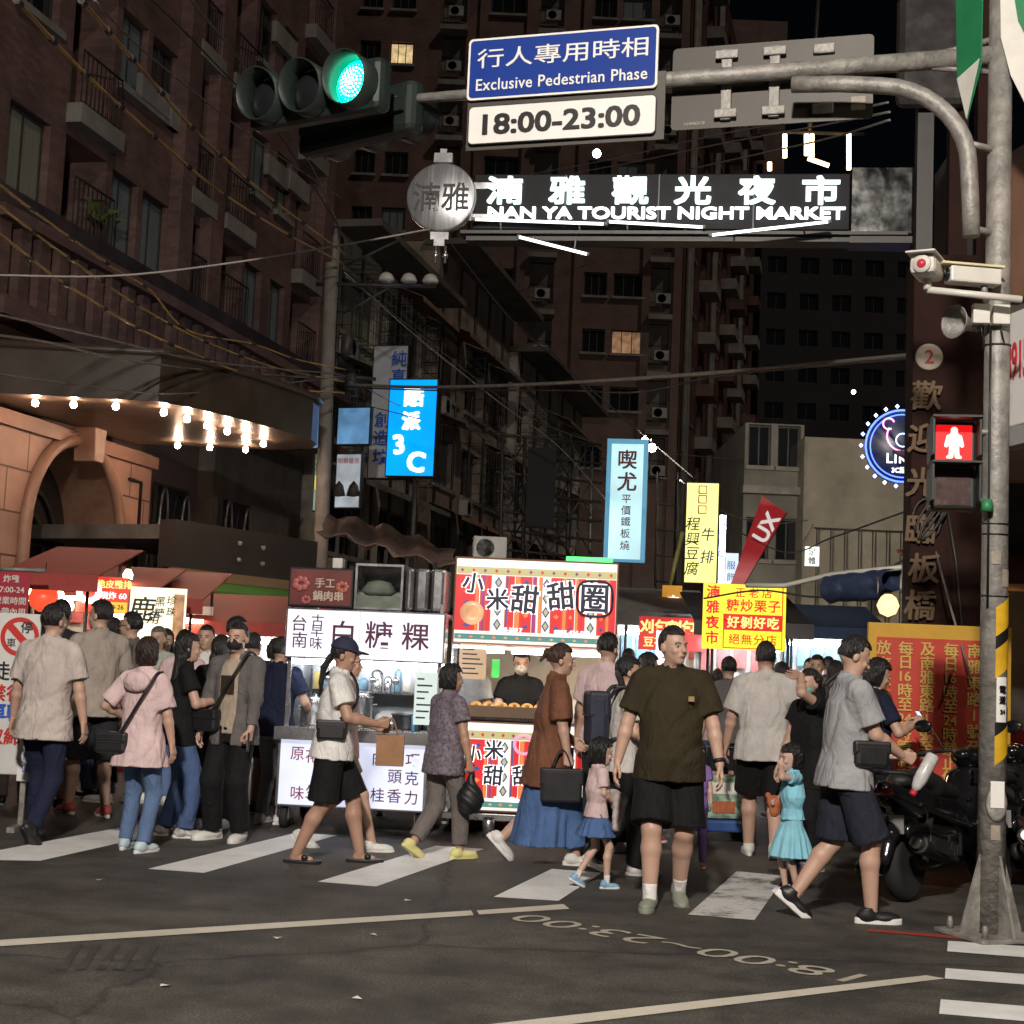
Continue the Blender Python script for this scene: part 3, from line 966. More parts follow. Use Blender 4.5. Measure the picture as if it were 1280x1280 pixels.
def paint(name, col, wear=.5, scale=2.2):
    m, nt, b = _new(name)
    N, L = nt.nodes, nt.links
    tc = N.new('ShaderNodeTexCoord')
    n = N.new('ShaderNodeTexNoise'); n.inputs['Scale'].default_value = scale; n.inputs['Detail'].default_value = 9; n.inputs['Roughness'].default_value = .72
    L.new(tc.outputs['Object'], n.inputs['Vector'])
    g = N.new('ShaderNodeTexNoise'); g.inputs['Scale'].default_value = 110; L.new(tc.outputs['Object'], g.inputs['Vector'])
    ad = N.new('ShaderNodeMath'); ad.operation = 'MULTIPLY_ADD'; ad.inputs[1].default_value = .22; L.new(g.outputs[0], ad.inputs[0]); L.new(n.outputs[0], ad.inputs[2])
    r = N.new('ShaderNodeValToRGB')
    r.color_ramp.elements[0].position = wear - .1; r.color_ramp.elements[1].position = wear + .04
    r.color_ramp.elements[0].color = (.10, .095, .088, 1); r.color_ramp.elements[1].color = col + (1,)
    e = r.color_ramp.elements.new(min(.99, wear + .34)); e.color = tuple(c * .78 for c in col) + (1,)
    L.new(ad.outputs[0], r.inputs[0]); L.new(r.outputs[0], b.inputs['Base Color'])
    b.inputs['Roughness'].default_value = .6
    bp = N.new('ShaderNodeBump'); bp.inputs['Strength'].default_value = .4; bp.inputs['Distance'].default_value = .006
    L.new(g.outputs[0], bp.inputs['Height']); L.new(bp.outputs[0], b.inputs['Normal'])
    return m
gm = MB()
gm.quad((-160, -40, 0), (160, -40, 0), (160, 400, 0), (-160, 400, 0))
struct('road', gm, asphalt())
M_white = paint('paint_white', (.80, .80, .78), .44, 3.0)
M_worn = paint('paint_worn', (.64, .63, .60), .58, 3.0)
M_yellowish = paint('paint_line', (.60, .555, .46), .44)
M_redline = paint('paint_red', (.34, .045, .03), .46)
def ground_quad(name, pts, m, z=.004):
    b = MB(); b.poly([gnd(x, y, z) for x, y in pts]); return struct(name, b, m)
for pts, m in (
    ([(-62, 1074), (50, 1076), (250, 1031), (168, 1031)], M_white), ([(185, 1086), (255, 1091), (422, 1044), (370, 1041)], M_white),
    ([(397, 1102), (470, 1108), (605, 1061), (545, 1057)], M_white), ([(617, 1121), (698, 1126), (752, 1091), (690, 1086)], M_white),
    ([(860, 1143), (943, 1150), (982, 1095), (921, 1089)], M_worn), ([(1185, 1176), (1300, 1184), (1300, 1198), (1184, 1189)], M_white),
    ([(1182, 1210), (1300, 1219), (1300, 1232), (1181, 1223)], M_white), ([(1176, 1249), (1300, 1259), (1300, 1278), (1174, 1267)], M_white)):
    ground_quad('crosswalk_stripe', pts, m)
ground_quad('stop_line', [(-20, 1176), (-20, 1184), (592, 1144), (589, 1138)], M_yellowish)
ground_quad('stop_line', [(596, 1138), (599, 1143), (712, 1136), (704, 1130)], M_yellowish)
ground_quad('stop_line', [(560, 1286), (1158, 1219), (1181, 1223), (640, 1289)], M_yellowish)
ground_quad('red_kerb_line', [(1085, 1161), (1300, 1178), (1300, 1182), (1085, 1164)], M_redline)
_a, _b = gnd(1070, 1224), gnd(648, 1146)
_me = text_mesh('18:00~23:00', .4, bold=.0, extrude=0.0)
_co = np.empty(len(_me.vertices) * 3); _me.vertices.foreach_get('co', _co); _co = _co.reshape(-1, 3)
_co = np.stack([_co[:, 0] * ((_b - _a).length / np.ptp(_co[:, 0])), _co[:, 2] * (.25 / np.ptp(_co[:, 2])), 0 * _co[:, 0]], 1)
_me.vertices.foreach_set('co', _co.ravel().astype(np.float32)); _me.update()
_mid = (_a + _b) / 2
_o = link('painted_hours', _me, paint('paint_hours', (.46, .42, .34), .47, 6.0), None, (_mid.x, _mid.y, .004), (0, 0, math.atan2(_b.y - _a.y, _b.x - _a.x)))
_o['kind'] = 'structure'
M_tyre = paint('tyre_rubber', (.040, .038, .036), .53, 3.0)
for k in range(5):
    x = 70 + 24 * k
    ground_quad('tyre_mark', [(x, 1212), (x + 13, 1212), (x + 34, 1180), (x + 26, 1180)], M_tyre, .0035 + .0002 * k)
# litter on the road
M_litter = mat('litter', (.6, .58, .54), .8)
for i, (x, y) in enumerate(((1020 / 2, 1254 - 127), (347, 1174), (467, 1170), (207, 1234), (124, 1101), (446, 1250))):
    p = gnd(x, y)
    b = MB(); a = .024
    b.poly([(-a, -.01, .006), (a * .9, -.016, .012), (a, .012, .007), (-a * .8, .018, .014)])
    o = b.mesh('paper_scrap')
    tag(link('paper_scrap', o, M_litter, None, p, (0, 0, i * 1.1)), 'small pale scrap of litter lying on the asphalt', 'litter', 'litter on the road')

# ================================================================ BUILDINGS
M_brick = tiled('brick_tile', (.150, .088, .080), (.09, .06, .054), .24, .075, .5, .18, .25)
M_brick2 = tiled('brick_tile_far', (.120, .060, .050), (.08, .045, .038), .24, .075, .5, .15, .15)
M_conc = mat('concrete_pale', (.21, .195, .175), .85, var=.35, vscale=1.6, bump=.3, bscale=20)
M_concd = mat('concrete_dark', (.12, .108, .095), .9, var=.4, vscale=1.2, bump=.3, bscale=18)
M_plaster = mat('plaster_grey', (.16, .15, .13), .9, var=.3, vscale=.7, bump=.2, bscale=14)
M_iron = mat('iron_black', (.012, .011, .011), .55, var=.2)
M_irong = mat('iron_grey', (.055, .052, .048), .5, metal=.3, var=.3)
M_alu = mat('window_frame_alu', (.12, .115, .11), .4, metal=.6, var=.1)
M_glass = mat('glass_dark', (.012, .014, .016), .06, var=.0, spec=.8)
M_curt = mat('curtain_behind_glass', (.20, .21, .165), .5, var=.35, vscale=9, stretch=(6, 1, .15), coat=.5)
M_curtb = mat('blind_behind_glass', (.13, .17, .18), .45, var=.25, vscale=7, stretch=(6, 1, .1), coat=.5)
M_lit = emis('lit_window', (1.0, .72, .36), .55, .4, 3.0)
M_litw = emis('lit_window_white', (.75, .9, 1.0), .5, .4, 3.0)
M_litdim = emis('lit_window_dim', (1.0, .55, .30), .16, .5, 3.0)
M_stone = None

def cells(mb, W0, W1, Z0, Z1, holes, dep=.22, y=0.0):
    """wall face at y with openings [(x0, x1, z0, z1)] and their reveals"""
    xs = sorted({W0, W1} | {h[i] for h in holes for i in (0, 1)}); zs = sorted({Z0, Z1} | {h[i] for h in holes for i in (2, 3)})
    xs = [x for x in xs if W0 <= x <= W1]; zs = [z for z in zs if Z0 <= z <= Z1]
    for a, b in zip(xs, xs[1:]):
        for c, d in zip(zs, zs[1:]):
            mx, mz = (a + b) / 2, (c + d) / 2
            if any(h[0] < mx < h[1] and h[2] < mz < h[3] for h in holes): continue
            mb.quad((a, y, c), (b, y, c), (b, y, d), (a, y, d))
    for a, b, c, d in holes:
        e = y + dep
        mb.quad((a, y, c), (b, y, c), (b, e, c), (a, e, c)); mb.quad((a, y, d), (a, e, d), (b, e, d), (b, y, d))
        mb.quad((a, y, c), (a, e, c), (a, e, d), (a, y, d)); mb.quad((b, y, c), (b, y, d), (b, e, d), (b, e, c))
_wc = {}
def window(par, x, z, w, h, y=.16, pane=None, frame=None, sill=None, mull=2, rail=False):
    """one window: frame with its pane, and a sill, at the wall's own x and z (centre)"""
    pane, frame = pane or M_glass, frame or M_alu
    key = (round(w, 2), round(h, 2), mull, frame.name, rail)
    if key not in _wc:
        f = MB(); t = .05
        f.box(-w / 2, w / 2, 0, .06, h / 2 - t, h / 2); f.box(-w / 2, w / 2, 0, .06, -h / 2, -h / 2 + t)
        f.box(-w / 2, -w / 2 + t, 0.002, .058, -h / 2 + t, h / 2 - t); f.box(w / 2 - t, w / 2, 0.002, .058, -h / 2 + t, h / 2 - t)
        for i in range(1, mull):
            xx = -w / 2 + w * i / mull
            f.box(xx - .022, xx + .022, .004, .056, -h / 2 + t, h / 2 - t)
        if rail: f.box(-w / 2 + t, w / 2 - t, .005, .055, h * .18, h * .18 + .04)
        p = MB(); p.box(-w / 2 + .02, w / 2 - .02, .028, .040, -h / 2 + .02, h / 2 - .02)
        _wc[key] = (f.mesh('window'), p.mesh('pane'))
    fm, pm = _wc[key]
    o = link('window', fm, None, par, (x, y, z)); 
    if not fm.materials: fm.materials.append(frame)
    k = link('pane', pm.copy(), pane, o)
    if sill:
        s_ = MB(); s_.box(-w / 2 - .1, w / 2 + .1, -y - sill, -.01, -h / 2 - .14, -h / 2 - .005)
        part('sill', s_, M_conc, o)
    return o
def grille(par, x, z, w, h, y0, name='railing', bars=10, m=None, belly=0.0):
    g = MB()
    g.tube([(x - w / 2, y0, z + h), (x + w / 2, y0, z + h)], .022, 5); g.tube([(x - w / 2, y0, z + .06), (x + w / 2, y0, z + .06)], .018, 5)
    for i in range(bars + 1):
        xx = x - w / 2 + w * i / bars
        g.tube([(xx, y0, z), (xx, y0 - belly, z + h * .4), (xx, y0, z + h)], .011, 4)
    return part(name, g, m or M_iron, par)
def aircon(par, x, z, y, s=1.0):
    b = MB(); b.box(x - .40 * s, x + .40 * s, y - .32 * s, y, z - .28 * s, z + .28 * s)
    o = part('air_conditioner', b, mat('aircon_white', (.30, .29, .27), .6, var=.25, vscale=3), par, bevel=.02)
    f = MB(); f.lathe([(.001, 0), (.21 * s, 0), (.23 * s, -.02), (.24 * s, .0)], 16, Matrix.Translation((x - .08 * s, y - .325 * s, z)) @ Matrix.Rotation(R(90), 4, 'X'))
    part('fan_grille', f, M_iron, o)
    return o

# ---- the tall brick apartment house on the left: its street wall runs along d
LB_A, LB_B = at(-60, 240, 23.2), at(405, 430, 40.1)
LB_A.z = LB_B.z = 0
LBd = (LB_B - LB_A).normalized(); LBL = (LB_B - LB_A).length
LByaw = math.atan2(LBd.y, LBd.x)
LBn = Vector((LBd.y, -LBd.x, 0))
def lb_s(px):
    """where the sight line through column px meets the left street wall, as a length along it"""
    d = ray(px, 400); 
    den = d.x * LBn.x + d.y * LBn.y
    t = (LB_A.x * LBn.x + LB_A.y * LBn.y) / den
    return (Vector((d.x * t, d.y * t, 0)) - LB_A).dot(LBd)
S_ = lb_s
lb = thing('apartment_building', 'tall dark red brick apartment house with recessed balconies above the arched stone base', 'building', LB_A, LByaw)
wall = MB(); holes = []; wins = []; balc = []
ZB, ZT = 8.75, 24.0
cols = [('w', -8, 46, 1), ('b', 66, 120, 0), ('w', 128, 162, 0), ('w', 168, 202, 0), ('b', 216, 246, 0), ('b', 262, 298, 0), ('w', 302, 324, 0), ('w', 335, 354, 0), ('b', 362, 386, 0)]
for f in range(5):
    z0 = 7.55 + 3.2 * f
    for kd, a, b, bg in cols:
        sa, sb = S_(a), S_(b)
        if kd == 'w':
            h = (sa, sb, z0 + 1.45, z0 + 2.95)
            if h[2] < ZB: h = (sa, sb, ZB + .25, z0 + 2.95)
            holes.append(h); wins.append(h)
        else:
            h = (sa, sb, max(ZB + .02, z0 + .35), z0 + 3.0)
            holes.append(h); balc.append((h, f))
cells(wall, 0, LBL, ZB, ZT, holes, .9)
wall.quad((LBL, 0, ZB), (LBL, 12, ZB), (LBL, 12, ZT), (LBL, 0, ZT)); wall.quad((0, 0, ZB), (0, 0, ZT), (0, 12, ZT), (0, 12, ZB)); wall.quad((0, 0, ZT), (LBL, 0, ZT), (LBL, 12, ZT), (0, 12, ZT)); wall.quad((0, 12, ZB), (0, 12, ZT), (LBL, 12, ZT), (LBL, 12, ZB)); wall.quad((0, 0, ZB), (0, 12, ZB), (LBL, 12, ZB), (LBL, 0, ZB))
part('wall', wall, M_brick, lb)
for a in (210, 250, 392):                                   # projecting brick piers
    p_ = MB(); x = S_(a); p_.box(x - .32, x + .32, -.28, -.002, ZB, ZT); part('pier', p_, M_brick, lb)
rg = random.Random(3)
for i, h in enumerate(wins):
    pn = [M_curt, M_curtb, M_glass, M_glass, M_curtb][rg.randrange(5)] if i != 0 else M_curt
    window(lb, (h[0] + h[1]) / 2, (h[2] + h[3]) / 2, h[1] - h[0] - .02, h[3] - h[2] - .02, .14, pn, M_irong, .12 if h[2] > 9.5 else None, 2)
for h, f in balc:
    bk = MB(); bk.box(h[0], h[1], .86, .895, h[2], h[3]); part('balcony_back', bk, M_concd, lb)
    sl_ = MB(); sl_.box(h[0] - .06, h[1] + .06, -.30, .85, h[2] - .36 if f else h[2] - .1, h[2] - .002); part('balcony_slab', sl_, M_conc, lb)
    grille(lb, (h[0] + h[1]) / 2, h[2], h[1] - h[0] - .06, 1.0, -.22, 'balcony_railing', 9)
    if f % 2 == 0:
        dr = MB(); dr.box(h[0] + .3, h[1] - .25, .82, .858, h[2] + .02, h[3] - .35); part('balcony_door', dr, M_glass, lb)
# concrete sill panels (upper floors)
for (a, b, z) in ((150, 186, 12.45), (190, 224, 12.35), (318, 344, 13.1), (346, 372, 13.2), (318, 345, 16.4), (150, 224, 15.7)):
    sp_ = MB(); sp_.box(S_(a), S_(b), -.14, -.003, z - .28, z + .22); part('sill_panel', sp_, M_conc, lb)
# plants on a balcony
pb = MB(); rr = random.Random(5)
for i in range(26):
    x = S_(104) + rr.uniform(-.3, .3); a = rr.uniform(0, 6.3); l = rr.uniform(.2, .45)
    z = 9.2
    pb.poly([(x, -.25, z), (x + l * .5 * math.cos(a) + .03, -.28 + .2 * math.sin(a), z + l * .8), (x + l * math.cos(a), -.28 + .3 * math.sin(a), z + l * .7), (x + l * .5 * math.cos(a) - .03, -.28 + .2 * math.sin(a), z + l * .55)])
part('potted_plant', pb, mat('leaf_green', (.10, .14, .04), .6), lb)

# ---- podium: band with pilaster slats above the canopy
pm_ = MB()
zb0, zb1 = 5.9, 8.74
pm_.box(0, LBL - .4, -.55, 11.0, zb0 + .9, zb1)
part('podium_band', pm_, mat('podium_glossy', (.055, .045, .05), .22, var=.3, vscale=1.4, spec=.7), lb)
for i in range(26):
    s_ = MB(); x = .3 + i * (LBL - 1.2) / 26
    s_.box(x - .16, x + .16, -.80, -.553, zb0 + .9, zb0 + 2.15); part('pilaster', s_, M_brick, lb)
rl = MB(); rl.box(0, LBL - .4, -.95, -.552, zb0 + 2.152, zb0 + 2.35); part('cornice', rl, M_brick, lb)
r2 = MB(); r2.box(0, LBL - .4, -1.05, -.551, zb0 + .60, zb0 + .898); part('cornice', r2, M_brick, lb)
# ---- canopy with bulbs over the arch
can = thing('entrance_canopy', 'dark rounded canopy edged with small glowing bulbs over the stone arch', 'canopy', (0, 0, 0))
cpts = [(-12.5, 23.0), (-5.6, 23.5)]
for i in range(9):
    t = i / 8; cpts.append((-5.6 + 1.95 * t ** .8, 23.5 + 3.0 * t + .5 * t * t))
cpts += [(-3.62, 27.6), (-3.8, 28.2), (-4.4, 28.6), (-7.2, 28.6), (-8.6, 24.0), (-12.5, 24.0)]
c_ = MB(); n = len(cpts)
c_.poly([(x, y, 5.30) for x, y in cpts][::-1]); c_.poly([(x, y, 6.05) for x, y in cpts])
for i in range(n):
    (x0, y0), (x1, y1) = cpts[i], cpts[(i + 1) % n]; c_.quad((x0, y0, 5.30), (x1, y1, 5.30), (x1, y1, 6.05), (x0, y0, 6.05))
part('canopy_slab', c_, mat('canopy_bronze', (.060, .043, .030), .38, var=.3, vscale=1.5, spec=.5), can)
l_ = MB()
for i in range(len(cpts) - 8):
    pass
edge = [Vector((x * .998, y, 6.08)) for x, y in cpts[:13]]
part('canopy_rim', MB().tube(edge, .07, 6), mat('rim_bronze', (.07, .05, .04), .4), can)
M_bulb = emis('bulb_warm', (1.0, .66, .46), 230)
for (px, py, Y) in ((44, 504, 23.6), (92, 505, 23.6), (145, 506, 23.6), (205, 513, 24.0), (234, 523, 24.6), (259, 532, 25.2), (284, 541, 25.8), (306, 549, 26.4), (329, 557, 27.2), (222, 559, 27.9), (262, 561, 28.0), (307, 562, 28.1)):
    p = at(px, py, Y); p.z = 5.21
    b = MB(); b.lathe([(.001, -.055), (.04, -.04), (.055, 0), (.04, .04), (.02, .06)], 12, Matrix.Translation(p)); part('bulb', b, M_bulb, can)

# ---- stone base with the arch
def stone():
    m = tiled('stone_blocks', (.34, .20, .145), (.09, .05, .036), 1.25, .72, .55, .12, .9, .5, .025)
    return m
M_stone = stone()
M_stoned = mat('stone_trim', (.26, .15, .105), .5, var=.25, vscale=2, bump=.2)
sb = thing('arched_stone_base', 'warm stone block wall with a deep round arch under the bulb canopy', 'wall', LB_A, LByaw)
aw0, aw1, axc = S_(26), S_(142), (S_(26) + S_(142)) / 2
rad, spz, sw1 = (aw1 - aw0) / 2, 3.35, S_(182)
w_ = MB(); nseg = 18
arc = [(axc - rad * math.cos(math.pi * i / nseg), spz + rad * math.sin(math.pi * i / nseg)) for i in range(nseg + 1)]
y = -.35; ztop = 5.25
w_.quad((-6, y, 0), (aw0, y, 0), (aw0, y, ztop), (-6, y, ztop)); w_.quad((aw1, y, 0), (sw1, y, 0), (sw1, y, ztop), (aw1, y, ztop))
for (x0, z0), (x1, z1) in zip(arc, arc[1:]): w_.quad((x0, y, z0), (x1, y, z1), (x1, y, ztop), (x0, y, ztop))
w_.quad((sw1, y, 0), (sw1, 1.5, 0), (sw1, 1.5, ztop), (sw1, y, ztop)); w_.quad((-6, y, ztop), (sw1, y, ztop), (sw1, 1.5, ztop), (-6, 1.5, ztop))
part('stone_wall', w_, M_stone, sb)
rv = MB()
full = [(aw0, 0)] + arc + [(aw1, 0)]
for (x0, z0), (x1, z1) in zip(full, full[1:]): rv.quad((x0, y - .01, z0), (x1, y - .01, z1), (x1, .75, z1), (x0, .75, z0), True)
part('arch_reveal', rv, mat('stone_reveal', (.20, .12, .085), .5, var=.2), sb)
tr = MB()
tr.tube([(x + (x - axc) * .05, y - .05, z + max(0, z - spz) * .06) for x, z in full], .12, 6, smooth=True); part('arch_moulding', tr, M_stoned, sb)
ks = MB(); ks.prism([(axc - .16, spz + rad - .28), (axc + .16, spz + rad - .28), (axc + .26, spz + rad + .62), (axc - .26, spz + rad + .62)], y - .42, y - .002); part('keystone', ks, M_stoned, sb, bevel=.02)
gl = MB(); gl.poly([(x, .70, z) for x, z in full]); part('arch_glazing', gl, M_glass, sb)
gb = MB()
gb.tube([(axc, .66, 0), (axc, .66, spz + rad)], .05, 6)
for a in (.5, .78): gb.tube([(axc - rad * a * math.cos(math.pi * i / 12), .66, spz - .3 + rad * a * math.sin(math.pi * i / 12)) for i in range(13)], .045, 6)
gb.tube([(aw0, .66, spz - .1), (aw1, .66, spz - .1)], .05, 6); part('glazing_bars', gb, M_iron, sb)
tm = MB(); tm.box(-6, sw1 + .08, y - .10, y - .003, ztop - .28, ztop - .05); part('stone_coping', tm, M_stoned, sb)
rt_ = MB(); rt_.tube([(S_(145) + .25, y - .03, ztop - .6), (S_(168), y - .03, ztop - .6), (S_(168), y - .03, .5)], .035, 5); part('stone_trim', rt_, M_iron, sb)
bk = MB(); bk.box(-6, sw1 - .02, .9, 11.0, 0, 5.2); part('rear_mass', bk, M_concd, sb)
# second bay: return wall, curved windows, fascia board, shop opening
b2 = thing('shop_bay', 'dark shop bay with two curved bar windows and a plain black fascia beside the arch', 'building', LB_A, LByaw)
m_ = MB(); m_.box(sw1 + .02, S_(222), .55, 11, 0, 6.5); part('stone_return', m_, M_stone, b2)
m_ = MB(); m_.box(S_(222) + .01, S_(300), .8, 11, 0, 6.5); part('bay_wall', m_, mat('bay_pinkish', (.13, .10, .095), .5, var=.2), b2)
m_ = MB(); m_.box(S_(300) + .01, LBL - .05, .4, 11, 0, 6.6); part('side_wall', m_, M_concd, b2)
for px in (266, 324):
    xx = S_(px)
    o = window(b2, xx, 4.05, 1.7, 1.9, .28 if px > 300 else .66, M_glass, M_irong, None, 1)
    cb = MB()
    for q in (-.35, .35): cb.tube([(q * 1.6 + .2 * math.cos(t), -.06, .9 * math.sin(t) * (1 if q < 0 else .9)) for t in np.linspace(0, 6.28, 15)], .035, 5)
    for q in range(5): cb.tube([(-.5 + q * .25, -.05, -.7), (-.5 + q * .25, -.05, .1)], .022, 4)
    part('window_bars', cb, mat('bars_silver', (.22, .22, .23), .3, metal=.7), o)
fs = MB(); fs.box(S_(222), S_(405), -1.0, -.85, 2.95, 4.35 - .9); 
_f0, _f1 = at(218, 690, 26.0), at(402, 690, 30.0)
fa = thing('shop_fascia', 'plain dark brown fascia board with four pale studs under the curved windows', 'fascia board', (_f0.x, _f0.y, 0), math.atan2(_f1.y - _f0.y, _f1.x - _f0.x))
fw = (_f1 - _f0).length
m_ = MB(); m_.box(0, fw, 0, .35, 2.86, 3.68); part('board', m_, mat('fascia_dark', (.030, .024, .020), .55, var=.25, vscale=1), fa)
for px, pz in ((.40, 3.42), (.40, 3.12), (.56, 3.40), (.56, 3.10)):
    m_ = MB(); m_.lathe([(.05, 0), (.045, .05), (.001, .07)], 10, Matrix.Translation((px * fw, 0, pz)) @ Matrix.Rotation(R(90), 4, 'X')); part('stud', m_, M_conc, fa)
m_ = MB(); m_.box(0, fw, -.03, .1, 2.68, 2.855); part('trim_strip', m_, mat('trim_ochre', (.25, .17, .09), .6), fa)
M_awg = mat('awning_green', (.05, .16, .025), .7, var=.2, vscale=3, bump=.3, bscale=10)
M_awr = mat('awning_red', (.42, .045, .03), .7, var=.2, vscale=3, bump=.3, bscale=8)
ag = MB(); ag.quad((0, -.05, 2.67), (fw, -.05, 2.67), (fw, -.35, 2.50), (0, -.35, 2.50)); ag.quad((0, -.35, 2.50), (fw, -.35, 2.50), (fw, -.36, 2.40), (0, -.36, 2.40))
fb_ = MB(); fb_.box(.02, fw - .02, .36, 3.6, 3.35, 3.6); part('roof_box', fb_, M_concd, fa)
for q in (.06, fw - .06):
    fp = MB(); fp.box(q - .05, q + .05, .05, .15, 0, 2.66); part('post', fp, M_irong, fa)
part('green_valance', ag, M_awg, fa)
ar = thing('red_awning', 'red fabric awning sagging under the green strip left of the rice cake cart', 'awning', (_f0.x, _f0.y, 0), fa.rotation_euler.z)
a_ = MB(); nx_ = 14
for i in range(nx_):
    for j in range(4):
        def P(u, v):
            return Vector((u * fw, -.3 - 1.5 * v, 2.46 - .62 * v - .05 * math.sin(u * 3.14 * 4) * v - .06 * math.sin(u * 3.14)))
        u0, u1, v0, v1 = i / nx_, (i + 1) / nx_, j / 4, (j + 1) / 4
        a_.quad(P(u0, v0), P(u1, v0), P(u1, v1), P(u0, v1), True)
o = part('awning_cloth', a_, M_awr, ar); o.modifiers.new('thick', 'SOLIDIFY').thickness = .01

# ---- row of old flats on the left side of the street, further in
M_flats = mat('flats_render', (.34, .315, .275), .9, var=.5, vscale=.8, bump=.3, bscale=14)
M_flatsb = mat('flats_brown', (.25, .20, .165), .9, var=.5, vscale=.9, bump=.3, bscale=14)
M_cage = mat('cage_grey', (.15, .14, .13), .5, metal=.3, var=.4)
M_rust = mat('corrugated_rust', (.26, .15, .10), .75, var=.5, vscale=3, bump=.4, bscale=9)
M_green_tar = mat('tin_grey', (.24, .23, .21), .6, var=.4, vscale=1.2, metal=.3)
def old_block(name, label, s0, s1, ztop, wm, seed, out=0.0):
    A = LB_A + LBd * s0 + LBn * out; w = s1 - s0
    rg = random.Random(seed)
    t = thing(name, label, 'building', A, LByaw)
    hs, wl = [], MB(); nb = max(2, int(w / 3.1)); bw = w / nb
    nf = int((ztop - 3.4) / 3.05)
    for f in range(nf):
        for i in range(nb):
            hs.append((i * bw + .45, (i + 1) * bw - .45, 3.5 + f * 3.05 + .75, 3.5 + f * 3.05 + 2.45))
    cells(wl, 0, w, 3.3, ztop, hs, .5)
    wl.box(.02, w - .02, .52, 10, 0, ztop - .02); wl.quad((0, 0, ztop), (w, 0, ztop), (w, 1, ztop), (0, 1, ztop)); wl.quad((0, 0, 3.3), (0, 0, ztop), (0, .6, ztop), (0, .6, 3.3))
    part('wall', wl, wm, t)
    for i, h in enumerate(hs):
        r = rg.random()
        window(t, (h[0] + h[1]) / 2, (h[2] + h[3]) / 2, h[1] - h[0] - .02, h[3] - h[2] - .02, .3, M_glass if r < .55 else (M_curtb if r < .8 else M_curt), M_irong, .1, 3)
        k = rg.random()
        if k < .55: 
            g = MB(); x0, x1, z0, z1 = h[0] - .2, h[1] + .2, h[2] - .3, h[3] + .15; yy = -.75
            for q in range(9):
                xx = x0 + (x1 - x0) * q / 8; g.tube([(xx, 0, z0), (xx, yy, z0), (xx, yy, z1), (xx, 0, z1)], .014, 4)
            for q in range(7):
                zz = z0 + (z1 - z0) * q / 6; g.tube([(x0, 0, zz), (x0, yy, zz), (x1, yy, zz), (x1, 0, zz)], .014, 4)
            part('window_cage', g, M_irong, t)
        if k > .3:
            a = MB(); x0, x1 = h[0] - .3, h[1] + .3; z = h[3] + .35
            a.quad((x0, 0, z + .35), (x1, 0, z + .35), (x1, -1.15, z - .1), (x0, -1.15, z - .1)); a.quad((x0, -1.15, z - .1), (x1, -1.15, z - .1), (x1, -1.16, z - .25), (x0, -1.16, z - .25))
            oo = part('window_awning', a, M_rust if rg.random() < .4 else M_green_tar, t); oo.modifiers.new('thick', 'SOLIDIFY').thickness = .02
        if rg.random() < .5: aircon(t, h[0] + rg.uniform(.1, .8), h[2] - .45, -.02)
    rb = MB(); rb.box(-.15, w + .1, -1.3, .5, ztop - .18, ztop + .02); part('roof_slab', rb, M_concd, t)
    pr = MB()
    for q in range(5): pr.tube([(w * (q + .2) / 5, -.06, 3.3), (w * (q + .2) / 5 + rg.uniform(-.2, .2), -.06, ztop)], .05, 5)
    part('drain_pipes', pr, M_irong, t)
    return t
old_block('old_apartment_block', 'low old grey flats with caged windows right beside the brick apartment house', LBL + .3, LBL + 9.5, 13.2, M_flats, 1, .1)
old_block('old_apartment_block', 'old brown flats with rusty awnings behind the blue lit sign', LBL + 9.8, LBL + 21, 15.4, M_flatsb, 2, .35)
old_block('old_apartment_block', 'old pale flats with caged balconies beyond the scaffold sign frame', LBL + 21.3, LBL + 37, 14.2, M_flats, 5, .6)

# ---- the tall brick tower closing the view
TY = 80.0
def tx(px): return (at(px, 400, TY).x)
tw0 = tx(400)
tower = thing('brick_tower_block', 'tall dark brick tower with rows of windows and pale sills closing the street', 'building', (tw0, TY, 0), 0)
wl = MB(); hs = []; meta = []
z_of = lambda py, px=780: at(px, py, TY).z
tcols = [(432, 458), (470, 500), (596, 640), (728, 757), (765, 804)]
tb = [(536, 566), (660, 690), (811, 836)]
zr0 = z_of(372)
for f in range(-3, 8):
    z0 = zr0 + 3.09 * f
    for a, b in tcols:
        h = (tx(a) - tw0, tx(b) - tw0, z0, z0 + 1.32); hs.append(h); meta.append(('w', f, a))
    for a, b in tb:
        h = (tx(a) - tw0, tx(b) - tw0, z0 - .5, z0 + 1.75); hs.append(h); meta.append(('b', f, a))
TW = tx(851) - tw0; TZ = z_of(372) + 3.09 * 8
cells(wl, 0, TW, 0, TZ, hs, .5)
td = Vector((tx(851) - tw0, 0)); 
part('wall', wl, M_brick2, tower)
rg = random.Random(11)
for h, (k, f, a) in zip(hs, meta):
    if k == 'w':
        r = rg.random()
        pn = M_glass if r < .62 else M_curtb if r < .86 else M_curt
        if a == 596 and f == 4: pn = M_lit
        if a == 765 and f == -1: pn = M_litdim
        if a == 470 and f == 4: pn = M_lit
        window(tower, (h[0] + h[1]) / 2, (h[2] + h[3]) / 2, h[1] - h[0] - .03, h[3] - h[2] - .03, .2, pn, M_irong, .28, 2 if b - a < 30 else 3)
    else:
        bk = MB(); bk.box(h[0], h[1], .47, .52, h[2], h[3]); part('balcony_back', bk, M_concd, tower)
        sl_ = MB(); sl_.box(h[0] - .1, h[1] + .1, -.9, .45, h[3] + .05, h[3] + .32); part('balcony_slab', sl_, M_conc, tower)
        grille(tower, (h[0] + h[1]) / 2, h[2], h[1] - h[0], 1.0, -.15, 'balcony_railing', 6)
        if rg.random() < .7: aircon(tower, h[0] + .7, h[2] + .45, -.1, 1.0)
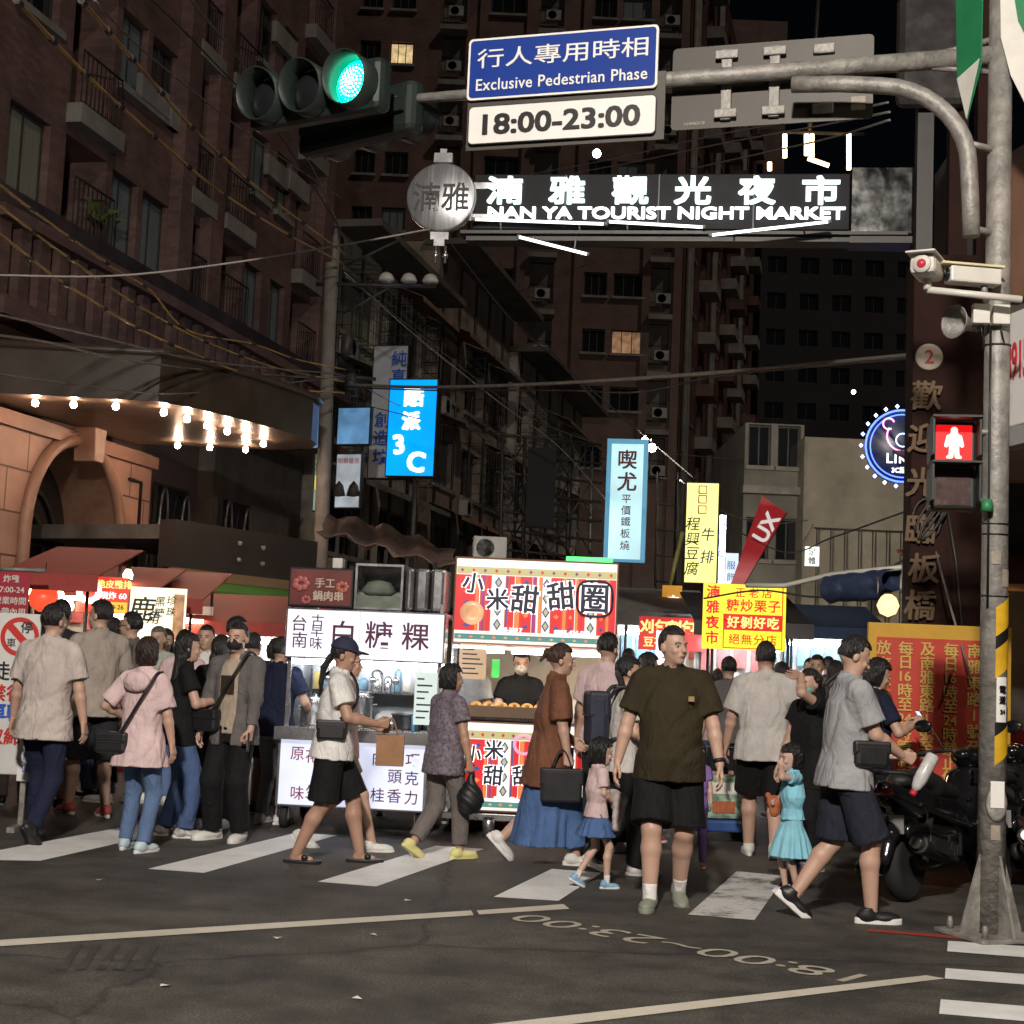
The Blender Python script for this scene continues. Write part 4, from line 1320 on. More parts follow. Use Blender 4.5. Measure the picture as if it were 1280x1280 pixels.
for a in (588, 648, 720, 806, 845):
    p_ = MB(); x = tx(a) - tw0; p_.box(x - .22, x + .22, -.25, -.003, 0, TZ); part('pier', p_, M_brick2, tower)
# its street side
tsd = (at(941, 400, 122.0) - at(851, 400, TY)); tsd.z = 0; tsl = tsd.length
ts = thing('brick_tower_wing', 'long side wing of the brick tower with stacked balconies running down the street', 'building', (tx(851), TY + .02, 0), math.atan2(tsd.y, tsd.x))
wl = MB(); hs = []
nb = 7
for f in range(-3, 8):
    for i in range(nb):
        x = 2 + i * (tsl - 3) / nb; hs.append((x, x + 2.2, zr0 + 3.09 * f, zr0 + 3.09 * f + 1.5))
cells(wl, .4, tsl, 0, TZ, hs, .6); wl.quad((0.4, 0, TZ), (tsl, 0, TZ), (tsl, 14, TZ), (0.4, 14, TZ)); wl.quad((tsl, 0, 0), (tsl, 14, 0), (tsl, 14, TZ), (tsl, 0, TZ))
wl.box(.42, tsl - .02, .62, 13.9, 0, TZ - .02)
part('wall', wl, M_brick2, ts)
for i, h in enumerate(hs):
    if i % 7 in (1, 3, 4, 6):
        b_ = MB(); b_.box(h[0] - .2, h[1] + .2, -1.0, -.003, h[2] - .75, h[2] - .05); part('balcony', b_, M_conc if i % 3 else M_brick2, ts)
    else:
        window(ts, (h[0] + h[1]) / 2, (h[2] + h[3]) / 2, h[1] - h[0] - .03, h[3] - h[2] - .03, .2, M_glass if rg.random() < .7 else M_curtb, M_irong, .3, 2)
for i in (0, 2, 5):
    for q in (0, .9):
        x = 1.2 + i * (tsl - 3) / nb + q; p_ = MB(); p_.tube([(x, -.2, 6), (x, -.2, TZ)], .16, 6); part('ornament_pilaster', p_, M_conc, ts)

# ---- far dark tower and pale low house on the right
def box_building(name, label, px0, px1, Y, ztop, depth, wm, rows, colsn, seed, litp=0.0, h0=4.0, ww=1.6):
    x0, x1 = at(px0, 600, Y).x, at(px1, 600, Y).x; w = x1 - x0
    t = thing(name, label, 'building', (x0, Y, 0), 0)
    hs = []; rg = random.Random(seed)
    for f in range(rows):
        for i in range(colsn):
            x = w * (i + .5) / colsn; z = h0 + f * 3.1; hs.append((x - ww / 2, x + ww / 2, z, z + 1.4))
    m = MB(); cells(m, 0, w, 0, ztop, hs, .3); m.quad((0, 0, 0), (0, depth, 0), (0, depth, ztop), (0, 0, ztop)); m.quad((w, 0, 0), (w, 0, ztop), (w, depth, ztop), (w, depth, 0)); m.quad((0, 0, ztop), (w, 0, ztop), (w, depth, ztop), (0, depth, ztop)); m.quad((0, depth, 0), (w, depth, 0), (w, depth, ztop), (0, depth, ztop))
    part('wall', m, wm, t)
    for h in hs:
        r = rg.random()
        window(t, (h[0] + h[1]) / 2, (h[2] + h[3]) / 2, h[1] - h[0] - .02, 1.38, .18, M_litw if r < litp else M_glass, M_irong, .2 if Y < 100 else None, 2)
    return t
box_building('dark_tower_block', 'far tower block, almost black against the night sky, right of the brick tower', 944, 1150, 125, 42.5, 16, mat('far_dark', (.020, .018, .019), .8, var=.2, vscale=.3), 12, 5, 4, .0, 4.0)
box_building('high_rise_block', 'high dark apartment block rising out of view behind the brick tower', 300, 970, 150, 68, 16, M_brick2, 8, 9, 14, .05, 36.0)
pale = box_building('pale_house', 'low pale concrete house with small dark windows behind the red flag', 930, 1004, 50, 9.75, 8, M_plaster, 2, 2, 6, 0, 5.2, .75)
pw = MB(); pw.box(-.1, 2.0, -.5, -.003, 7.35, 7.6); part('ledge', pw, M_conc, pale)
pale2 = box_building('pale_house', 'pale rendered side wall with thin pipes behind the round neon sign', 1004.5, 1145, 49.0, 9.2, 8, mat('plaster_warm', (.23, .205, .165), .9, var=.35, vscale=.6, bump=.2, bscale=12), 0, 1, 6)
gq = MB()
for i in range(8): gq.tube([(.4 + i * .45, -.35, 3.2), (.4 + i * .45, -.35, 6.2)], .025, 4)
for z in (4.6, 6.2): gq.tube([(.3, -.35, z), (3.6, -.35, z)], .03, 4)
part('pipe_frame', gq, M_irong, pale2)
nr = MB(); nr.box(-.0, .06, -.06, -.003, 0, 9.2); part('downpipe', nr, M_conc, pale2)
# ================================================================ STREET FURNITURE AND SIGNS
M_galv = mat('galvanised_steel', (.28, .265, .24), .55, metal=.3, var=.42, vscale=9, bump=.4, bscale=26)
M_signback = mat('sign_back_grey', (.060, .053, .042), .5, metal=.1, var=.25, vscale=1.3)
M_blue = mat('sign_blue', (.006, .036, .25), .5, var=.05, spec=.2)
M_signw = mat('sign_white', (.78, .76, .72), .4, var=.04)
M_black = mat('black_paint', (.01, .01, .01), .4, var=0)
M_dgreen = mat('signal_dark_green', (.014, .021, .018), .45, var=.25, vscale=5)
M_lens = mat('lens_dark', (.012, .012, .014), .2, var=0)
M_camw = mat('camera_white', (.62, .60, .54), .4, var=.08)
M_steel = mat('stainless', (.52, .52, .53), .26, metal=.9, var=.14, vscale=4)
M_rubber = mat('rubber', (.014, .014, .014), .8, var=.2)
ARM = R(-17)
PX, PY = gnd(1238, 1172).x, gnd(1238, 1172).y
def armat(px, py, off=0.0):
    """the point of the mast arm's vertical plane seen at a pixel (off metres in front of it)"""
    d = ray(px, py); a = Vector((math.cos(ARM), math.sin(ARM), 0)); n = Vector((math.sin(ARM), -math.cos(ARM), 0))
    o = Vector((PX, PY, 0)) + n * off
    t = (o.dot(n)) / (d.x * n.x + d.y * n.y)
    return Vector((0, 0, CAMH)) + d * t
pole = thing('traffic_pole', 'galvanised traffic light pole with flared base plate and long mast arm', 'traffic pole', (PX, PY, 0))
L_ = lambda v: Vector(v) - Vector((PX, PY, 0))
m = MB(); m.tube([(0, 0, .0), (0, 0, 3), (.0, 0, 6.8)], [.083, .077, .068], 20); part('pole_shaft', m, M_galv, pole)
for k, a in enumerate((20, 110, 200, 290)):
    m = MB(); m.prism([(.07, .03), (.215, .03), (.205, .07), (.075, .50)], -.008, .008, Matrix.Rotation(R(a), 4, 'Z')); part('base_fin', m, M_galv, pole)
m = MB(); m.box(-.23, .23, -.23, .23, .003, .03, Matrix.Rotation(R(20), 4, 'Z')); part('base_plate', m, M_galv, pole, bevel=.005)
for k in range(4):
    a = R(65 + 90 * k); m = MB(); m.lathe([(.02, .03), (.02, .075), (.012, .10), (.001, .10)], 6, Matrix.Translation((.27 * math.cos(a) * .85, .27 * math.sin(a) * .85, 0))); part('anchor_bolt', m, M_galv, pole)
a0, a1, a2 = L_(armat(1240, 70)), L_(armat(830, 100)), L_(armat(470, 127))
m = MB(); m.tube([a0, a1, a2], [.062, .052, .03], 14); part('mast_arm', m, M_galv, pole)
m = MB(); c = L_(armat(1200, 74)); m.tube([c + Vector((.03, 0, .0)), c + Vector((.055, -.01, 0))], .11, 12); part('arm_flange', m, M_galv, pole)
for dz in (-.075, .075):
    m = MB(); m.tube([a0 + Vector((0, 0, dz * 1.4)), L_(armat(1165, 77)) + Vector((0, 0, dz * .5))], .02, 6); part('arm_stay', m, M_galv, pole)
pts = [(990, 106), (1050, 105), (1098, 107)] + [(1098 + 113 * math.sin(t), 107 + 100 * (1 - math.cos(t))) for t in np.linspace(.2, 1.57, 9)] + [(1213, 250), (1214, 296)]
m = MB(); m.tube([L_(armat(x, y, .16)) for x, y in pts], .052, 14); part('curved_conduit', m, M_galv, pole)
for y in (180, 285):
    c = L_(armat(1213, y, .16)); m = MB(); m.tube([c, (0, 0, c.z)], .022, 6); part('conduit_bracket', m, M_galv, pole)
M_hy = mat('hazard_yellow', (.62, .36, .015), .5, var=.2, vscale=8); 
def wrap(name, z0, z1, a0, a1, m_, slant=0.0, r=.0835):
    b = MB(); n = 8
    for i in range(n):
        t0, t1 = R(a0 + (a1 - a0) * i / n), R(a0 + (a1 - a0) * (i + 1) / n)
        s0, s1 = slant * i / n, slant * (i + 1) / n
        b.quad((r * math.cos(t0), r * math.sin(t0), z0 + s0), (r * math.cos(t1), r * math.sin(t1), z0 + s1), (r * math.cos(t1), r * math.sin(t1), z1 + s1), (r * math.cos(t0), r * math.sin(t0), z1 + s0), True)
    return part(name, b, m_, pole)
zpx = lambda y: at(1240, y, PY).z
for y in (790, 842, 950): wrap('hazard_stripe', zpx(y + 6), zpx(y - 30), -100, 0, M_hy, .10, .0832)
for y in (815, 925): wrap('hazard_stripe', zpx(y + 6), zpx(y - 22), -100, 0, M_black, .10, .0829)
wrap('sticker', zpx(902), zpx(846), -95, -45, M_signw, 0, .0838)
lt_ = joined_letters([('電', .05, 0, .06), ('道', .05, 0, 0), ('24', .035, 0, -.07)], M_black, pole, 0, 'sticker_print', bold=.01); lt_.location = (.030, -.083, zpx(874)); lt_.rotation_euler = (0, 0, R(22))
b = MB(); b.lathe([(.001, 0), (.062, 0), (.062, .012), (.05, .018), (.001, .018)], 20, Matrix.Translation((0, -.078, zpx(1003))) @ Matrix.Rotation(R(90), 4, 'X') @ Matrix.Diagonal((1, 1.7, 1, 1))); part('hand_hole_cover', b, M_galv, pole)
b = MB(); b.box(-.04, .04, -.101, -.098, zpx(1008), zpx(975)); part('sticker', b, M_signw, pole)

for y_, h_, a_ in ((690, 16, -120), (712, 22, -75), (1030, 18, -110)): wrap('sticker', zpx(y_ + h_), zpx(y_), a_, a_ + 38, mat('sticker_worn', (.32, .28, .22), .6, var=.3, vscale=20), 0, .0836)
for y_ in (432, 655, 668, 745): m = MB(); m.tube([(.081 * math.cos(t), .081 * math.sin(t), zpx(y_) + .004 * math.sin(t)) for t in np.linspace(0, 2 * math.pi, 21)], .005, 5, False); part('cable_tie', m, M_black, pole)
m = MB(); m.tube([(-.06, -.065, zpx(y_) ) for y_ in (410, 520, 640, 760)], .008, 5); part('cable_run', m, M_black, pole)
# ---- signal heads on the arm
def signal(loc, yaw, name, label, lit):
    t = thing(name, label, 'traffic light', loc, yaw, None)
    m = MB(); m.box(-.56, .56, -.10, .06, -.185, .185); part('housing', m, M_dgreen, t, bevel=.05)
    m = MB(); m.box(-.50, .50, .061, .10, -.05, .05); part('mounting_rail', m, M_dgreen, t)
    for i, x in enumerate((-.37, 0, .37)):
        v = MB(); n = 26
        r0, r1 = .168, .176
        Lh = .20
        for k in range(n):
            a0, a1 = 2 * math.pi * k / n, 2 * math.pi * (k + 1) / n
            l0 = Lh * (.62 + .38 * (.5 + .5 * math.sin(a0))); l1 = Lh * (.62 + .38 * (.5 + .5 * math.sin(a1)))
            for r in (r0, r1):
                v.quad((x + r * math.cos(a0), -.101, r * math.sin(a0)), (x + r * math.cos(a1), -.101, r * math.sin(a1)), (x + r * math.cos(a1), -.10 - l1, r * math.sin(a1)), (x + r * math.cos(a0), -.10 - l0, r * math.sin(a0)), True)
            v.quad((x + r0 * math.cos(a0), -.10 - l0, r0 * math.sin(a0)), (x + r0 * math.cos(a1), -.10 - l1, r0 * math.sin(a1)), (x + r1 * math.cos(a1), -.10 - l1, r1 * math.sin(a1)), (x + r1 * math.cos(a0), -.10 - l0, r1 * math.sin(a0)))
        part('visor', v, M_dgreen, t)
        l = MB(); l.lathe([(.165, 0), (.13, .035), (.07, .062), (.001, .070)], 22, Matrix.Translation((x, -.102, 0)) @ Matrix.Rotation(R(90), 4, 'X'))
        on = lit == i
        o = part('lens', l, emis('green_lens', (.0, .80, .40), 9.0) if on else M_lens, t)
        if on:
            d = MB()
            for rr_ in range(6):
                nn = max(1, 6 * rr_)
                for k in range(nn):
                    a = 2 * math.pi * k / nn; q = .024 * rr_
                    d.lathe([(.0085, 0), (.006, .007), (.001, .009)], 6, Matrix.Translation((x + q * math.cos(a), -.102 - .072 + .042 * (rr_ / 5) ** 2, q * math.sin(a))) @ Matrix.Rotation(R(90), 4, 'X'))
            part('led_dots', d, emis('green_led', (.25, 1.0, .7), 14), o)
    return t
c = armat(402, 122, .25)
sg = signal(c, R(-30), 'traffic_light', 'three lamp traffic light showing green at the end of the mast arm', 2)
c2 = armat(448, 150, -.18)
signal(c2, R(142), 'traffic_light', 'second traffic light seen from behind, below the green one', 9)
b = MB(); b.tube([armat(430, 128, .08) - c, armat(480, 126) - c], .03, 8)

def board(name, label, cat, corners, th, mface, yaw, off=0.0, rimm=None, plane=armat):
    """flat sign in the arm's plane from its photo corners left-bottom and right-top"""
    p0, p1 = plane(*corners[0], off), plane(*corners[1], off)
    c = (p0 + p1) / 2; w = (Vector((p1.x, p1.y, 0)) - Vector((p0.x, p0.y, 0))).length; h = abs(p1.z - p0.z)
    t = thing(name, label, cat, c, yaw)
    return t, w, h
def rrect(w, h, r, n=4):
    P = []
    for cx, cz, a in ((w / 2 - r, h / 2 - r, 0), (-w / 2 + r, h / 2 - r, 90), (-w / 2 + r, -h / 2 + r, 180), (w / 2 - r, -h / 2 + r, 270)):
        for i in range(n + 1):
            t = R(a + 90 * i / n); P.append((cx + r * math.cos(t), cz + r * math.sin(t)))
    return P
t, w, h = board('road_sign', 'blue road sign with white Chinese and English lettering about pedestrian phase', 'road sign', ((583, 129), (824, 27)), .02, M_blue, ARM, .10)
h = .43; 
m = MB(); m.prism(rrect(w, h, .03), 0, .02); part('panel', m, M_signw, t)
m = MB(); m.prism(rrect(w - .03, h - .03, .025), -.003, -.0005); part('blue_face', m, M_blue, t)
letter('行人專用時相', .16, M_signw, t, 0, .07, -.006, fit=(w * .90, .135), bold=.004)
letter('Exclusive Pedestrian Phase', .1, M_signw, t, 0, -.115, -.006, fit=(w * .90, .082), bold=.012, spacing=1.06)
t2, w2, h2 = board('time_plate', 'white plate reading 18:00-23:00 under the blue road sign', 'sign', ((584, 183), (821, 116)), .02, M_signw, ARM, .10)
h2 = .265
m = MB(); m.prism(rrect(w2, h2, .03), 0, .02); part('panel', m, M_black, t2)
m = MB(); m.prism(rrect(w2 - .012, h2 - .012, .027), -.003, -.0005); part('white_face', m, M_signw, t2)
letter('18:00-23:00', .2, M_black, t2, 0, .0, -.006, fit=(w2 * .84, .145), bold=.028)
m = MB(); m.box(-w2 / 2 - .02, w2 / 2 + .05, .03, .045, -h2 / 2 - .03, .30); part('backing_plate', m, M_signback, t2)
# back of the big sign beyond the arm
t, w, h = board('road_sign', 'large road sign seen from its grey back with clamp brackets on the mast arm', 'road sign', ((838, 172), (1093, 33)), .02, M_signback, ARM, -.10)
h = .56
m = MB(); m.prism(rrect(w, h, .03), 0, .014); part('panel', m, M_signback, t)
for fx in (-.22, .02):
    m = MB(); m.box(fx * w - .035, fx * w + .035, -.035, -.001, -.24, .24); b_ = part('bracket', m, M_galv, t, bevel=.006)
    m = MB(); m.tube([(fx * w - .03, -.16, .05), (fx * w + .03, -.16, .05)], .075, 10); 
    for z in (-.2, .2):
        m = MB(); m.box(fx * w - .075, fx * w + .075, -.05, -.036, z - .03, z + .03); part('clamp', m, M_galv, b_, bevel=.01)
for z in (-.20, .20):
    m = MB(); m.box(.26 * w - .07, .26 * w + .07, -.03, -.001, z - .035, z + .035); part('clamp', m, M_galv, t, bevel=.01)
m = MB(); m.box(.43 * w - .045, .43 * w + .045, -.003, -.0005, -.22, -.13); part('sticker', m, mat('sticker_worn', (.32, .28, .22), .6), t)
letter('A10042178', .03, mat('print_grey', (.4, .36, .3), .6), t, -.38 * w, -.245, -.003, bold=.01)

# ---- pedestrian light on the pole
pc = at(1190, 583, PY - .05)
pl = thing('pedestrian_light', 'pedestrian signal box with a glowing red standing figure on the steel pole', 'pedestrian signal', pc, R(-8))
m = MB(); m.box(-.135, .135, -.06, .12, .005, .265); part('upper_case', m, M_dgreen, pl, bevel=.02)
m = MB(); m.box(-.135, .135, -.06, .12, -.265, -.005); lc = part('lower_case', m, M_dgreen, pl, bevel=.02)
m = MB(); m.box(-.105, .105, -.066, -.061, .03, .24); part('red_panel', m, emis('red_field', (1.0, .012, .015), .75, base=(.12, 0, 0)), pl)
f = Field((-.1, -.045, -.1), (.1, .045, .1), .004)
for a_, b_, r_ in (((0, 0, .062), (0, 0, .064), .019), ((0, 0, .03), (0, 0, -.015), .027), ((-.030, 0, .030), (-.041, 0, -.018), .011), ((.030, 0, .030), (.041, 0, -.018), .011), ((-.013, 0, -.02), (-.016, 0, -.075), .013), ((.013, 0, -.02), (.016, 0, -.075), .013), ((-.016, 0, -.078), (-.032, 0, -.080), .009), ((.016, 0, -.078), (.032, 0, -.080), .009)):
    f.cone(a_, b_, r_, r_, .004)
V, Q4 = f.mesh(); V[:, 1] *= .25
link('red_figure', np_mesh('red_figure', V * 1.12, Q4), emis('red_man', (1.0, .66, .60), 1.3), pl, (0, -.074, .135))
m = MB(); m.box(-.10, .10, -.066, -.061, -.24, -.03); part('dark_panel', m, mat('dead_panel', (.075, .045, .042), .25, var=.3, vscale=14), pl)
for z in (.0, 1): 
    m = MB(); zz = .266 if z else -.004
    m.box(-.14, .14, -.22, -.062, zz, zz + .012); m.box(-.14, -.128, -.20, -.062, zz - .22, zz - .001); m.box(.128, .14, -.20, -.062, zz - .22, zz - .001); part('hood', m, M_dgreen, pl)
for z in (.22, -.2):
    m = MB(); m.tube([(.13, .05, z), Vector((PX, PY, pc.z + z)) - pc], .018, 6); part('bracket', m, M_galv, pl)
m = MB(); m.lathe([(.001, -.03), (.035, -.03), (.04, 0), (.03, .04), (.001, .05)], 10, Matrix.Translation((.2, -.03, -.24))); part('button_box', m, mat('green_plastic', (.03, .2, .08), .5), pl)

# ---- surveillance cameras, horn, boxes
bc = at(1157, 335, PY - .25)
t = thing('security_camera', 'round faced bullet camera with red infrared ring beside the pole', 'camera', bc, R(-28))
m = MB(); m.box(-.075, .075, -.10, .16, -.055, .06); part('casing', m, M_camw, t, bevel=.03)
m = MB(); m.box(-.085, .085, -.15, .15, .062, .072); part('sun_shield', m, M_camw, t)
m = MB(); m.lathe([(.055, 0), (.052, .012), (.001, .012)], 20, Matrix.Translation((0, -.10, 0)) @ Matrix.Rotation(R(90), 4, 'X')); part('ir_ring', m, M_camw, t)
m = MB(); m.lathe([(.028, 0), (.02, .01), (.001, .014)], 16, Matrix.Translation((0, -.113, 0)) @ Matrix.Rotation(R(90), 4, 'X')); part('lens', m, emis('ir_lens', (.55, .03, .05), .5), t)
m = MB(); m.tube([(0, .05, -.055), (0, .05, -.12)], .025, 8); m.tube([(0, .05, -.12), Vector((PX, PY, bc.z - .17)) - bc], .022, 8); part('bracket', m, M_camw, t)
bc = at(1218, 346, PY - .16)
t = thing('security_camera', 'long white box camera pointing sideways on the steel pole', 'camera', bc, R(-82))
m = MB(); m.box(-.055, .055, -.17, .15, -.05, .05); part('casing', m, M_camw, t, bevel=.012)
m = MB(); m.box(-.07, .07, -.23, .16, .052, .064); part('sun_shield', m, mat('camera_cream', (.66, .58, .36), .45, var=.1), t)
m = MB(); m.lathe([(.04, 0), (.04, .008), (.001, .012)], 14, Matrix.Translation((0, -.17, 0)) @ Matrix.Rotation(R(90), 4, 'X')); part('lens', m, M_lens, t)
m = MB(); m.tube([(0, .06, -.05), (-.05, .1, -.13)], .02, 8); part('bracket', m, M_galv, t)
for (x, y, lab) in ((1226, 393, 'small pale junction box on the pole, left of its twin'), (1251, 394, 'small pale junction box on the pole, right of its twin')):
    q = at(x, y, PY - .11)
    t = thing('junction_box', lab, 'junction box', q, R(-5))
    m = MB(); m.box(-.05, .05, -.03, .03, -.06, .06); part('box', m, M_camw, t, bevel=.006)
    m = MB(); m.tube([(0, 0, -.06), (.01, 0, -.12), (.03, .04, -.16), (.03, .06, -.2)], .006, 5); part('cable', m, M_black, t)
q = at(1207, 405, PY - .03)
t = thing('horn_speaker', 'small grey horn speaker behind the junction boxes on the pole', 'speaker', q, R(-60))
m = MB(); m.lathe([(.035, .1), (.04, .02), (.06, -.03), (.10, -.09), (.105, -.10), (.098, -.10), (.03, 0), (.001, 0)], 18, Matrix.Rotation(R(-90), 4, 'X')); part('horn', m, M_galv, t)

# ---- banners on the pole
M_bang = mat('banner_green', (.012, .19, .07), .7, var=.15); M_banw = mat('banner_white', (.66, .64, .58), .7, var=.12)
def flag_mesh(pts, th=.004):
    b = MB(); b.prism(pts, -th, th); return b
q = at(1210, 70, PY - .14)
t = thing('pole_banner', 'slim folded green and white banner hanging at the top of the pole', 'banner', q, R(-70))
part('cloth', flag_mesh([(-.14, .75), (.14, .75), (.13, -.1), (.0, -.40), (-.10, -.1)]), M_bang, t); 
m = MB(); m.prism([(-.10, -.11), (.12, -.06), (.0, -.395)], -.007, -.0045); part('white_tip', m, M_banw, t)
q = at(1272, 70, PY - .1)
t = thing('street_banner', 'green and white street banner hanging at the right edge of the view', 'banner', q, R(-12))
part('cloth', flag_mesh([(-.11, .60), (.45, .60), (.45, -.50), (.10, -.42), (-.04, -.12), (-.10, .12)]), M_banw, t)
m = MB(); m.prism([(-.06, .6), (.45, .6), (.45, -.1), (.10, -.0), (.0, .22)], -.010, -.0045); part('green_print', m, M_bang, t)
m = MB(); m.prism([(.02, .6), (.05, .6), (.14, .2), (.12, .18)], -.013, -.0105); m.prism([(.12, .6), (.15, .6), (.24, .1), (.22, .12)], -.013, -.0105); part('white_print', m, M_banw, t)

# ================================================================ NIGHT MARKET GATE SIGN
GY = 13.2; GYAW = R(-8)
def gat(px, py, off=0.0):
    n = Vector((math.sin(GYAW), -math.cos(GYAW), 0)); o = at(1100, 250, GY) + n * off
    d = ray(px, py); t = (o - Vector((0, 0, CAMH))).dot(n) / d.dot(n)
    return Vector((0, 0, CAMH)) + d * t
M_pillar = mat('pillar_brown', (.032, .014, .011), .75, var=.25, vscale=3, spec=.12)
M_gold = mat('gold_letters', (.11, .07, .04), .55, metal=.6, var=.15)
pb0 = gat(1181, 785); 
pil = thing('gate_pillar', 'dark brown gate pillar with gold characters and a round number 2 medallion', 'pillar', (pb0.x, pb0.y, 0), GYAW)
m = MB(); m.box(-.31, .31, -.02, .5, 0, 5.22); part('shaft', m, M_pillar, pil, bevel=.012)
for x, w_, mm in ((-.22, .14, M_irong), (.07, .16, M_pillar), (.28, .1, M_pillar)):
    m = MB(); m.box(x - w_ / 2, x + w_ / 2, .05, .25, 5.222, 8.2); part('upper_post', m, mm, pil)
m = MB(); m.box(-.50, .12, -.10, .04, 6.55, 7.6); part('crown_panel', m, mat('crown_dark', (.035, .03, .03), .25, var=.2, spec=.7), pil, bevel=.15)
zg = lambda y: gat(1160, y).z
xg = lambda x: (gat(x, 500) - Vector((pb0.x, pb0.y, 0))).dot(Vector((math.cos(GYAW), math.sin(GYAW), 0)))
m = MB(); m.lathe([(.001, .02), (.105, .02), (.118, .012), (.12, 0)], 28, Matrix.Translation((xg(1160), -.022, zg(447))) @ Matrix.Rotation(R(90), 4, 'X')); md = part('medallion', m, mat('medallion_cream', (.55, .48, .38), .5), pil)
letter('2', .17, mat('letter_red', (.45, .02, .015), .5), md, xg(1160), zg(447), -.046, 'numeral', bold=.01)
for ch, x, y in (('歡', 1157, 496), ('迎', 1153, 549), ('光', 1152, 604), ('臨', 1152, 662), ('板', 1157, 711), ('橋', 1153, 757)):
    letter(ch, .27, M_gold, pil, xg(x), zg(y), -.05, 'gold_character', bold=.022, extrude=.022, shear=.08)
# cable wreath on the pillar
m = MB()
for k in range(4):
    m.tube([Vector((xg(1160) + .02 * k + .12 * math.sin(t * 1.0 + k), -.06 - .015 * k, zg(650) + .18 * math.cos(t + k * .3))) for t in np.linspace(-2.6, 2.6, 14)], .011, 5)
m.tube([(xg(1180), -.05, zg(610)), (xg(1196), -.07, zg(700)), (xg(1205), -.08, zg(790)), (xg(1218), -.1, zg(880))], .012, 5)
tag(link('cable_loop', m.mesh('cable_loop'), M_irong, None, pil.location, pil.rotation_euler), 'loose loop of old cables hanging on the brown gate pillar', 'cable')

gs0, gs1 = gat(590, 290), gat(1062, 292)
gw = (Vector((gs1.x - gs0.x, gs1.y - gs0.y, 0))).length
gz1, gz0 = gat(800, 217).z, gat(800, 279).z
gs = thing('market_sign', 'long dark night market sign with white glowing Chinese and English lettering across the street', 'market sign', (gs0.x, gs0.y, 0), GYAW)
m = MB(); m.box(0, gw, 0, .22, gz0 - .06, gz1); part('panel', m, mat('gate_panel', (.010, .010, .012), .5, var=.25, vscale=2, spec=.15), gs, bevel=.01)
for i in range(1, 4):
    m = MB(); m.box(gw * i / 4 - .006, gw * i / 4 + .006, -.004, -.0005, gz0 - .05, gz1 - .01); part('panel_joint', m, M_black, gs)
M_gl = emis('gate_letters', (.80, 1.0, .93), 1.05, .1, 6)
M_gl2 = emis('gate_letters_white', (.95, .98, 1.0), 1.5)
for ch, x in zip('湳雅觀光夜市', (631, 709, 788, 866, 946, 1026)):
    d = gat(x, 240) - Vector((gs0.x, gs0.y, 0)); xx = d.x * math.cos(GYAW) + d.y * math.sin(GYAW)
    letter(ch, .34, M_gl, gs, xx, gat(x, 239).z, -.03, 'glowing_character', bold=.026, extrude=.02, fit=(.335, .262))
letter('NAN YA TOURIST NIGHT MARKET', .2, M_gl2, gs, gw * .515, (gat(620, 266).z + gat(1000, 269).z) / 2, -.03, 'english_lettering', bold=.028, extrude=.015, fit=(gw * .945, .112))
M_tube = emis('led_tube', (.90, .94, 1.0), 3.2)
m = MB(); m.box(-.05, gw + .45, -.02, .20, gz0 - .17, gz0 - .13); m.box(-.1, gw + .5, -.06, .16, gz0 - .115, gz0 - .085); part('lower_rail', m, M_irong, gs)
for i in range(6):
    m = MB(); x = gw * (i + .4) / 6; m.box(x - .015, x + .015, .05, .08, gz0 - .131, gz0 - .06); part('hanger', m, M_steel, gs)
def gtube(p, q, off):
    o = Vector((gs0.x, gs0.y, 0)); Rm = Matrix.Rotation(-GYAW, 3, 'Z')
    a, b = Rm @ (gat(*p, off) - o), Rm @ (gat(*q, off) - o)
    m = MB(); m.tube([a, b], .013, 8); tb_ = part('led_tube', m, M_tube, gs)
    up_ = Vector((0, .028, .008)); m = MB(); m.tube([a + up_, b + up_], .017, 6); m.tube([a - (b - a) * .015, a + (b - a) * .015], .02, 8); m.tube([b - (b - a) * .015, b + (b - a) * .015], .02, 8)
    for q in (.2, .8):
        c = a.lerp(b, q) + up_; m.tube([c, Vector((c.x, .02, gz0 - .10))], .008, 5)
    part('tube_fixture', m, M_galv, tb_)
gtube((592, 274), (757, 280), .10); gtube((760, 277), (880, 284), .10); gtube((888, 294), (1037, 277), .30); gtube((648, 296), (735, 318), .12)
q0, q1 = gat(1056, 300), gat(1134, 300); 
rb = MB(); w_ = (q1 - q0).length; rb.box(gw - .01 + .012, gw + w_, -.03, .26, gz0 - .10, gz1 + .05); part('mirror_box', rb, mat('polished_steel', (.34, .35, .34), .12, metal=1.0, var=.3, bump=.35, bscale=1.6), gs, bevel=.01)
m = MB(); m.box(gw, gw + w_, -.03, .26, gz0 - .18, gz0 - .12); part('box_rail', m, M_irong, gs)
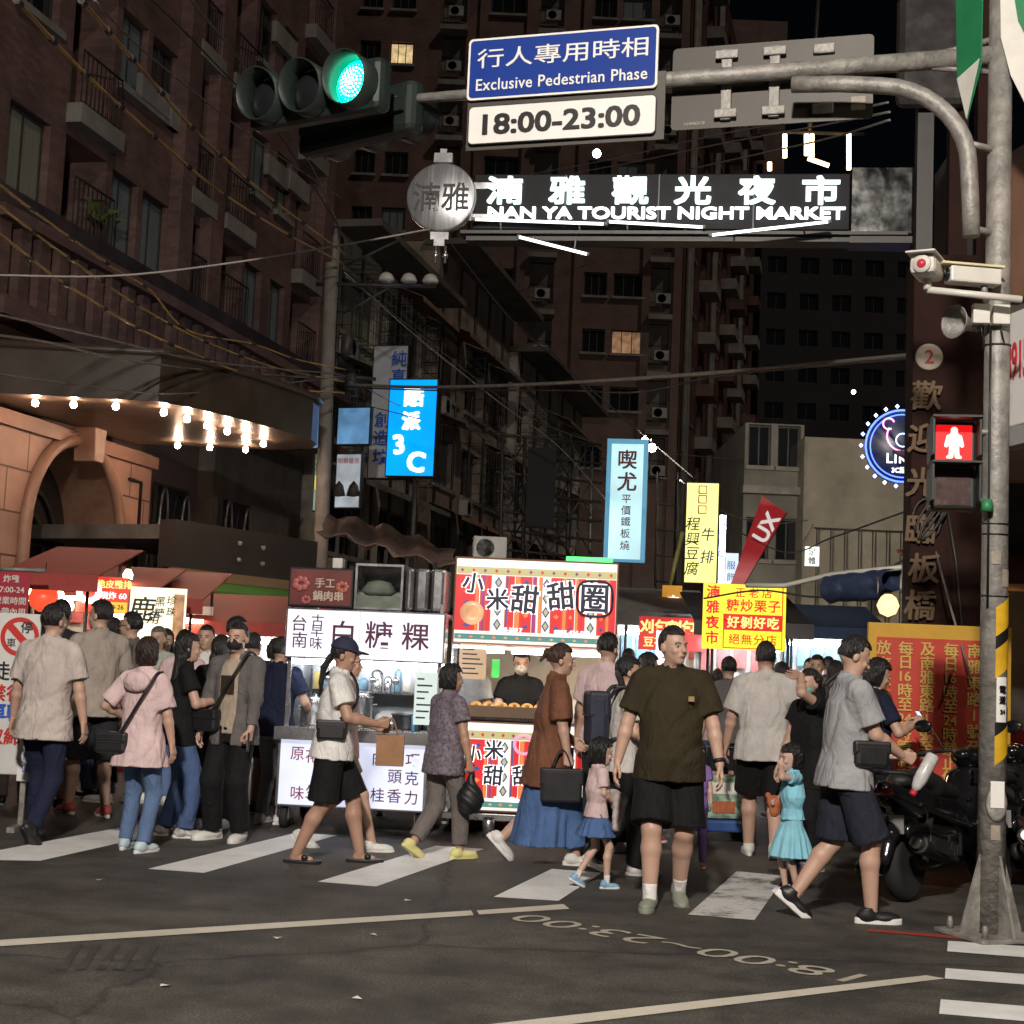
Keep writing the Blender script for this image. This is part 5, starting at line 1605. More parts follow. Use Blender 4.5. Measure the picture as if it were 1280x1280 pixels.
# round emblem
ec = gat(552, 247, .06)
em = thing('round_emblem', 'round brushed metal emblem with two black characters at the left end of the market sign', 'emblem', ec, GYAW)
m = MB(); m.lathe([(.001, .03), (.31, .03), (.325, .02), (.33, -.04), (.001, -.04)], 40, Matrix.Rotation(R(90), 4, 'X')); part('disc', m, mat('brushed_metal', (.50, .51, .52), .32, metal=.8, var=.2, vscale=5, stretch=(6, 1, .5)), em)
letter('湳雅', .3, M_black, em, 0, 0, -.035, bold=.012, fit=(.52, .27))
m = MB(); m.box(-.085, .085, -.02, .02, .33, .42); m.box(-.03, .03, -.015, .015, .42, .46); part('finial', m, M_steel, em); m = MB(); m.box(-.085, .085, -.02, .02, -.40, -.33); m.box(-.05, .05, -.02, .02, -.46, -.40); part('finial', m, M_steel, em)
for x in (-.03, .06):
    m = MB(); m.tube([(x, 0, -.46), (x, 0, -.62)], .014, 6); m.lathe([(.001, -.03), (.028, -.015), (.028, .015), (.001, .03)], 10, Matrix.Translation((x, 0, -.55))); part('tassel', m, M_steel, em)
m = MB(); m.box(.20, .6, .05, .12, -.2, -.14); m.box(.20, .6, .05, .12, .1, .16); part('mounting_arm', m, M_steel, em)
# warm tube lamps of a far terrace above the sign
M_wt = emis('warm_tube', (1.0, .62, .28), 7)
wl = thing('terrace_lamps', 'row of warm vertical tube lamps glowing above the market sign', 'lamps', at(1010, 190, 36))
for a_, b_ in (((962, 203), (962, 213)), ((981, 168), (981, 197)), ((1008, 168), (1008, 194)), ((1015, 168), (1015, 196)), ((1010, 198), (1036, 207)), ((1061, 166), (1061, 212))):
    m = MB(); m.tube([at(*a_, 36) - wl.location, at(*b_, 36) - wl.location], .055, 8); part('tube_lamp', m, M_wt, wl)
m = MB(); m.tube([at(950, 164, 36.2) - wl.location, at(1080, 168, 36.2) - wl.location], .05, 6); m.tube([at(1012, 164, 36.2) - wl.location, at(1025, -40, 36.2) - wl.location], .06, 6); part('lamp_rail', m, M_irong, wl)

# ================================================================ LIT SHOP SIGNS
def lit_sign(name, label, cat, box, Y, yaw, face, depth=.22, frame=None, border=.03, vert=True):
    x0, y0, x1, y1 = box
    c = at((x0 + x1) / 2, (y0 + y1) / 2, Y); sc = Y / F * 1.005
    w, h = (x1 - x0) * sc / math.cos(yaw), (y1 - y0) * sc
    t = thing(name, label, cat, c, yaw)
    m = MB(); m.box(-w / 2, w / 2, 0, depth, -h / 2, h / 2); part('casing', m, frame or M_iron, t, bevel=.01)
    m = MB(); m.box(-w / 2 + border, w / 2 - border, -.012, -.001, -h / 2 + border, h / 2 - border); part('lit_face', m, face, t)
    P = lambda px, py: ((px - (x0 + x1) / 2) * sc, ((y0 + y1) / 2 - py) * sc)
    return t, P, w, h, sc
M_ink = mat('sign_ink_black', (.01, .01, .012), .5, var=0)
M_inkr = mat('sign_ink_maroon', (.16, .012, .02), .5, var=0)
M_inkb = mat('sign_ink_blue', (.02, .10, .55), .5, var=0)
M_wlet = emis('white_letters', (1.0, 1.0, 1.0), 1.5)
t, P, w, h, sc = lit_sign('blade_sign', 'bright blue lit blade sign with white characters above 3C', 'shop sign', (483, 472, 546, 597), 33, R(-14), emis('blue_face', (.0, .30, 1.0), 1.15, .12, 1.2), .3)
for ch, x, y, s_, r_ in (('酷', 516, 495, .46, 0), ('派', 514, 526, .43, 0), ('3', 499, 556, .58, .12), ('C', 523, 578, .60, -.1)):
    letter(ch, s_, M_wlet, t, P(x, y)[0], P(x, y)[1], -.03, bold=.04, rot=-r_)
m = MB(); m.tube([(.1, .15, -h / 2), (.1, .15, -h / 2 - 2.3)], .06, 8); part('support_post', m, M_irong, t)
t, P, w, h, sc = lit_sign('blade_sign', 'tall pale blade sign with dark blue characters behind the blue 3C sign', 'shop sign', (462, 429, 508, 600), 36, R(-14), mat('pale_sign', (.50, .54, .58), .5, var=.1), .25)
for ch, y in (('純', 447), ('真', 470), ('創', 525), ('造', 548), ('坊', 572)): letter(ch, .40, M_inkb, t, P(497 if y < 500 else 478, y)[0], P(0, y)[1], -.03, bold=.012)
M_ad = [emis('advert_blue', (.18, .42, .75), .38, .5, 2.2), emis('advert_green', (.25, .45, .35), .30, .6, 2.6), emis('advert_pale', (.5, .6, .68), .35, .5, 3.0)]
for (bx, lab, k) in (((391, 505, 412, 562), 'narrow upper advert panel on dark frame left of the utility pole', 0), ((391, 566, 411, 640), 'narrow lower advert panel with yellow patch left of the utility pole', 1), ((420, 508, 464, 557), 'wide blue advert panel right of the utility pole', 0), ((418, 566, 452, 636), 'lower pale advert panel with a picture, right of the utility pole', 2)):
    t, P, w, h, sc = lit_sign('advert_panel', lab, 'advert', bx, 31.5, R(-20), M_ad[k], .12)
    if k == 1:
        m = MB(); m.box(-w * .38, w * .38, -.018, -.013, -h * .12, h * .12); part('yellow_patch', m, emis('advert_yellow', (.9, .75, .1), .5), t); letter('咖啡', .2, M_ink, t, 0, h * .27, -.02)
    if k == 2:
        for qx in (-.2, .15):
            m = MB(); m.lathe([(.001, .10), (.10, .0), (.16, -.22), (.001, -.24)], 10, Matrix.Translation((qx * w * 1.6, -.02, -.1)) @ Matrix.Diagonal((1, .06, 1, 1))); part('printed_shape', m, M_ink, t)
        letter('開幕優惠', .13, mat('ink_red', (.5, .03, .03), .5, var=0), t, 0, h * .36, -.02)
t, P, w, h, sc = lit_sign('blade_sign', 'pale cyan lit blade sign with maroon characters and blue rim', 'shop sign', (757, 548, 808, 703), 30, R(-8), emis('cyan_face', (.50, .83, .90), .78, .35, .9), .28, mat('rim_blue', (.02, .10, .25), .4), .0)
m = MB(); 
for a_ in ((-w / 2, -w / 2 + .09, -h / 2, h / 2), (w / 2 - .09, w / 2, -h / 2, h / 2)): m.box(a_[0], a_[1], -.018, -.013, a_[2], a_[3])
m.box(-w / 2 + .09, w / 2 - .09, -.018, -.013, h / 2 - .10, h / 2); m.box(-w / 2 + .09, w / 2 - .09, -.018, -.013, -h / 2, -h / 2 + .06); part('blue_rim', m, emis('rim_glow', (.05, .33, .55), .55), t)
for ch, y, s_ in (('喫', 574, .40), ('尤', 602, .40), ('平', 624, .20), ('價', 638, .20), ('鐵', 652, .20), ('板', 667, .20), ('燒', 682, .20)): letter(ch, s_, M_inkr, t, P(783, y)[0], P(0, y)[1], -.03, bold=.02 if s_ > .3 else .008)
t, P, w, h, sc = lit_sign('blade_sign', 'yellow lit blade sign with brush written black and blue characters', 'shop sign', (856, 602, 898, 730), 32, R(-10), emis('yellow_face', (1.0, .93, .26), 1.05, .15, .8), .25)
for y in (612, 624, 637):
    m = MB()
    m.tube([(.12 + P(877, y)[0] - .12 + .08 * a_, -.02, P(0, y)[1] + .08 * b_) for a_, b_ in ((-1, -1), (1, -1), (1, 1), (-1, 1), (-1, -1))], .014, 4); part('red_square', m, mat('ink_red', (.5, .03, .03), .5, var=0), t)
for ch, x, y, mm in (('程', 866, 655, M_ink), ('興', 866, 674, M_ink), ('豆', 866, 692, M_ink), ('腐', 866, 711, M_ink), ('牛', 885, 668, M_inkb), ('排', 885, 696, M_inkb)): letter(ch, .30, mm, t, P(x, y)[0], P(x, y)[1], -.03, bold=.008, shear=.15)
t, P, w, h, sc = lit_sign('blade_sign', 'narrow violet lit blade sign just right of the yellow one', 'shop sign', (895, 643, 907, 731), 36, R(-10), emis('violet_face', (.55, .60, 1.0), .8, .2, 1.5), .2, border=.01)
letter('C', .22, M_inkb, t, 0, -.1, -.03, bold=.02); letter('茶', .18, M_inkb, t, 0, .4, -.03); letter('飲', .18, M_inkb, t, 0, .15, -.03)
t, P, w, h, sc = lit_sign('blade_sign', 'small pale blue lit sign beside the red flag', 'shop sign', (905, 691, 923, 731), 37, R(-10), emis('paleblue_face', (.70, .85, 1.0), .8, .2, 1.5), .2, border=.01)
letter('服', .22, M_inkb, t, 0, .08, -.03); letter('飾', .22, M_inkb, t, 0, -.2, -.03)
t, P, w, h, sc = lit_sign('lit_sign', 'little white lit sign on the pale house wall behind the blue tarp', 'shop sign', (1006, 683, 1024, 708), 42, R(-10), emis('white_small', (.92, 1.0, .95), 1.2), .15, border=.01)
letter('足', .22, M_ink, t, 0, .12, -.03, bold=.02); letter('體', .22, M_ink, t, 0, -.12, -.03, bold=.02)
# chestnut sign
t, P, w, h, sc = lit_sign('stall_sign', 'bright yellow chestnut stall sign with red characters and one red band', 'stall sign', (879, 731, 981, 812), 17.5, R(-4), emis('chestnut_yellow', (1.0, .80, .03), 1.0, .08, 1.2), .06, mat('sign_rim_yellow', (.5, .35, .02), .5), .0)
M_er = emis('letter_red_glow', (.72, .015, .01), .75); M_ey = emis('letter_yellow_glow', (1.0, .85, .25), 1.0)
for ch, y in (('湳', 741), ('雅', 760), ('夜', 779), ('市', 798)): letter(ch, .155, M_er, t, P(891, y)[0], P(0, y)[1], -.022, bold=.03)
letter('正 老 店', .12, M_er, t, P(941, 0)[0], P(0, 741)[1], -.022, bold=.012); letter('糖炒栗子', .15, M_er, t, P(941, 0)[0], P(0, 757)[1], -.022, bold=.02, spacing=1.1)
bx0, bx1 = P(905, 0)[0], P(977, 0)[0]
m = MB(); m.box(bx0, bx1, -.020, -.013, P(0, 788)[1], P(0, 768)[1]); part('red_band', m, M_er, t)
letter('好剝好吃', .14, M_ey, t, P(941, 0)[0], P(0, 778)[1], -.026, bold=.025, spacing=1.15); letter('絕無分店', .13, M_er, t, P(941, 0)[0], P(0, 799)[1], -.022, bold=.012, spacing=1.18)
m = MB(); m.tube([(bx0, -.016, P(0, 810)[1]), (bx1, -.016, P(0, 810)[1]), (bx1, -.016, P(0, 733)[1])], .008, 4); m.tube([(bx0, -.016, P(0, 768)[1]), (bx0, -.016, P(0, 810)[1])], .008, 4); part('red_rule', m, M_er, t)
for x in (-.35, .35):
    m = MB(); m.tube([(x, .03, -h / 2), (x, .03, -t.location.z)], .018, 6); part('post', m, M_irong, t)
t, P, w, h, sc = lit_sign('stall_sign', 'red stall sign with yellow steamed bun characters behind the olive shirt man', 'stall sign', (799, 772, 882, 813), 20, R(-4), emis('bun_red', (.70, .03, .03), .65, .15, 1), .06, border=.0)
letter('刈包', .19, M_ey, t, P(818, 0)[0], P(0, 784)[1], -.02, bold=.03); letter('割包', .19, M_ey, t, P(852, 0)[0], P(0, 784)[1], -.02, bold=.03); letter('豆花', .14, M_ey, t, P(818, 0)[0], P(0, 803)[1], -.02, bold=.02)
t, P, w, h, sc = lit_sign('stall_sign', 'small white lit stall sign with two dark characters under the red stall sign', 'stall sign', (820, 789, 849, 833), 18.8, R(-4), emis('chest_white', (1.0, .96, .98), 1.3), .06, border=.0)
letter('栗', .15, M_inkr, t, 0, .08, -.02, bold=.01); letter('子', .15, M_inkr, t, 0, -.11, -.02, bold=.01)
t, P, w, h, sc = lit_sign('stall_sign', 'small orange hanging sign between the cyan and the yellow blade signs', 'stall sign', (828, 732, 852, 764), 22, R(-12), emis('orange_face', (.75, .33, .04), .6, .2, 2), .06, border=.0)
letter('串', .22, M_wlet, t, .02, -.06, -.02, bold=.02)
# red flag
q = at(948, 676, 24)
t = thing('feather_flag', 'slanted red feather flag with white letters above the chestnut sign', 'flag', q, R(-10))
fl = MB(); fpts = [(-.42, -.72), (-.22, -.72), (.42, .46), (.04, .72)]
part('cloth', flag_mesh(fpts), emis('flag_red', (.55, .03, .035), .30), t)
letter('UX', .34, emis('flag_white', (1, .9, .88), .5), t, .12, .22, -.012, bold=.03, rot=-1.05); m = MB(); m.tube([(.42, .02, .46), (-.24, .02, -.74), (-.3, .02, -2.2)], .02, 5); part('flag_pole', m, M_irong, t)
m = MB(); m.box(-.42, -.1, -.006, .006, -1.05, -.725); part('red_tail', m, emis('flag_red', (0, 0, 0), 0), t)
# neon roundel
q = at(1128, 558, 16.3)
t = thing('neon_sign', 'round blue neon sign ringed with bulbs, a pink bear outline inside, half behind the pillar', 'neon sign', q, R(-8))
m = MB(); m.lathe([(.001, .02), (.47, .02), (.50, .0), (.50, -.08), (.001, -.08)], 40, Matrix.Rotation(R(90), 4, 'X')); part('disc', m, mat('neon_disc', (.02, .03, .09), .3, var=.2), t)
ring = lambda r, n=40: [(r * math.cos(a), -.035, r * math.sin(a)) for a in np.linspace(0, 2 * math.pi, n)]
m = MB(); m.tube(ring(.49), .014, 5, False); m.tube(ring(.43), .009, 5, False); part('neon_ring', m, emis('neon_blue', (.10, .20, 1.0), 2.6), t)
for k in range(22):
    a = 2 * math.pi * k / 22; m = MB(); m.lathe([(.001, -.03), (.028, 0), (.001, .03)], 8, Matrix.Translation((.55 * math.cos(a), -.02, .55 * math.sin(a)))); part('bulb', m, emis('bulb_blue', (.45, .55, 1.0), 5), t)
arcp = lambda cx, cz, r, a0, a1, n=16: [(cx + r * math.cos(R(a)), -.04, cz + r * math.sin(R(a))) for a in np.linspace(a0, a1, n)]
m = MB(); m.tube(arcp(0, .14, .21, 150, 390, 22), .011, 5); m.tube(arcp(-.19, .30, .075, 20, 300), .011, 5); m.tube(arcp(.19, .30, .075, -120, 160), .011, 5); part('pink_outline', m, emis('neon_pink', (1.0, .35, .65), 2.6), t)
m = MB(); m.tube(arcp(0, .08, .09, 0, 360), .009, 5); part('muzzle_outline', m, emis('neon_pale', (.5, .7, 1.0), 2.6), t)
letter('LIKO', .19, M_wlet, t, .01, -.17, -.045, bold=.016, spacing=1.12); letter('3C配件', .09, M_wlet, t, 0, -.33, -.045, bold=.03)
t.scale = (.80, .80, .80)

# ================================================================ NOTICE BOARD
nb0 = at(1082, 965, 12.3); nb1 = at(1262, 785, 12.3)
nw, nh = nb1.x - nb0.x, nb1.z - nb0.z
t = thing('notice_board', 'big red notice board with yellow frame and columns of gold characters behind the scooters', 'notice board', (nb0.x, 12.3, 0), R(-3))
m = MB(); m.box(0, nw, 0, .06, nb0.z - .45, nb1.z); part('frame', m, mat('notice_yellow', (.58, .33, .03), .5, var=.1), t, bevel=.008)
m = MB(); m.box(.07, nw - .05, -.012, -.001, nb0.z - .40, nb1.z - .115); part('red_face', m, mat('notice_red', (.52, .050, .030), .5, var=.08), t)
M_ng = mat('notice_gold', (.62, .42, .10), .5, var=.05)
colx = [1215, 1186, 1157, 1130, 1103]
for x, s_ in zip(colx, ('南雅東路1號至12號', '每日16時至24時禁止停車', '及南雅東路1號至29巷口為行人', '每日16時至24時管制車輛通行', '放汽機車以免受罰')):
    xx = at(x, 870, 12.3).x - nb0.x
    its, z = [], nb1.z - .20
    i = 0; toks = []
    while i < len(s_):
        if s_[i].isdigit():
            j = i
            while j < len(s_) and s_[j].isdigit(): j += 1
            toks.append(s_[i:j]); i = j
        else: toks.append(s_[i]); i += 1
    st = .128 if len(toks) < 10 else .112
    for tk in toks:
        its.append((tk, .12 if len(tk) == 1 else .11, xx, z)); z -= st
    joined_letters(its, M_ng, t, -.018, 'gold_text', bold=.02)
for x in (.1, nw - .1):
    m = MB(); m.tube([(x, .03, 0), (x, .03, nb0.z - .45)], .03, 6); part('leg', m, M_irong, t)

# ================================================================ LEFT NOTICE AND BANNER
q0, q1 = at(-70, 965, 12.2), at(52, 768, 12.2)
w, h = q1.x - q0.x, q1.z - q0.z
t = thing('no_entry_board', 'white board with red no entry ring and blue print standing at the far left', 'notice board', (q0.x, 12.2, q0.z), 0)
m = MB(); m.box(0, w, 0, .03, 0, h); part('board', m, mat('board_white', (.62, .61, .58), .5, var=.05), t, bevel=.01)
X = lambda px: (px + 70) * 12.2 / F; Z = lambda py: (965 - py) * 12.2 / F
rr_ = mat('ring_red', (.52, .025, .02), .5, var=0)
m = MB(); n = 36
for k in range(n):
    a0, a1 = 2 * math.pi * k / n, 2 * math.pi * (k + 1) / n
    pt = lambda a, r: (X(11) + r * math.cos(a), -.004, Z(795) + r * math.sin(a))
    m.quad(pt(a0, .155), pt(a1, .155), pt(a1, .118), pt(a0, .118))
m.quad((X(11) - .11, -.006, Z(795) + .07), (X(11) - .07, -.006, Z(795) + .11), (X(11) + .11, -.006, Z(795) - .07), (X(11) + .07, -.006, Z(795) - .11)); part('prohibition_ring', m, rr_, t)
letter('停', .10, M_ink, t, X(19), Z(783), -.003, bold=.01); letter('車', .08, M_ink, t, X(1), Z(803), -.003)
letter('行人徒步', .155, M_ink, t, X(-22), Z(838), -.005, bold=.01); letter('時間禁行', .14, rr_, t, X(-22), Z(865), -.005, bold=.02); letter('汽機車輛', .15, M_inkb, t, X(-22), Z(888), -.005, bold=.03); letter('違者取締', .14, rr_, t, X(-22), Z(918), -.005, bold=.02)
m = MB(); m.box(X(20), X(42), -.006, -.001, Z(972), Z(918)); part('paper_slip', m, M_signw, t); 
for k, y in enumerate((928, 942, 956)): letter('管制區'[k], .07, M_inkb, t, X(31), Z(y), -.009)
for x in (.1, w - .06):
    m = MB(); m.box(x - .02, x + .02, .031, .06, -q0.z, h); part('leg', m, M_galv, t)
for x in (.1, w - .06):
    m = MB(); m.box(x - .03, x + .03, -.2, .3, -q0.z, -q0.z + .04); part('foot', m, M_galv, t)
q0 = at(-14, 768, 16); q1 = at(37, 716, 16)
t = thing('red_banner', 'red banner with white opening hours hung from a steel bar at far left', 'banner', (q0.x, 16, q0.z), R(4))
w, h = q1.x - q0.x, q1.z - q0.z
m = MB(); m.box(0, w, 0, .012, 0, h); part('cloth', m, mat('banner_red', (.40, .015, .04), .6, var=.1), t)
for k, s_ in enumerate(('炸雞', '17:00-24', '營業時間', '外帶內用')): letter(s_, .085, M_signw, t, w * .52, h - .07 - .115 * k, -.004, bold=.012)
m = MB(); m.tube([(-.1, 0, h + .03), (w + .15, 0, h + .03)], .025, 6); m.tube([(-.02, 0, h + .03), (-.02, 0, -q0.z)], .025, 6); part('frame', m, M_galv, t)
# ================================================================ FOOD CARTS
M_cartw = emis('cart_panel_white', (.86, .88, 1.0), .80, .10, 1.5)
M_cartw2 = emis('cart_panel_low', (.76, .80, 1.0), .72, .2, 1.6)
M_tubew = emis('strip_light_white', (.93, .96, 1.0), 30)
M_tubewarm = emis('strip_light_warm', (1.0, .84, .62), 26)
M_ink2 = mat('ink_aubergine', (.10, .012, .05), .5, var=0)
M_navy = mat('ink_navy', (.012, .014, .05), .5, var=0)
def wheel(par, x, y, r=.10, name='caster'):
    m = MB(); m.lathe([(.4 * r, -.03), (r * .93, -.03), (r, -.018), (r, .018), (r * .93, .03), (.4 * r, .03)], 18, Matrix.Translation((x, y, r)) @ Matrix.Rotation(R(90), 4, 'Y'))
    o = part(name, m, M_rubber, par)
    h = MB(); h.lathe([(.001, -.034), (.42 * r, -.034), (.42 * r, .034), (.001, .034)], 12, Matrix.Translation((x, y, r)) @ Matrix.Rotation(R(90), 4, 'Y')); h.box(x - .045, x - .038, y - .03, y + .03, r * .8, 2.1 * r); h.box(x + .038, x + .045, y - .03, y + .03, r * .8, 2.1 * r); h.box(x - .045, x + .045, y - .03, y + .03, 2.1 * r + .001, 2.2 * r)
    part('wheel_fork', h, M_steel, o)
C1Y = 13.1
c1a = at(347, 1040, C1Y); c1b = at(547, 1048, C1Y - .12)
C1yaw = math.atan2(-.12, c1b.x - c1a.x); C1w = c1b.x - c1a.x
c1 = thing('food_cart', 'stainless rice cake cart with white lit sign, glass front and steel boxes on its roof', 'food cart', (c1a.x, C1Y, 0), C1yaw)
zc = lambda y, px=450: at(px, y, C1Y).z
X1 = lambda px, py=900: (at(px, py, C1Y - .06).x - c1a.x)
D1 = .95
zs0, zs1 = zc(826), zc(763)
for x in (.02, C1w - .05):
    for y in (.0, D1): m = MB(); m.box(x - .018, x + .018, y, y + .035, .2, 2.1 if y else 1.95); part('corner_post', m, M_steel, c1, bevel=.004)
m = MB(); m.box(-.02, C1w, -.06, .10, zs0, zs1); part('sign_box', m, M_steel, c1, bevel=.01)
m = MB(); m.box(.0, C1w * .46 - .004, -.075, -.061, zs0 + .015, zs1 - .015); m.box(C1w * .46 + .004, C1w - .02, -.075, -.061, zs0 + .015, zs1 - .015); sf = part('sign_face', m, M_cartw, c1)
def lt1(ch, px, py, s_, bold=.004, m_=M_ink2): letter(ch, s_, m_, c1, X1(px, py), zc(py, px), -.079, bold=bold)
lt1('台', 376, 779, .145); lt1('南', 376, 800, .145); lt1('古', 399, 776, .115); lt1('早', 398, 789, .115); lt1('味', 397, 804, .115)
lt1('白', 431, 793, .245, .008); lt1('糖', 476, 794, .245, .008); lt1('粿', 522, 796, .245, .008)
# upper dark sign and steel cabinet on the roof
zr0, zr1 = zs1 + .01, zc(712)
m = MB(); m.box(-.02, X1(443, 730), -.03, .12, zr0, zr1); us = part('upper_sign', m, M_black, c1, bevel=.01)
m = MB(); m.box(.0, X1(443, 730) - .02, -.036, -.031, zr0 + .02, zr1 - .02); part('upper_face', m, emis('upper_face_dark', (.16, .035, .03), .35, .5, 4), us)
def star(x, z, r, m_, nm='printed_food'):
    b = MB(); 
    for k in range(7):
        a = k * .9; b.lathe([(.001, .0), (r * .34, .0), (r * .25, .004), (.001, .006)], 8, Matrix.Translation((x + r * .5 * math.cos(a), -.037 - .0008 * k, z + r * .4 * math.sin(a))) @ Matrix.Rotation(R(90), 4, 'X'))
    part(nm, b, m_, us)
star(.09, zr0 + .2, .10, mat('print_pink', (.40, .10, .10), .5, var=.3)); star(.45, zr0 + .18, .08, mat('print_orange', (.45, .12, .08), .5, var=.3)); star(.14, zr0 + .06, .06, mat('print_pink', (.5, .1, .1), .5))
letter('手工', .09, mat('print_cream', (.6, .5, .4), .5), us, .30, zr0 + .21, -.04, bold=.012); letter('鍋肉串', .09, mat('print_cream', (.6, .5, .4), .5), us, .33, zr0 + .10, -.04, bold=.02)
m = MB(); xa, xb = X1(444, 740), X1(505, 740)
m.box(xa, xb, -.03, .5, zr1 + .03, zr1 + .05); m.box(xa, xb, -.03, .5, zr0, zr0 + .02); m.box(xa, xa + .02, -.03, .5, zr0 + .021, zr1 + .029); m.box(xb - .02, xb, -.03, .5, zr0 + .021, zr1 + .029); m.box(xa + .021, xb - .021, .48, .5, zr0 + .021, zr1 + .029)
cb_ = part('roof_cabinet', m, M_steel, c1)
m = MB(); m.box(xa + .02, xb - .02, .02, .46, zr0 + .021, zr0 + .12); m.lathe([(.10, zr0 + .12), (.16, zr0 + .16), (.10, zr0 + .24), (.03, zr0 + .26)], 9, Matrix.Translation(((xa + xb) / 2 - .03, .16, 0))); part('stored_bag', m, mat('bag_grey_green', (.16, .19, .15), .7, var=.4, vscale=8), cb_)
for k, (pa, pb) in enumerate(((507, 518), (519, 537), (539, 557))):
    m = MB(); m.box(X1(pa, 740), X1(pb, 740), -.01 + .004 * k, .45, zr0, zr1 + .03); part('roof_canister', m, M_steel, c1, bevel=.03)
m = MB(); m.box(-.02, C1w, .13, D1 + .05, zs1 - .03, zs1 - .005); part('roof_plate', m, M_steel, c1)
m = MB(); m.box(X1(415, 705), X1(428, 705), .0, .12, zr1 + .0, zr1 + .09); part('lamp_box', m, M_camw, c1, bevel=.01)
m = MB(); m.tube([(.04, .02, zs0 - .03), (C1w - .05, .02, zs0 - .03)], .016, 8); part('strip_light', m, M_tubew, c1)
m = MB(); m.tube([(.04, .55, zs0 - .01), (C1w - .05, .55, zs0 - .01)], .016, 8); part('strip_light', m, M_tubew, c1)
# glass side, counter, low panel
zk = zc(912)
m = MB(); m.box(-.05, C1w - .02, -.12, D1, zk - .045, zk); part('counter', m, M_steel, c1, bevel=.008)
m = MB(); m.box(-.05, C1w - .02, -.14, -.121, zk - .10, zk + .005); part('counter_lip', m, M_steel, c1, bevel=.004)
zl0, zl1 = zc(1008), zc(925)
m = MB(); m.box(-.03, C1w - .10, -.05, .02, zl0 - .02, zl1 + .02); part('low_panel_frame', m, M_steel, c1, bevel=.008)
m = MB(); m.box(.0, C1w - .13, -.062, -.051, zl0, zl1); part('low_panel', m, M_cartw2, c1)
for ch, px, py in (('原', 373, 941), ('味', 373, 990), ('花', 392, 944), ('生', 392, 988), ('肉', 476, 947), ('芋', 497, 947), ('巧', 518, 949), ('頭', 496, 969), ('克', 517, 971), ('糖', 452, 991), ('桂', 474, 992), ('香', 495, 993), ('力', 516, 995)):
    letter(ch, .125, M_ink2 if px > 440 else mat('ink_rose', (.3, .05, .10), .5, var=0), c1, X1(px, py), zc(py, px), -.066, bold=.004)
m = MB(); m.box(.02, C1w - .07, .06, D1 - .02, .2, zk - .05); part('cabinet', m, M_steel, c1)
m = MB(); m.box(-.03, C1w - .07, -.03, D1, .20, .235); part('base_frame', m, M_irong, c1)
for x in (.04, C1w - .16):
    for y in (.05, D1 - .08): wheel(c1, x, y, .095)
m = MB(); m.lathe([(.06, -.03), (.145, -.03), (.15, 0), (.145, .03), (.06, .03)], 20, Matrix.Translation((-.09, .55, .15)) @ Matrix.Rotation(R(90), 4, 'Y')); o = part('side_wheel', m, M_rubber, c1)
m = MB(); m.lathe([(.001, -.035), (.06, -.035), (.06, .035), (.001, .035)], 14, Matrix.Translation((-.09, .55, .15)) @ Matrix.Rotation(R(90), 4, 'Y')); part('hub', m, M_steel, o)
for x, w_ in ((.03, C1w - .09),):
    m = MB(); m.box(x, x + w_, .93, .94, zk, zs0); part('back_glass', m, mat('back_panel_milky', (.70, .73, .78), .4, var=.15), c1)
m = MB(); m.box(.0, .006, .06, D1 - .02, zk, zs0); part('side_glass', m, mat('side_milky', (.42, .46, .50), .3, var=.2), c1)
m = MB(); m.box(X1(519, 875), X1(547, 875), -.02, -.012, zc(902), zc(837)); pl_ = part('price_list', m, emis('paper_glow', (.72, .85, .80), .55), c1)
for k in range(7):
    m = MB(); z = zc(845 + 8 * k); m.box(X1(522, 875), X1(522, 875) + .06 + .1 * ((k * 37) % 10) / 10, -.0225, -.0205, z - .008, z + .006); part('printed_line', m, M_navy, pl_)
# cooking things standing on the counter
def pot(x, y, r, h, m_, lab, lid=True, handle=False):
    t = thing('cooking_pot', lab, 'pot', Matrix.Translation(c1.location) @ c1.rotation_euler.to_matrix().to_4x4() @ Vector((x, y, zk)), 0, None)
    m = MB(); m.lathe([(r * .96, 0), (r, .02), (r, h), (r + .012, h + .004), (r + .012, h + .012), (r - .006, h + .012), (r - .006, h - .01), (.001, h - .01)], 20); part('pan', m, m_, t)
    if lid:
        m = MB(); m.lathe([(r, h + .013), (r * .7, h + .04), (.02, h + .055), (.02, h + .075), (.001, h + .078)], 18); part('lid', m, M_steel, t)
    for s_ in (-1, 1):
        m = MB(); m.tube([(s_ * r, -.03, h * .75), (s_ * (r + .035), -.03, h * .78), (s_ * (r + .035), .03, h * .78), (s_ * r, .03, h * .75)], .006, 6); part('handle', m, M_steel, t)
    return t
m = MB(); m.box(.05, C1w - .08, .62, .90, zk + .30, zk + .315); shf = part('shelf', m, M_steel, c1)
rgs = random.Random(4); x = .10
while x < C1w - .2:
    k = rgs.randrange(3); wv_ = rgs.uniform(.05, .11); hv = rgs.uniform(.07, .19); m = MB()
    cc = [(.5, .12, .08), (.55, .52, .46), (.12, .22, .3), (.45, .33, .1)][rgs.randrange(4)]; mm = mat('tin_%d' % int(cc[0] * 100), cc, .4, var=.25)
    if k == 0: m.box(x, x + wv_, .66, .80, zk + .317, zk + .317 + hv)
    else: m.lathe([(wv_ * .48, zk + .317), (wv_ * .5, zk + .33), (wv_ * .5, zk + .31 + hv), (wv_ * .2, zk + .335 + hv), (.001, zk + .34 + hv)], 12, Matrix.Translation((x + wv_ / 2, .70, 0)))
    part('tin', m, mm if k < 2 else M_steel, shf); x += wv_ + rgs.uniform(.01, .05)
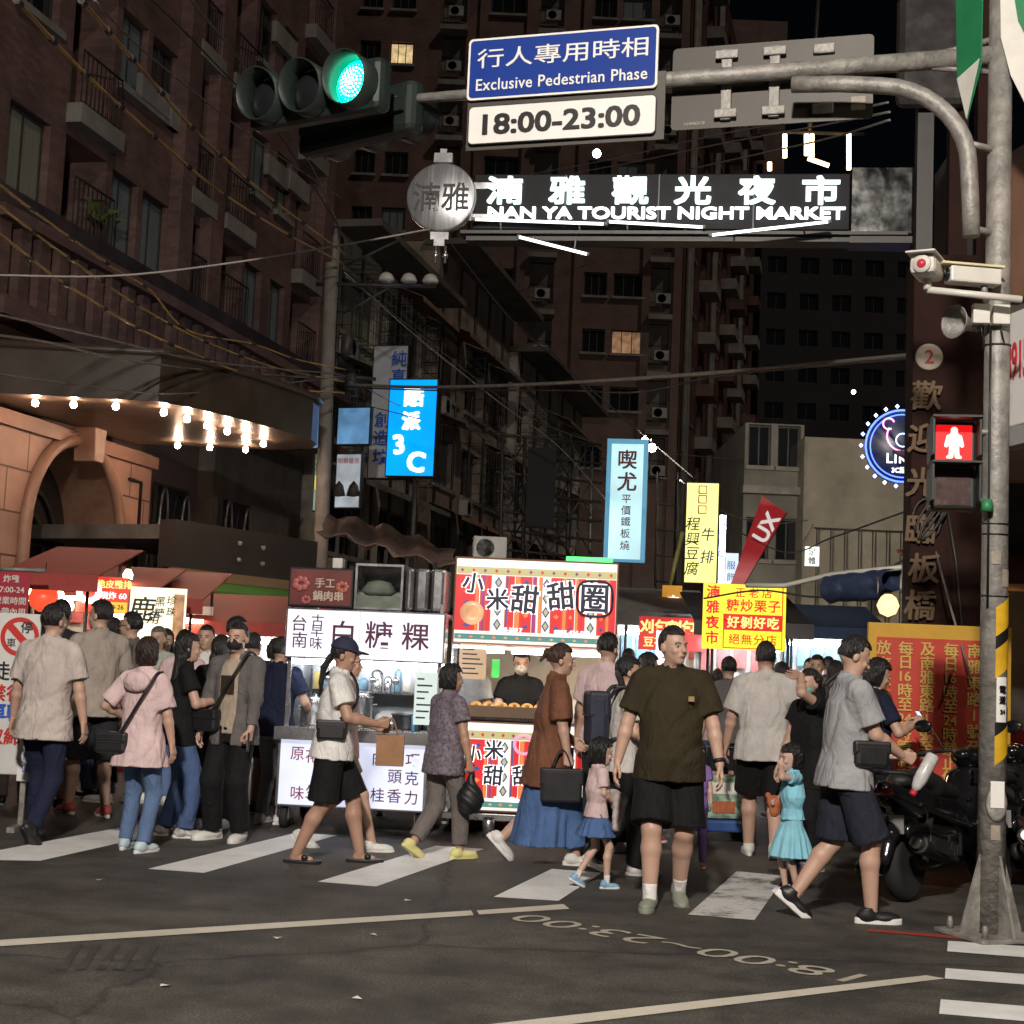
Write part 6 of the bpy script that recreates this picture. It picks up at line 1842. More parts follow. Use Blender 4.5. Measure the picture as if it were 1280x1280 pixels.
for k in range(5):
    m = MB(); xx = .3 + .2 * k; m.tube([(xx, .30, zs0 - .02), (xx, .30, zs0 - .12)], .004, 4); m.lathe([(.001, zs0 - .20), (.03, zs0 - .18), (.035, zs0 - .15), (.006, zs0 - .12)], 10, Matrix.Translation((xx, .30, 0))); part('hanging_ladle', m, M_steel, c1)
pot(.16, .45, .12, .20, M_steel, 'tall steel pot at the left end of the rice cake counter')
pot(.52, .55, .14, .26, M_steel, 'big steel pot in the middle of the rice cake counter')
pot(.98, .5, .13, .12, mat('pan_dark', (.05, .05, .055), .35, metal=.7), 'wide dark pan on the rice cake counter', False)
pot(1.18, .62, .10, .22, M_steel, 'narrow steel pot at the right end of the rice cake counter')
t = thing('burner', 'black gas burner with a pan grid on the rice cake counter', 'burner', Matrix.Translation(c1.location) @ c1.rotation_euler.to_matrix().to_4x4() @ Vector((.72, .18, zk)), 0)
m = MB(); m.box(-.2, .2, -.12, .12, .02, .07); part('body', m, M_steel, t, bevel=.01)
for k in range(5):
    m = MB(); m.box(-.16 + .08 * k - .006, -.16 + .08 * k + .006, -.13, .13, .075, .095); part('grid_bar', m, M_black, t)
t = thing('rice_cake_tray', 'white tray of pale rice cakes at the front of the counter', 'food tray', Matrix.Translation(c1.location) @ c1.rotation_euler.to_matrix().to_4x4() @ Vector((.55, -.02, zk)), 0)
m = MB(); m.box(-.3, .35, -.08, .08, 0, .015); part('tray', m, M_steel, t, bevel=.004)
for k in range(9):
    m = MB(); m.lathe([(.03, .016), (.036, .026), (.03, .04), (.001, .044)], 9, Matrix.Translation((-.26 + .07 * k, .02 * (-1) ** k, 0))); part('rice_cake', m, mat('rice_cake', (.62, .57, .47), .6), t)
for k, (x, c_) in enumerate(((.30, (.42, .10, .05)), (.36, (.5, .35, .1)), (1.10, (.1, .25, .4)), (.42, (.6, .58, .5)))):
    t = thing('sauce_bottle', ['red sauce bottle on the rice cake counter', 'mustard coloured bottle on the rice cake counter', 'blue bottle near the right end of the rice cake counter', 'white bottle on the rice cake counter'][k], 'bottle', Matrix.Translation(c1.location) @ c1.rotation_euler.to_matrix().to_4x4() @ Vector((x, .12 + .03 * k, zk)), 0)
    m = MB(); m.lathe([(.028, 0), (.03, .01), (.03, .12), (.012, .16)], 12); part('bottle_body', m, mat('bottle_%d' % k, c_, .35), t)
    m = MB(); m.lathe([(.013, .16), (.013, .19), (.004, .22), (.001, .22)], 10); part('cap', m, M_camw, t)

# ---- the millet doughnut cart
C2Y = 13.35
c2a = at(556, 1040, C2Y); c2b = at(762, 1048, C2Y)
C2w = c2b.x - c2a.x
c2 = thing('food_cart', 'doughnut cart with bright woven pattern sign boards above and below its counter', 'food cart', (c2a.x, C2Y, 0), R(-1.5))
z2 = lambda y, px=668: at(px, y, C2Y).z
X2 = lambda px, py=850: at(px, py, C2Y).x - c2a.x
def pattern(par, x0, x1, zA, zB, seed):
    """the woven stripe print of one lit board"""
    w = x1 - x0; h = zB - zA
    base = MB(); base.box(x0, x1, -.012, -.001, zA, zB); part('lit_face', base, emis('pattern_ground', (1.0, .92, .84), .70), par)
    cols = {'red': emis('pat_red', (.70, .02, .03), .75), 'orange': emis('pat_orange', (.85, .22, .05), .8), 'blue': emis('pat_blue', (.05, .10, .30), .6), 'purple': emis('pat_purple', (.33, .04, .22), .7), 'olive': emis('pat_olive', (.50, .48, .22), .7), 'teal': emis('pat_teal', (.10, .28, .26), .6)}
    B = {k: MB() for k in cols}
    zb0, zb1 = zA + h * .14, zB - h * .19
    B['olive'].box(x0 + .004, x1 - .004, -.017, -.0125, zB - h * .18, zB - h * .09)
    B['teal'].box(x0 + .004, x1 - .004, -.017, -.0125, zA + h * .035, zA + h * .10)
    stripes = [(0, .025, 'red'), (.03, .12, 'red'), (.125, .14, 'orange'), (.165, .18, 'purple'), (.195, .215, 'red'), (.315, .325, 'blue'), (.335, .36, 'red'), (.375, .40, 'orange'), (.41, .47, 'red'), (.48, .50, 'purple'), (.52, .535, 'orange'), (.60, .66, 'red'), (.67, .69, 'orange'), (.70, .74, 'red'), (.75, .765, 'orange'), (.78, .80, 'red'), (.89, .93, 'red'), (.94, .955, 'orange'), (.965, .998, 'red')]
    cols['ground'] = emis('pat_ground_red', (.62, .07, .05), .62); B['ground'] = MB(); B['ground'].box(x0 + .004, x1 - .004, -.0165, -.0125, zb0, zb1)
    cols['cream'] = emis('pat_cream', (1.0, .90, .80), .75); B['cream'] = MB()
    for a, b in ((.222, .308), (.505, .518), (.54, .592), (.81, .882), (.146, .152), (.366, .371), (.476, .479), (.744, .748)): B['cream'].box(x0 + w * a, x0 + w * b, -.0185, -.0168, zb0, zb1)
    for a, b, k in stripes: B[k].box(x0 + w * a, x0 + w * b, -.018, -.0166, zb0, zb1)
    def dia(k, cx, cz, a, b, y=-.020): B[k].prism([(cx - a, cz), (cx, cz - b), (cx + a, cz), (cx, cz + b)], y, y + .002)
    for q, cx in ((0, .265), (1, .565), (2, .845)):
        for r_ in range(4):
            zz = zb0 + (zb1 - zb0) * (r_ + .5) / 4
            dia('blue', x0 + w * cx, zz, .034, .052)
            b2 = .02; base2 = None
            B['olive'].prism([(x0 + w * cx - b2, zz), (x0 + w * cx, zz - .032), (x0 + w * cx + b2, zz), (x0 + w * cx, zz + .032)], -.0235, -.0205)
    for k_ in range(14):
        cx = x0 + w * (k_ + .5) / 14
        dia('red' if k_ % 2 else 'purple', cx, zB - h * .135, .016, .018, -.0205); dia('orange' if k_ % 2 else 'olive', cx, zA + h * .066, .018, .013, -.0205)
    rgp = random.Random(seed)
    for a, b, k in stripes:
        if b - a > .035:
            for r_ in range(5): dia('orange' if r_ % 2 else 'blue', x0 + w * (a + b) / 2, zb0 + (zb1 - zb0) * (r_ + .5) / 5, w * (b - a) * .3, .022, -.0205)
    for k in B: part('pattern_' + k, B[k], cols[k], par)
M_wout = emis('letter_outline_white', (1, 1, 1), 1.3)
def blob(par, ch, s_, x, z, rot=0.0, y=-.03):
    letter(ch, s_, M_wout, par, x, z, y, 'letter_outline', bold=.075, rot=rot)
    letter(ch, s_, M_navy, par, x, z, y - .008, 'lettering', bold=.024, rot=rot)
us0, us1 = z2(806), z2(702)
m = MB(); m.box(-.02, C2w, .0, .22, us0 - .02, us1 + .02); sg2 = part('sign_box', m, mat('sign_box_brown', (.16, .07, .04), .5), c2, bevel=.01)
pattern(sg2, .0, C2w - .02, us0, us1, 1)
m = MB(); m.box(.01, C2w - .03, -.03, -.022, us1 - .055, us1 - .015); part('top_light', m, emis('sign_top_strip', (1, .98, .95), 2.6), sg2)
m = MB(); m.box(.0, C2w - .02, -.04, -.0, us0 - .055, us0 - .03); part('lower_light', m, emis('sign_low_strip', (1, .98, .95), 3.0), sg2)
for ch, px, py, s_, r_ in (('小', 592, 729, .19, .1), ('米', 622, 749, .20, -.05), ('甜', 656, 749, .25, .06), ('甜', 701, 745, .25, -.12), ('圈', 743, 749, .27, 0)): blob(sg2, ch, s_, X2(px, py), z2(py, px), r_)
m = MB()
m.tube([(X2(743, 749) + .155 * (abs(math.cos(t)) ** .6) * (1 if math.cos(t) > 0 else -1), -.042, z2(749, 743) + .155 * (abs(math.sin(t)) ** .6) * (1 if math.sin(t) > 0 else -1)) for t in np.linspace(0, 2 * math.pi, 33)], .011, 5); part('letter_ring', m, M_navy, sg2)
letter('03-329 7', .05, M_wout, sg2, X2(640, 785), us0 + .12, -.03, bold=.05); letter('0955-424-000', .055, M_wout, sg2, X2(715, 785), us0 + .115, -.03, bold=.05)
def doughnut_print(par, x, z, r):
    m = MB(); m.lathe([(r * .28, 0), (r * .34, .007), (r * .65, .010), (r * .95, .006), (r, 0)], 26, Matrix.Translation((x, -.024, z)) @ Matrix.Rotation(R(90), 4, 'X')); part('printed_doughnut', m, emis('doughnut_print', (.80, .42, .22), .75, .35, 7), par)
doughnut_print(sg2, X2(590, 768), z2(766, 590), .105)
m = MB(); m.box(X2(708, 697), X2(766, 697), .05, .15, us1 + .022, us1 + .06); part('green_lamp', m, emis('green_strip', (.05, 1.0, .12), 3.0), c2)
lo0, lo1 = z2(1014), z2(906)
m = MB(); m.box(X2(586), C2w - .01, -.06, .05, lo0 - .02, lo1 + .015); lp = part('low_sign', m, mat('sign_box_brown', (.16, .07, .04), .5), c2, bevel=.008)
before = set(bpy.data.objects.keys())
pattern(lp, X2(588), C2w - .03, lo0, lo1, 2)
for ch, px, py, s_, r_ in (('小', 592, 941, .15, .1), ('米', 618, 936, .17, -.05), ('甜', 617, 968, .175, .05), ('甜', 653, 968, .175, -.08), ('圈', 700, 950, .26, 0)): blob(lp, ch, s_, X2(px, py), z2(py, px), r_)
letter('0955-424-000', .055, M_wout, lp, X2(640, 995), lo0 + .10, -.03, bold=.05)
m = MB(); m.tube([(X2(655, 930) + .08 * math.cos(t), -.03, z2(930, 655) + .08 * math.sin(t)) for t in np.linspace(0, 6.28, 20)], .014, 5); part('printed_ring', m, emis('ring_pink', (.9, .35, .5), .9), lp)
for o in list(bpy.data.objects):
    if o.name not in before and o.parent == lp: o.location.y -= .062
for x in (.0, C2w - .04):
    for y in (.03, .95): m = MB(); m.box(x, x + .035, y, y + .035, .2, us0 - .02); part('corner_post', m, M_steel, c2)
zk2 = lo1 + .02
m = MB(); m.box(-.02, C2w, -.03, 1.0, zk2, zk2 + .03); part('counter', m, M_steel, c2, bevel=.006)
m = MB(); m.box(-.03, C2w + .01, -.08, .99, lo0 - .09, lo0 - .03); part('base_frame', m, M_steel, c2, bevel=.006)
m = MB(); m.box(.04, C2w - .04, .06, .97, .2, zk2 - .01); part('cabinet', m, M_steel, c2)
for x in (.06, C2w - .1):
    for y in (.08, .85): wheel(c2, x, y, .085)
for (a_, b_) in ((X2(600), X2(628)), (X2(638), X2(690)), (X2(705), X2(765))):
    m = MB(); m.box(a_, b_, .10, .17, us0 - .085, us0 - .058); part('strip_light', m, M_tubewarm, c2)
m = MB(); m.box(.0, C2w, .96, .97, zk2 + .03, us0 - .03); part('back_panel', m, mat('cart_back_cream', (.72, .66, .56), .5, var=.1), c2)
m = MB(); m.box(X2(574), X2(607), -.03, -.022, z2(852), z2(808)); pb_ = part('price_board', m, emis('price_board', (.62, .42, .26), .55), c2)
for k in range(6):
    m = MB(); z = z2(815 + 6 * k); m.box(X2(577), X2(577) + .10 + .09 * ((k * 53) % 10) / 10, -.0325, -.0305, z - .006, z + .006); part('printed_line', m, M_navy, pb_)
m = MB(); m.box(X2(612), X2(622), .4, .42, z2(850), z2(826)); part('green_box', m, emis('green_label', (.05, .5, .1), .6), c2)
tr = thing('doughnut_tray', 'dark tray heaped with golden ring doughnuts on the cart counter', 'food tray', Matrix.Translation(c2.location) @ Vector((X2(632), -.02, zk2 + .032)), 0)
m = MB(); m.box(-.33, .36, -.12, .16, 0, .02); m.box(-.33, .36, -.125, -.112, .0, .10); part('tray', m, mat('tray_wood', (.16, .10, .06), .6), tr, bevel=.006)
M_dn = mat('doughnut_golden', (.56, .30, .085), .55, var=.35, vscale=16, bump=.3, bscale=40)
for j in range(2):
    for k in range(6):
        m = MB(); cx, cy = -.27 + .112 * k + .02 * j, -.03 + .11 * j
        n_ = 18; q_ = 8
        rows = [[(cx + (.036 + .019 * math.cos(b)) * math.cos(a), cy + (.036 + .019 * math.cos(b)) * math.sin(a) * .9, .062 + .03 * j + .019 * math.sin(b) + .018 * math.sin(a) ) for b in np.linspace(0, 6.2832, q_, endpoint=False)] for a in np.linspace(0, 6.2832, n_, endpoint=False)]
        for u in range(n_):
            for v in range(q_):
                m.quad(rows[u][v], rows[(u + 1) % n_][v], rows[(u + 1) % n_][(v + 1) % q_], rows[u][(v + 1) % q_], True)
        part('doughnut', m, M_dn, tr)
# things under and beside the carts
q = gnd(610, 1046)
t = thing('steel_can', 'small steel can standing on the road under the doughnut cart', 'can', (q.x, q.y, 0), 0)
m = MB(); m.lathe([(.05, 0), (.052, .13), (.045, .14), (.045, .15)], 16); part('can_body', m, M_steel, t); m = MB(); m.lathe([(.046, .15), (.04, .165), (.001, .168)], 14); part('lid', m, M_black, t)
for k, (px, py, c_, s_, lab) in enumerate(((632, 1036, (.5, .02, .03), .10, 'red plastic box under the doughnut cart'), (662, 1040, (.06, .08, .35), .12, 'blue plastic crate under the doughnut cart'), (600, 1030, (.03, .03, .03), .16, 'black sack under the doughnut cart'), (690, 1040, (.3, .28, .25), .10, 'grey box under the doughnut cart, right of the blue crate'))):
    p = gnd(px, py); t = thing('storage_box', lab, 'box', (p.x, C2Y + .35, 0), .2 * k)
    m = MB(); m.box(-s_, s_, -.1, .1, 0, s_ * 1.3); part('box_body', m, mat('crate_%d' % k, c_, .5), t, bevel=.02)
    m = MB(); m.box(-s_ * 1.06, s_ * 1.06, -.106, .106, s_ * 1.3 + .001, s_ * 1.3 + .02); part('lid', m, mat('crate_%d' % k, c_, .5), t, bevel=.006)

# ================================================================ STALLS DEEPER IN THE MARKET
M_tubew2 = emis('stall_strip', (.93, .97, 1.0), 70)
def stall(name_label, px0, px1, Y, yaw, zt, lamp, awn, front, depth=1.6, tube=True, sign=None):
    a, b = at(px0, 900, Y), at(px1, 900, Y); w = b.x - a.x
    t = thing('market_stall', name_label, 'market stall', (a.x, Y, 0), yaw)
    for x in (.03, w - .03):
        for y in (.03, depth): m = MB(); m.tube([(x, y, 0), (x, y, zt - .05 if y < .5 else zt + .15)], .022, 6); part('post', m, M_irong, t)
    m = MB(); m.box(0, w, .1, depth * .6, .0, .88); part('counter', m, front, t, bevel=.01)
    m = MB(); m.quad((-.2, -.5, zt - .12), (w + .2, -.5, zt - .12), (w + .2, depth + .2, zt + .32), (-.2, depth + .2, zt + .32)); m.quad((-.2, -.5, zt - .30), (w + .2, -.5, zt - .30), (w + .2, -.5, zt - .12), (-.2, -.5, zt - .12)); o = part('canopy', m, awn, t); o.modifiers.new('thick', 'SOLIDIFY').thickness = .02
    if tube:
        for y in (.1, depth * .7):
            m = MB(); m.tube([(w * .08, y, zt - .36), (w * .92, y, zt - .36)], .024, 8); part('strip_light', m, lamp, t)
    m = MB(); m.box(0, w, depth - .02, depth, .0, zt - .15); part('back_sheet', m, mat('stall_back', (.62, .61, .59), .7, var=.35, vscale=3), t)
    rg = random.Random(int(px0))
    m = MB()
    for k in range(int(w / .16)):
        x = .1 + k * .16; hh = rg.uniform(.06, .22); m.box(x, x + .12, .18, .4, .885, .885 + hh)
    part('goods', m, mat('goods_%d' % (int(px0) % 3), [(.45, .14, .06), (.42, .36, .12), (.2, .3, .33)][int(px0) % 3], .5, var=.6, vscale=9), t)
    m = MB()
    for k in range(int(w / .22)):
        x = .08 + k * .22; hh = rg.uniform(.2, .45); m.box(x, x + .16, depth - .1, depth - .06, zt - .4 - hh, zt - .4)
    part('hanging_goods', m, mat('hang_%d' % (int(px1) % 3), [(.5, .45, .4), (.5, .12, .12), (.15, .3, .4)][int(px1) % 3], .6, var=.6, vscale=6), t)
    return t, w
M_cv = [mat('canvas_blue', (.05, .08, .16), .7, var=.3), mat('canvas_white', (.45, .46, .45), .7, var=.2), mat('canvas_red', (.35, .05, .04), .7, var=.2), mat('canvas_dark', (.05, .045, .05), .7, var=.3)]
M_fr = [mat('front_steel', (.4, .4, .42), .4, metal=.6), mat('front_red', (.35, .04, .04), .6, var=.2), mat('front_cream', (.48, .42, .32), .6, var=.2)]
stall('brightly lit stall with hanging goods just right of the doughnut cart', 776, 872, 21.0, R(0), 2.35, M_tubew2, M_cv[1], M_fr[0])
stall('white lit stall under the yellow chestnut sign', 880, 985, 18.6, R(-2), 2.2, M_tubew2, M_cv[3], M_fr[0])
stall('distant lit stall behind the crowd, left of the pale house', 930, 1010, 30, R(-4), 2.3, M_tubew2, M_cv[1], M_fr[2])
stall('pale lit stall behind the girl in the turquoise dress', 985, 1085, 24, R(-4), 2.35, M_tubew2, M_cv[0], M_fr[0])
stall('far lit stall at the end of the lane', 800, 880, 38, R(2), 2.6, M_tubewarm, M_cv[2], M_fr[1])
# stalls on the left, before the arch
stall('warm lit fried food stall at the far left behind the banner', 26, 100, 17.0, R(2), 2.35, M_tubewarm, M_cv[2], M_fr[1])
stall('warm lit drink stall left of the calligraphy sign', 104, 166, 18.2, R(2), 2.2, M_tubewarm, M_cv[2], M_fr[1])
stall('lit stall with a pale counter under the red awning', 238, 345, 20.5, R(2), 1.98, M_tubew2, M_cv[2], M_fr[2])
stall('warm stall hidden behind the couple at the left', 166, 232, 18.8, R(2), 2.2, M_tubewarm, M_cv[2], M_fr[2])
t, P, w, h, sc = lit_sign('stall_sign', 'red lit stall sign with a white ring and orange strip at the left', 'stall sign', (97, 721, 160, 766), 17.4, R(6), emis('sign_hot_red', (.75, .05, .03), .75, .2, 2), .08, border=.0)
m = MB(); m.tube([(P(112, 0)[0] + .11 * math.cos(a), -.02, P(0, 740)[1] + .11 * math.sin(a)) for a in np.linspace(0, 6.28, 20)], .035, 6); part('white_ring', m, M_wlet, t)
m = MB(); m.box(P(126, 0)[0], P(159, 0)[0], -.02, -.013, P(0, 765)[1], P(0, 752)[1]); part('orange_strip', m, emis('strip_orange', (1.0, .5, .05), .9), t)
letter('脆皮雞排', .10, M_ey, t, P(142, 0)[0], P(0, 730)[1], -.022, bold=.02); letter('現炸 60', .09, M_wlet, t, P(142, 0)[0], P(0, 744)[1], -.022, bold=.01); letter('8:00-26', .075, M_ink, t, P(143, 0)[0], P(0, 758)[1], -.026, bold=.02)
t, P, w, h, sc = lit_sign('stall_sign', 'cream lit stall sign with brush strokes in black left of the red awning', 'stall sign', (163, 735, 231, 800), 17.6, R(8), emis('cream_face', (1.0, .90, .62), 1.15, .2, 1.5), .08, border=.0)
for ch, x, y, s_ in (('鹿', 178, 762, .30), ('角', 192, 772, .16), ('黑', 199, 752, .12), ('糖', 199, 766, .12), ('珍', 213, 750, .11), ('珠', 213, 764, .11)): letter(ch, s_, M_ink, t, P(x, y)[0], P(x, y)[1], -.022, bold=.01, shear=.15)
m = MB(); m.box(P(216, 0)[0], P(229, 0)[0], -.02, -.013, P(0, 798)[1], P(0, 742)[1]); part('printed_photo', m, emis('photo_brown', (.5, .25, .12), .7, .6, 8), t)
q = at(55, 748, 16.8)
t = thing('paper_lantern', 'red round paper lantern glowing over the left stall', 'lantern', q, 0)
m = MB(); m.lathe([(.05, -.15), (.14, -.09), (.17, 0), (.14, .09), (.05, .15)], 16); part('shade', m, emis('lantern_red', (1.0, .10, .04), .8), t); m = MB(); m.lathe([(.052, -.17), (.052, -.15)], 10); m.tube([(0, 0, .15), (0, 0, .4)], .006, 4); part('cord', m, M_black, t)
tt = []
for k, (px, py, Y) in enumerate(((38, 742, 16.9), (75, 746, 17.1), (86, 756, 17.2), (160, 718, 18.5))):
    t = thing('bare_bulb', ['bare warm bulb at the left end of the left stall', 'bare warm bulb right of the red lantern', 'bare warm bulb low beside the red ring sign', 'bare warm bulb above the cream sign'][k], 'lamp', at(px, py, Y), 0)
    m = MB(); m.lathe([(.001, -.09), (.055, -.05), (.06, 0), (.03, .06)], 12); part('bulb', m, emis('bulb_hot', (1.0, .82, .5), 16), t); m = MB(); m.lathe([(.032, .06), (.03, .12), (.001, .13)], 10); part('socket', m, M_black, t)

# ================================================================ RIGHT SIDE SHOPS
sx = at(1240, 800, 15.5).x
rs = thing('right_shop', 'dark shop with orange lit awnings behind the steel pole on the right', 'shop', (sx, 15.5, 0), R(-4))
m = MB(); m.box(-.2, 5, 1.5, 2.2, 0, 7.5); part('wall', m, M_concd, rs)
def slope(nm, x0, x1, y0, y1, z0, z1, mt):
    m = MB(); m.quad((x0, y0, z0), (x1, y0, z0), (x1, y1, z1), (x0, y1, z1)); o = part(nm, m, mt, rs); o.modifiers.new('thick', 'SOLIDIFY').thickness = .03
slope('upper_awning', -.9, 5, -1.8, 1.5, 3.3, 4.1, mat('awning_brown', (.15, .07, .035), .75, var=.4, vscale=2))
slope('lower_awning', -.7, 5, -1.2, 1.5, 2.35, 2.9, mat('awning_orange', (.42, .17, .05), .75, var=.3, vscale=2))
for k in range(5):
    m = MB(); m.tube([(-.6 + 1.0 * k, -1.7, 3.27), (-.6 + 1.0 * k, 1.4, 3.98)], .025, 5); part('awning_rib', m, M_irong, rs)
for x in (-.35, .35, .9):
    m = MB(); m.lathe([(.001, -.08), (.05, -.05), (.06, 0), (.03, .06)], 12, Matrix.Translation((x, -.2, 2.28))); part('bulb', m, emis('bulb_shop', (1.0, .72, .42), 20), rs)
m = MB(); m.box(-.3, 2, .5, 1.4, 0, 1.0); part('counter', m, M_fr[1], rs)
m = MB(); m.box(.22, 1.5, -1.6, -1.57, 1.9, 2.5); part('red_board', m, mat('board_red', (.28, .03, .03), .6), rs)
# rolled blue tarp and lamp by the pillar
q0, q1 = at(1040, 735, 14.6), at(1137, 722, 13.9)
t = thing('rolled_tarp', 'dark blue rolled tarpaulin tied under a pale pole left of the gate pillar', 'tarpaulin', q0, 0)
fld = Field((-.2, -.6, -.35), (1.0, .9, .4), .016)
v = q1 - q0
fld.cone((0, 0, 0), tuple(v), .12, .10, .02); fld.cone((0, 0, -.02), tuple(v * .55 + Vector((0, 0, -.10))), .11, .07, .05); fld.noise(foldfn(3, .03, 12, 9))
V, Q4 = fld.mesh(); link('tarp_roll', np_mesh('tarp_roll', V, Q4), mat('tarp_blue', (.030, .045, .095), .5, var=.3, vscale=6), t)
m = MB(); m.tube([Vector((-.75, .5, .02)), Vector((-.4, .3, .02)), Vector((0, 0, .13)), v + Vector((0, 0, .10))], .025, 6); part('tarp_pole', m, M_camw, t)
for f_ in (.25, .6, .9):
    m = MB(); m.tube([v * f_ + Vector((.13 * math.cos(a) * .2, .13 * math.cos(a), .125 * math.sin(a))) for a in np.linspace(0, 6.28, 14)], .008, 4); part('tie_cord', m, M_camw, t)
for k, (px, py, Y, c_, s_) in enumerate(((1110, 757, 16.0, (1.0, .66, .30), 10), (970, 793, 17.6, (.95, .97, 1.0), 30), (1207, 752, 15.2, (1.0, .8, .5), 14), (815, 560, 31, (.95, .97, 1.0), 20), (806, 552, 31.4, (.95, .97, 1.0), 14), (746, 192, 30, (.9, .95, 1.0), 14), (1067, 490, 60, (.9, .95, 1.0), 12))):
    lab = ['warm round lamp glowing left of the gate pillar foot', 'dazzling white lamp right of the chestnut sign', 'warm lamp under the awning right of the gate pillar', 'white floodlight lower right of the cyan sign top', 'white floodlight nearest the cyan sign top', 'small white lamp hanging below the white time plate', 'tiny distant white lamp above the pale house'][k]
    t = thing('street_bulb', lab, 'lamp', at(px, py, Y), 0)
    r_ = .12 if k == 0 else .05 if k < 3 else .09
    m = MB(); m.lathe([(.001, -r_), (r_ * .7, -r_ * .7), (r_, 0), (r_ * .7, r_ * .7), (.3 * r_, r_)], 14); part('bulb', m, emis('lamp_%d' % k, c_, s_ if k else 1.6), t)
    m = MB(); m.lathe([(.31 * r_, r_), (.3 * r_, r_ * 1.5), (.001, r_ * 1.6)], 8); m.tube([(0, 0, r_ * 1.5), (0, .3, r_ * 2.5)], .012, 4); part('holder', m, M_black, t)
# the floodlight by the cyan sign, aimed at the pale houses down the lane
sd = bpy.data.lights.new('floodlight_beam', 'SPOT'); sd.energy = 9000; sd.spot_size = R(62); sd.spot_blend = .8; sd.shadow_soft_size = .15; sd.color = (1.0, .90, .74)
so = bpy.data.objects.new('floodlight_beam', sd); COL.objects.link(so); so.location = at(806, 552, 31.2) + Vector((0, -.1, 0))
so.rotation_euler = (Vector((10.5, 50, 4.5)) - so.location).to_track_quat('-Z', 'Y').to_euler()
# big sign at the right edge
q = at(1262, 470, 9.6)
t = thing('shop_signboard', 'white signboard with red telephone digits at the right edge of the view', 'signboard', (q.x, 9.6, at(1262, 530, 9.6).z), R(-78))
m = MB(); m.box(-.10, 1.9, 0, .1, -.02, .72); part('board', m, M_signw, t, bevel=.01)
letter('8915', .3, mat('digit_red', (.5, .03, .05), .5, var=0), t, .10, .40, -.006, bold=.012, fit=(.26, .24))
m = MB(); m.box(-.10, 1.9, -.02, .1, -.15, -.03); part('valance', m, mat('valance_grey', (.3, .3, .3), .6), t)
q = at(1266, 380, 9.8)
t = thing('shop_signboard', 'brown signboard with worn red brush characters high at the right edge', 'signboard', (q.x, 9.8, q.z), R(-78))
m = MB(); m.box(-.10, 1.9, 0, .1, .02, 1.05); part('board', m, mat('board_brown', (.24, .12, .07), .5, var=.25, vscale=3), t, bevel=.01)
for ch, z in (('麻', .85), ('辣', .6), ('鍋', .33)): letter(ch, .2, mat('digit_red2', (.35, .03, .03), .5, var=.2), t, .30, z, -.006, bold=.02)
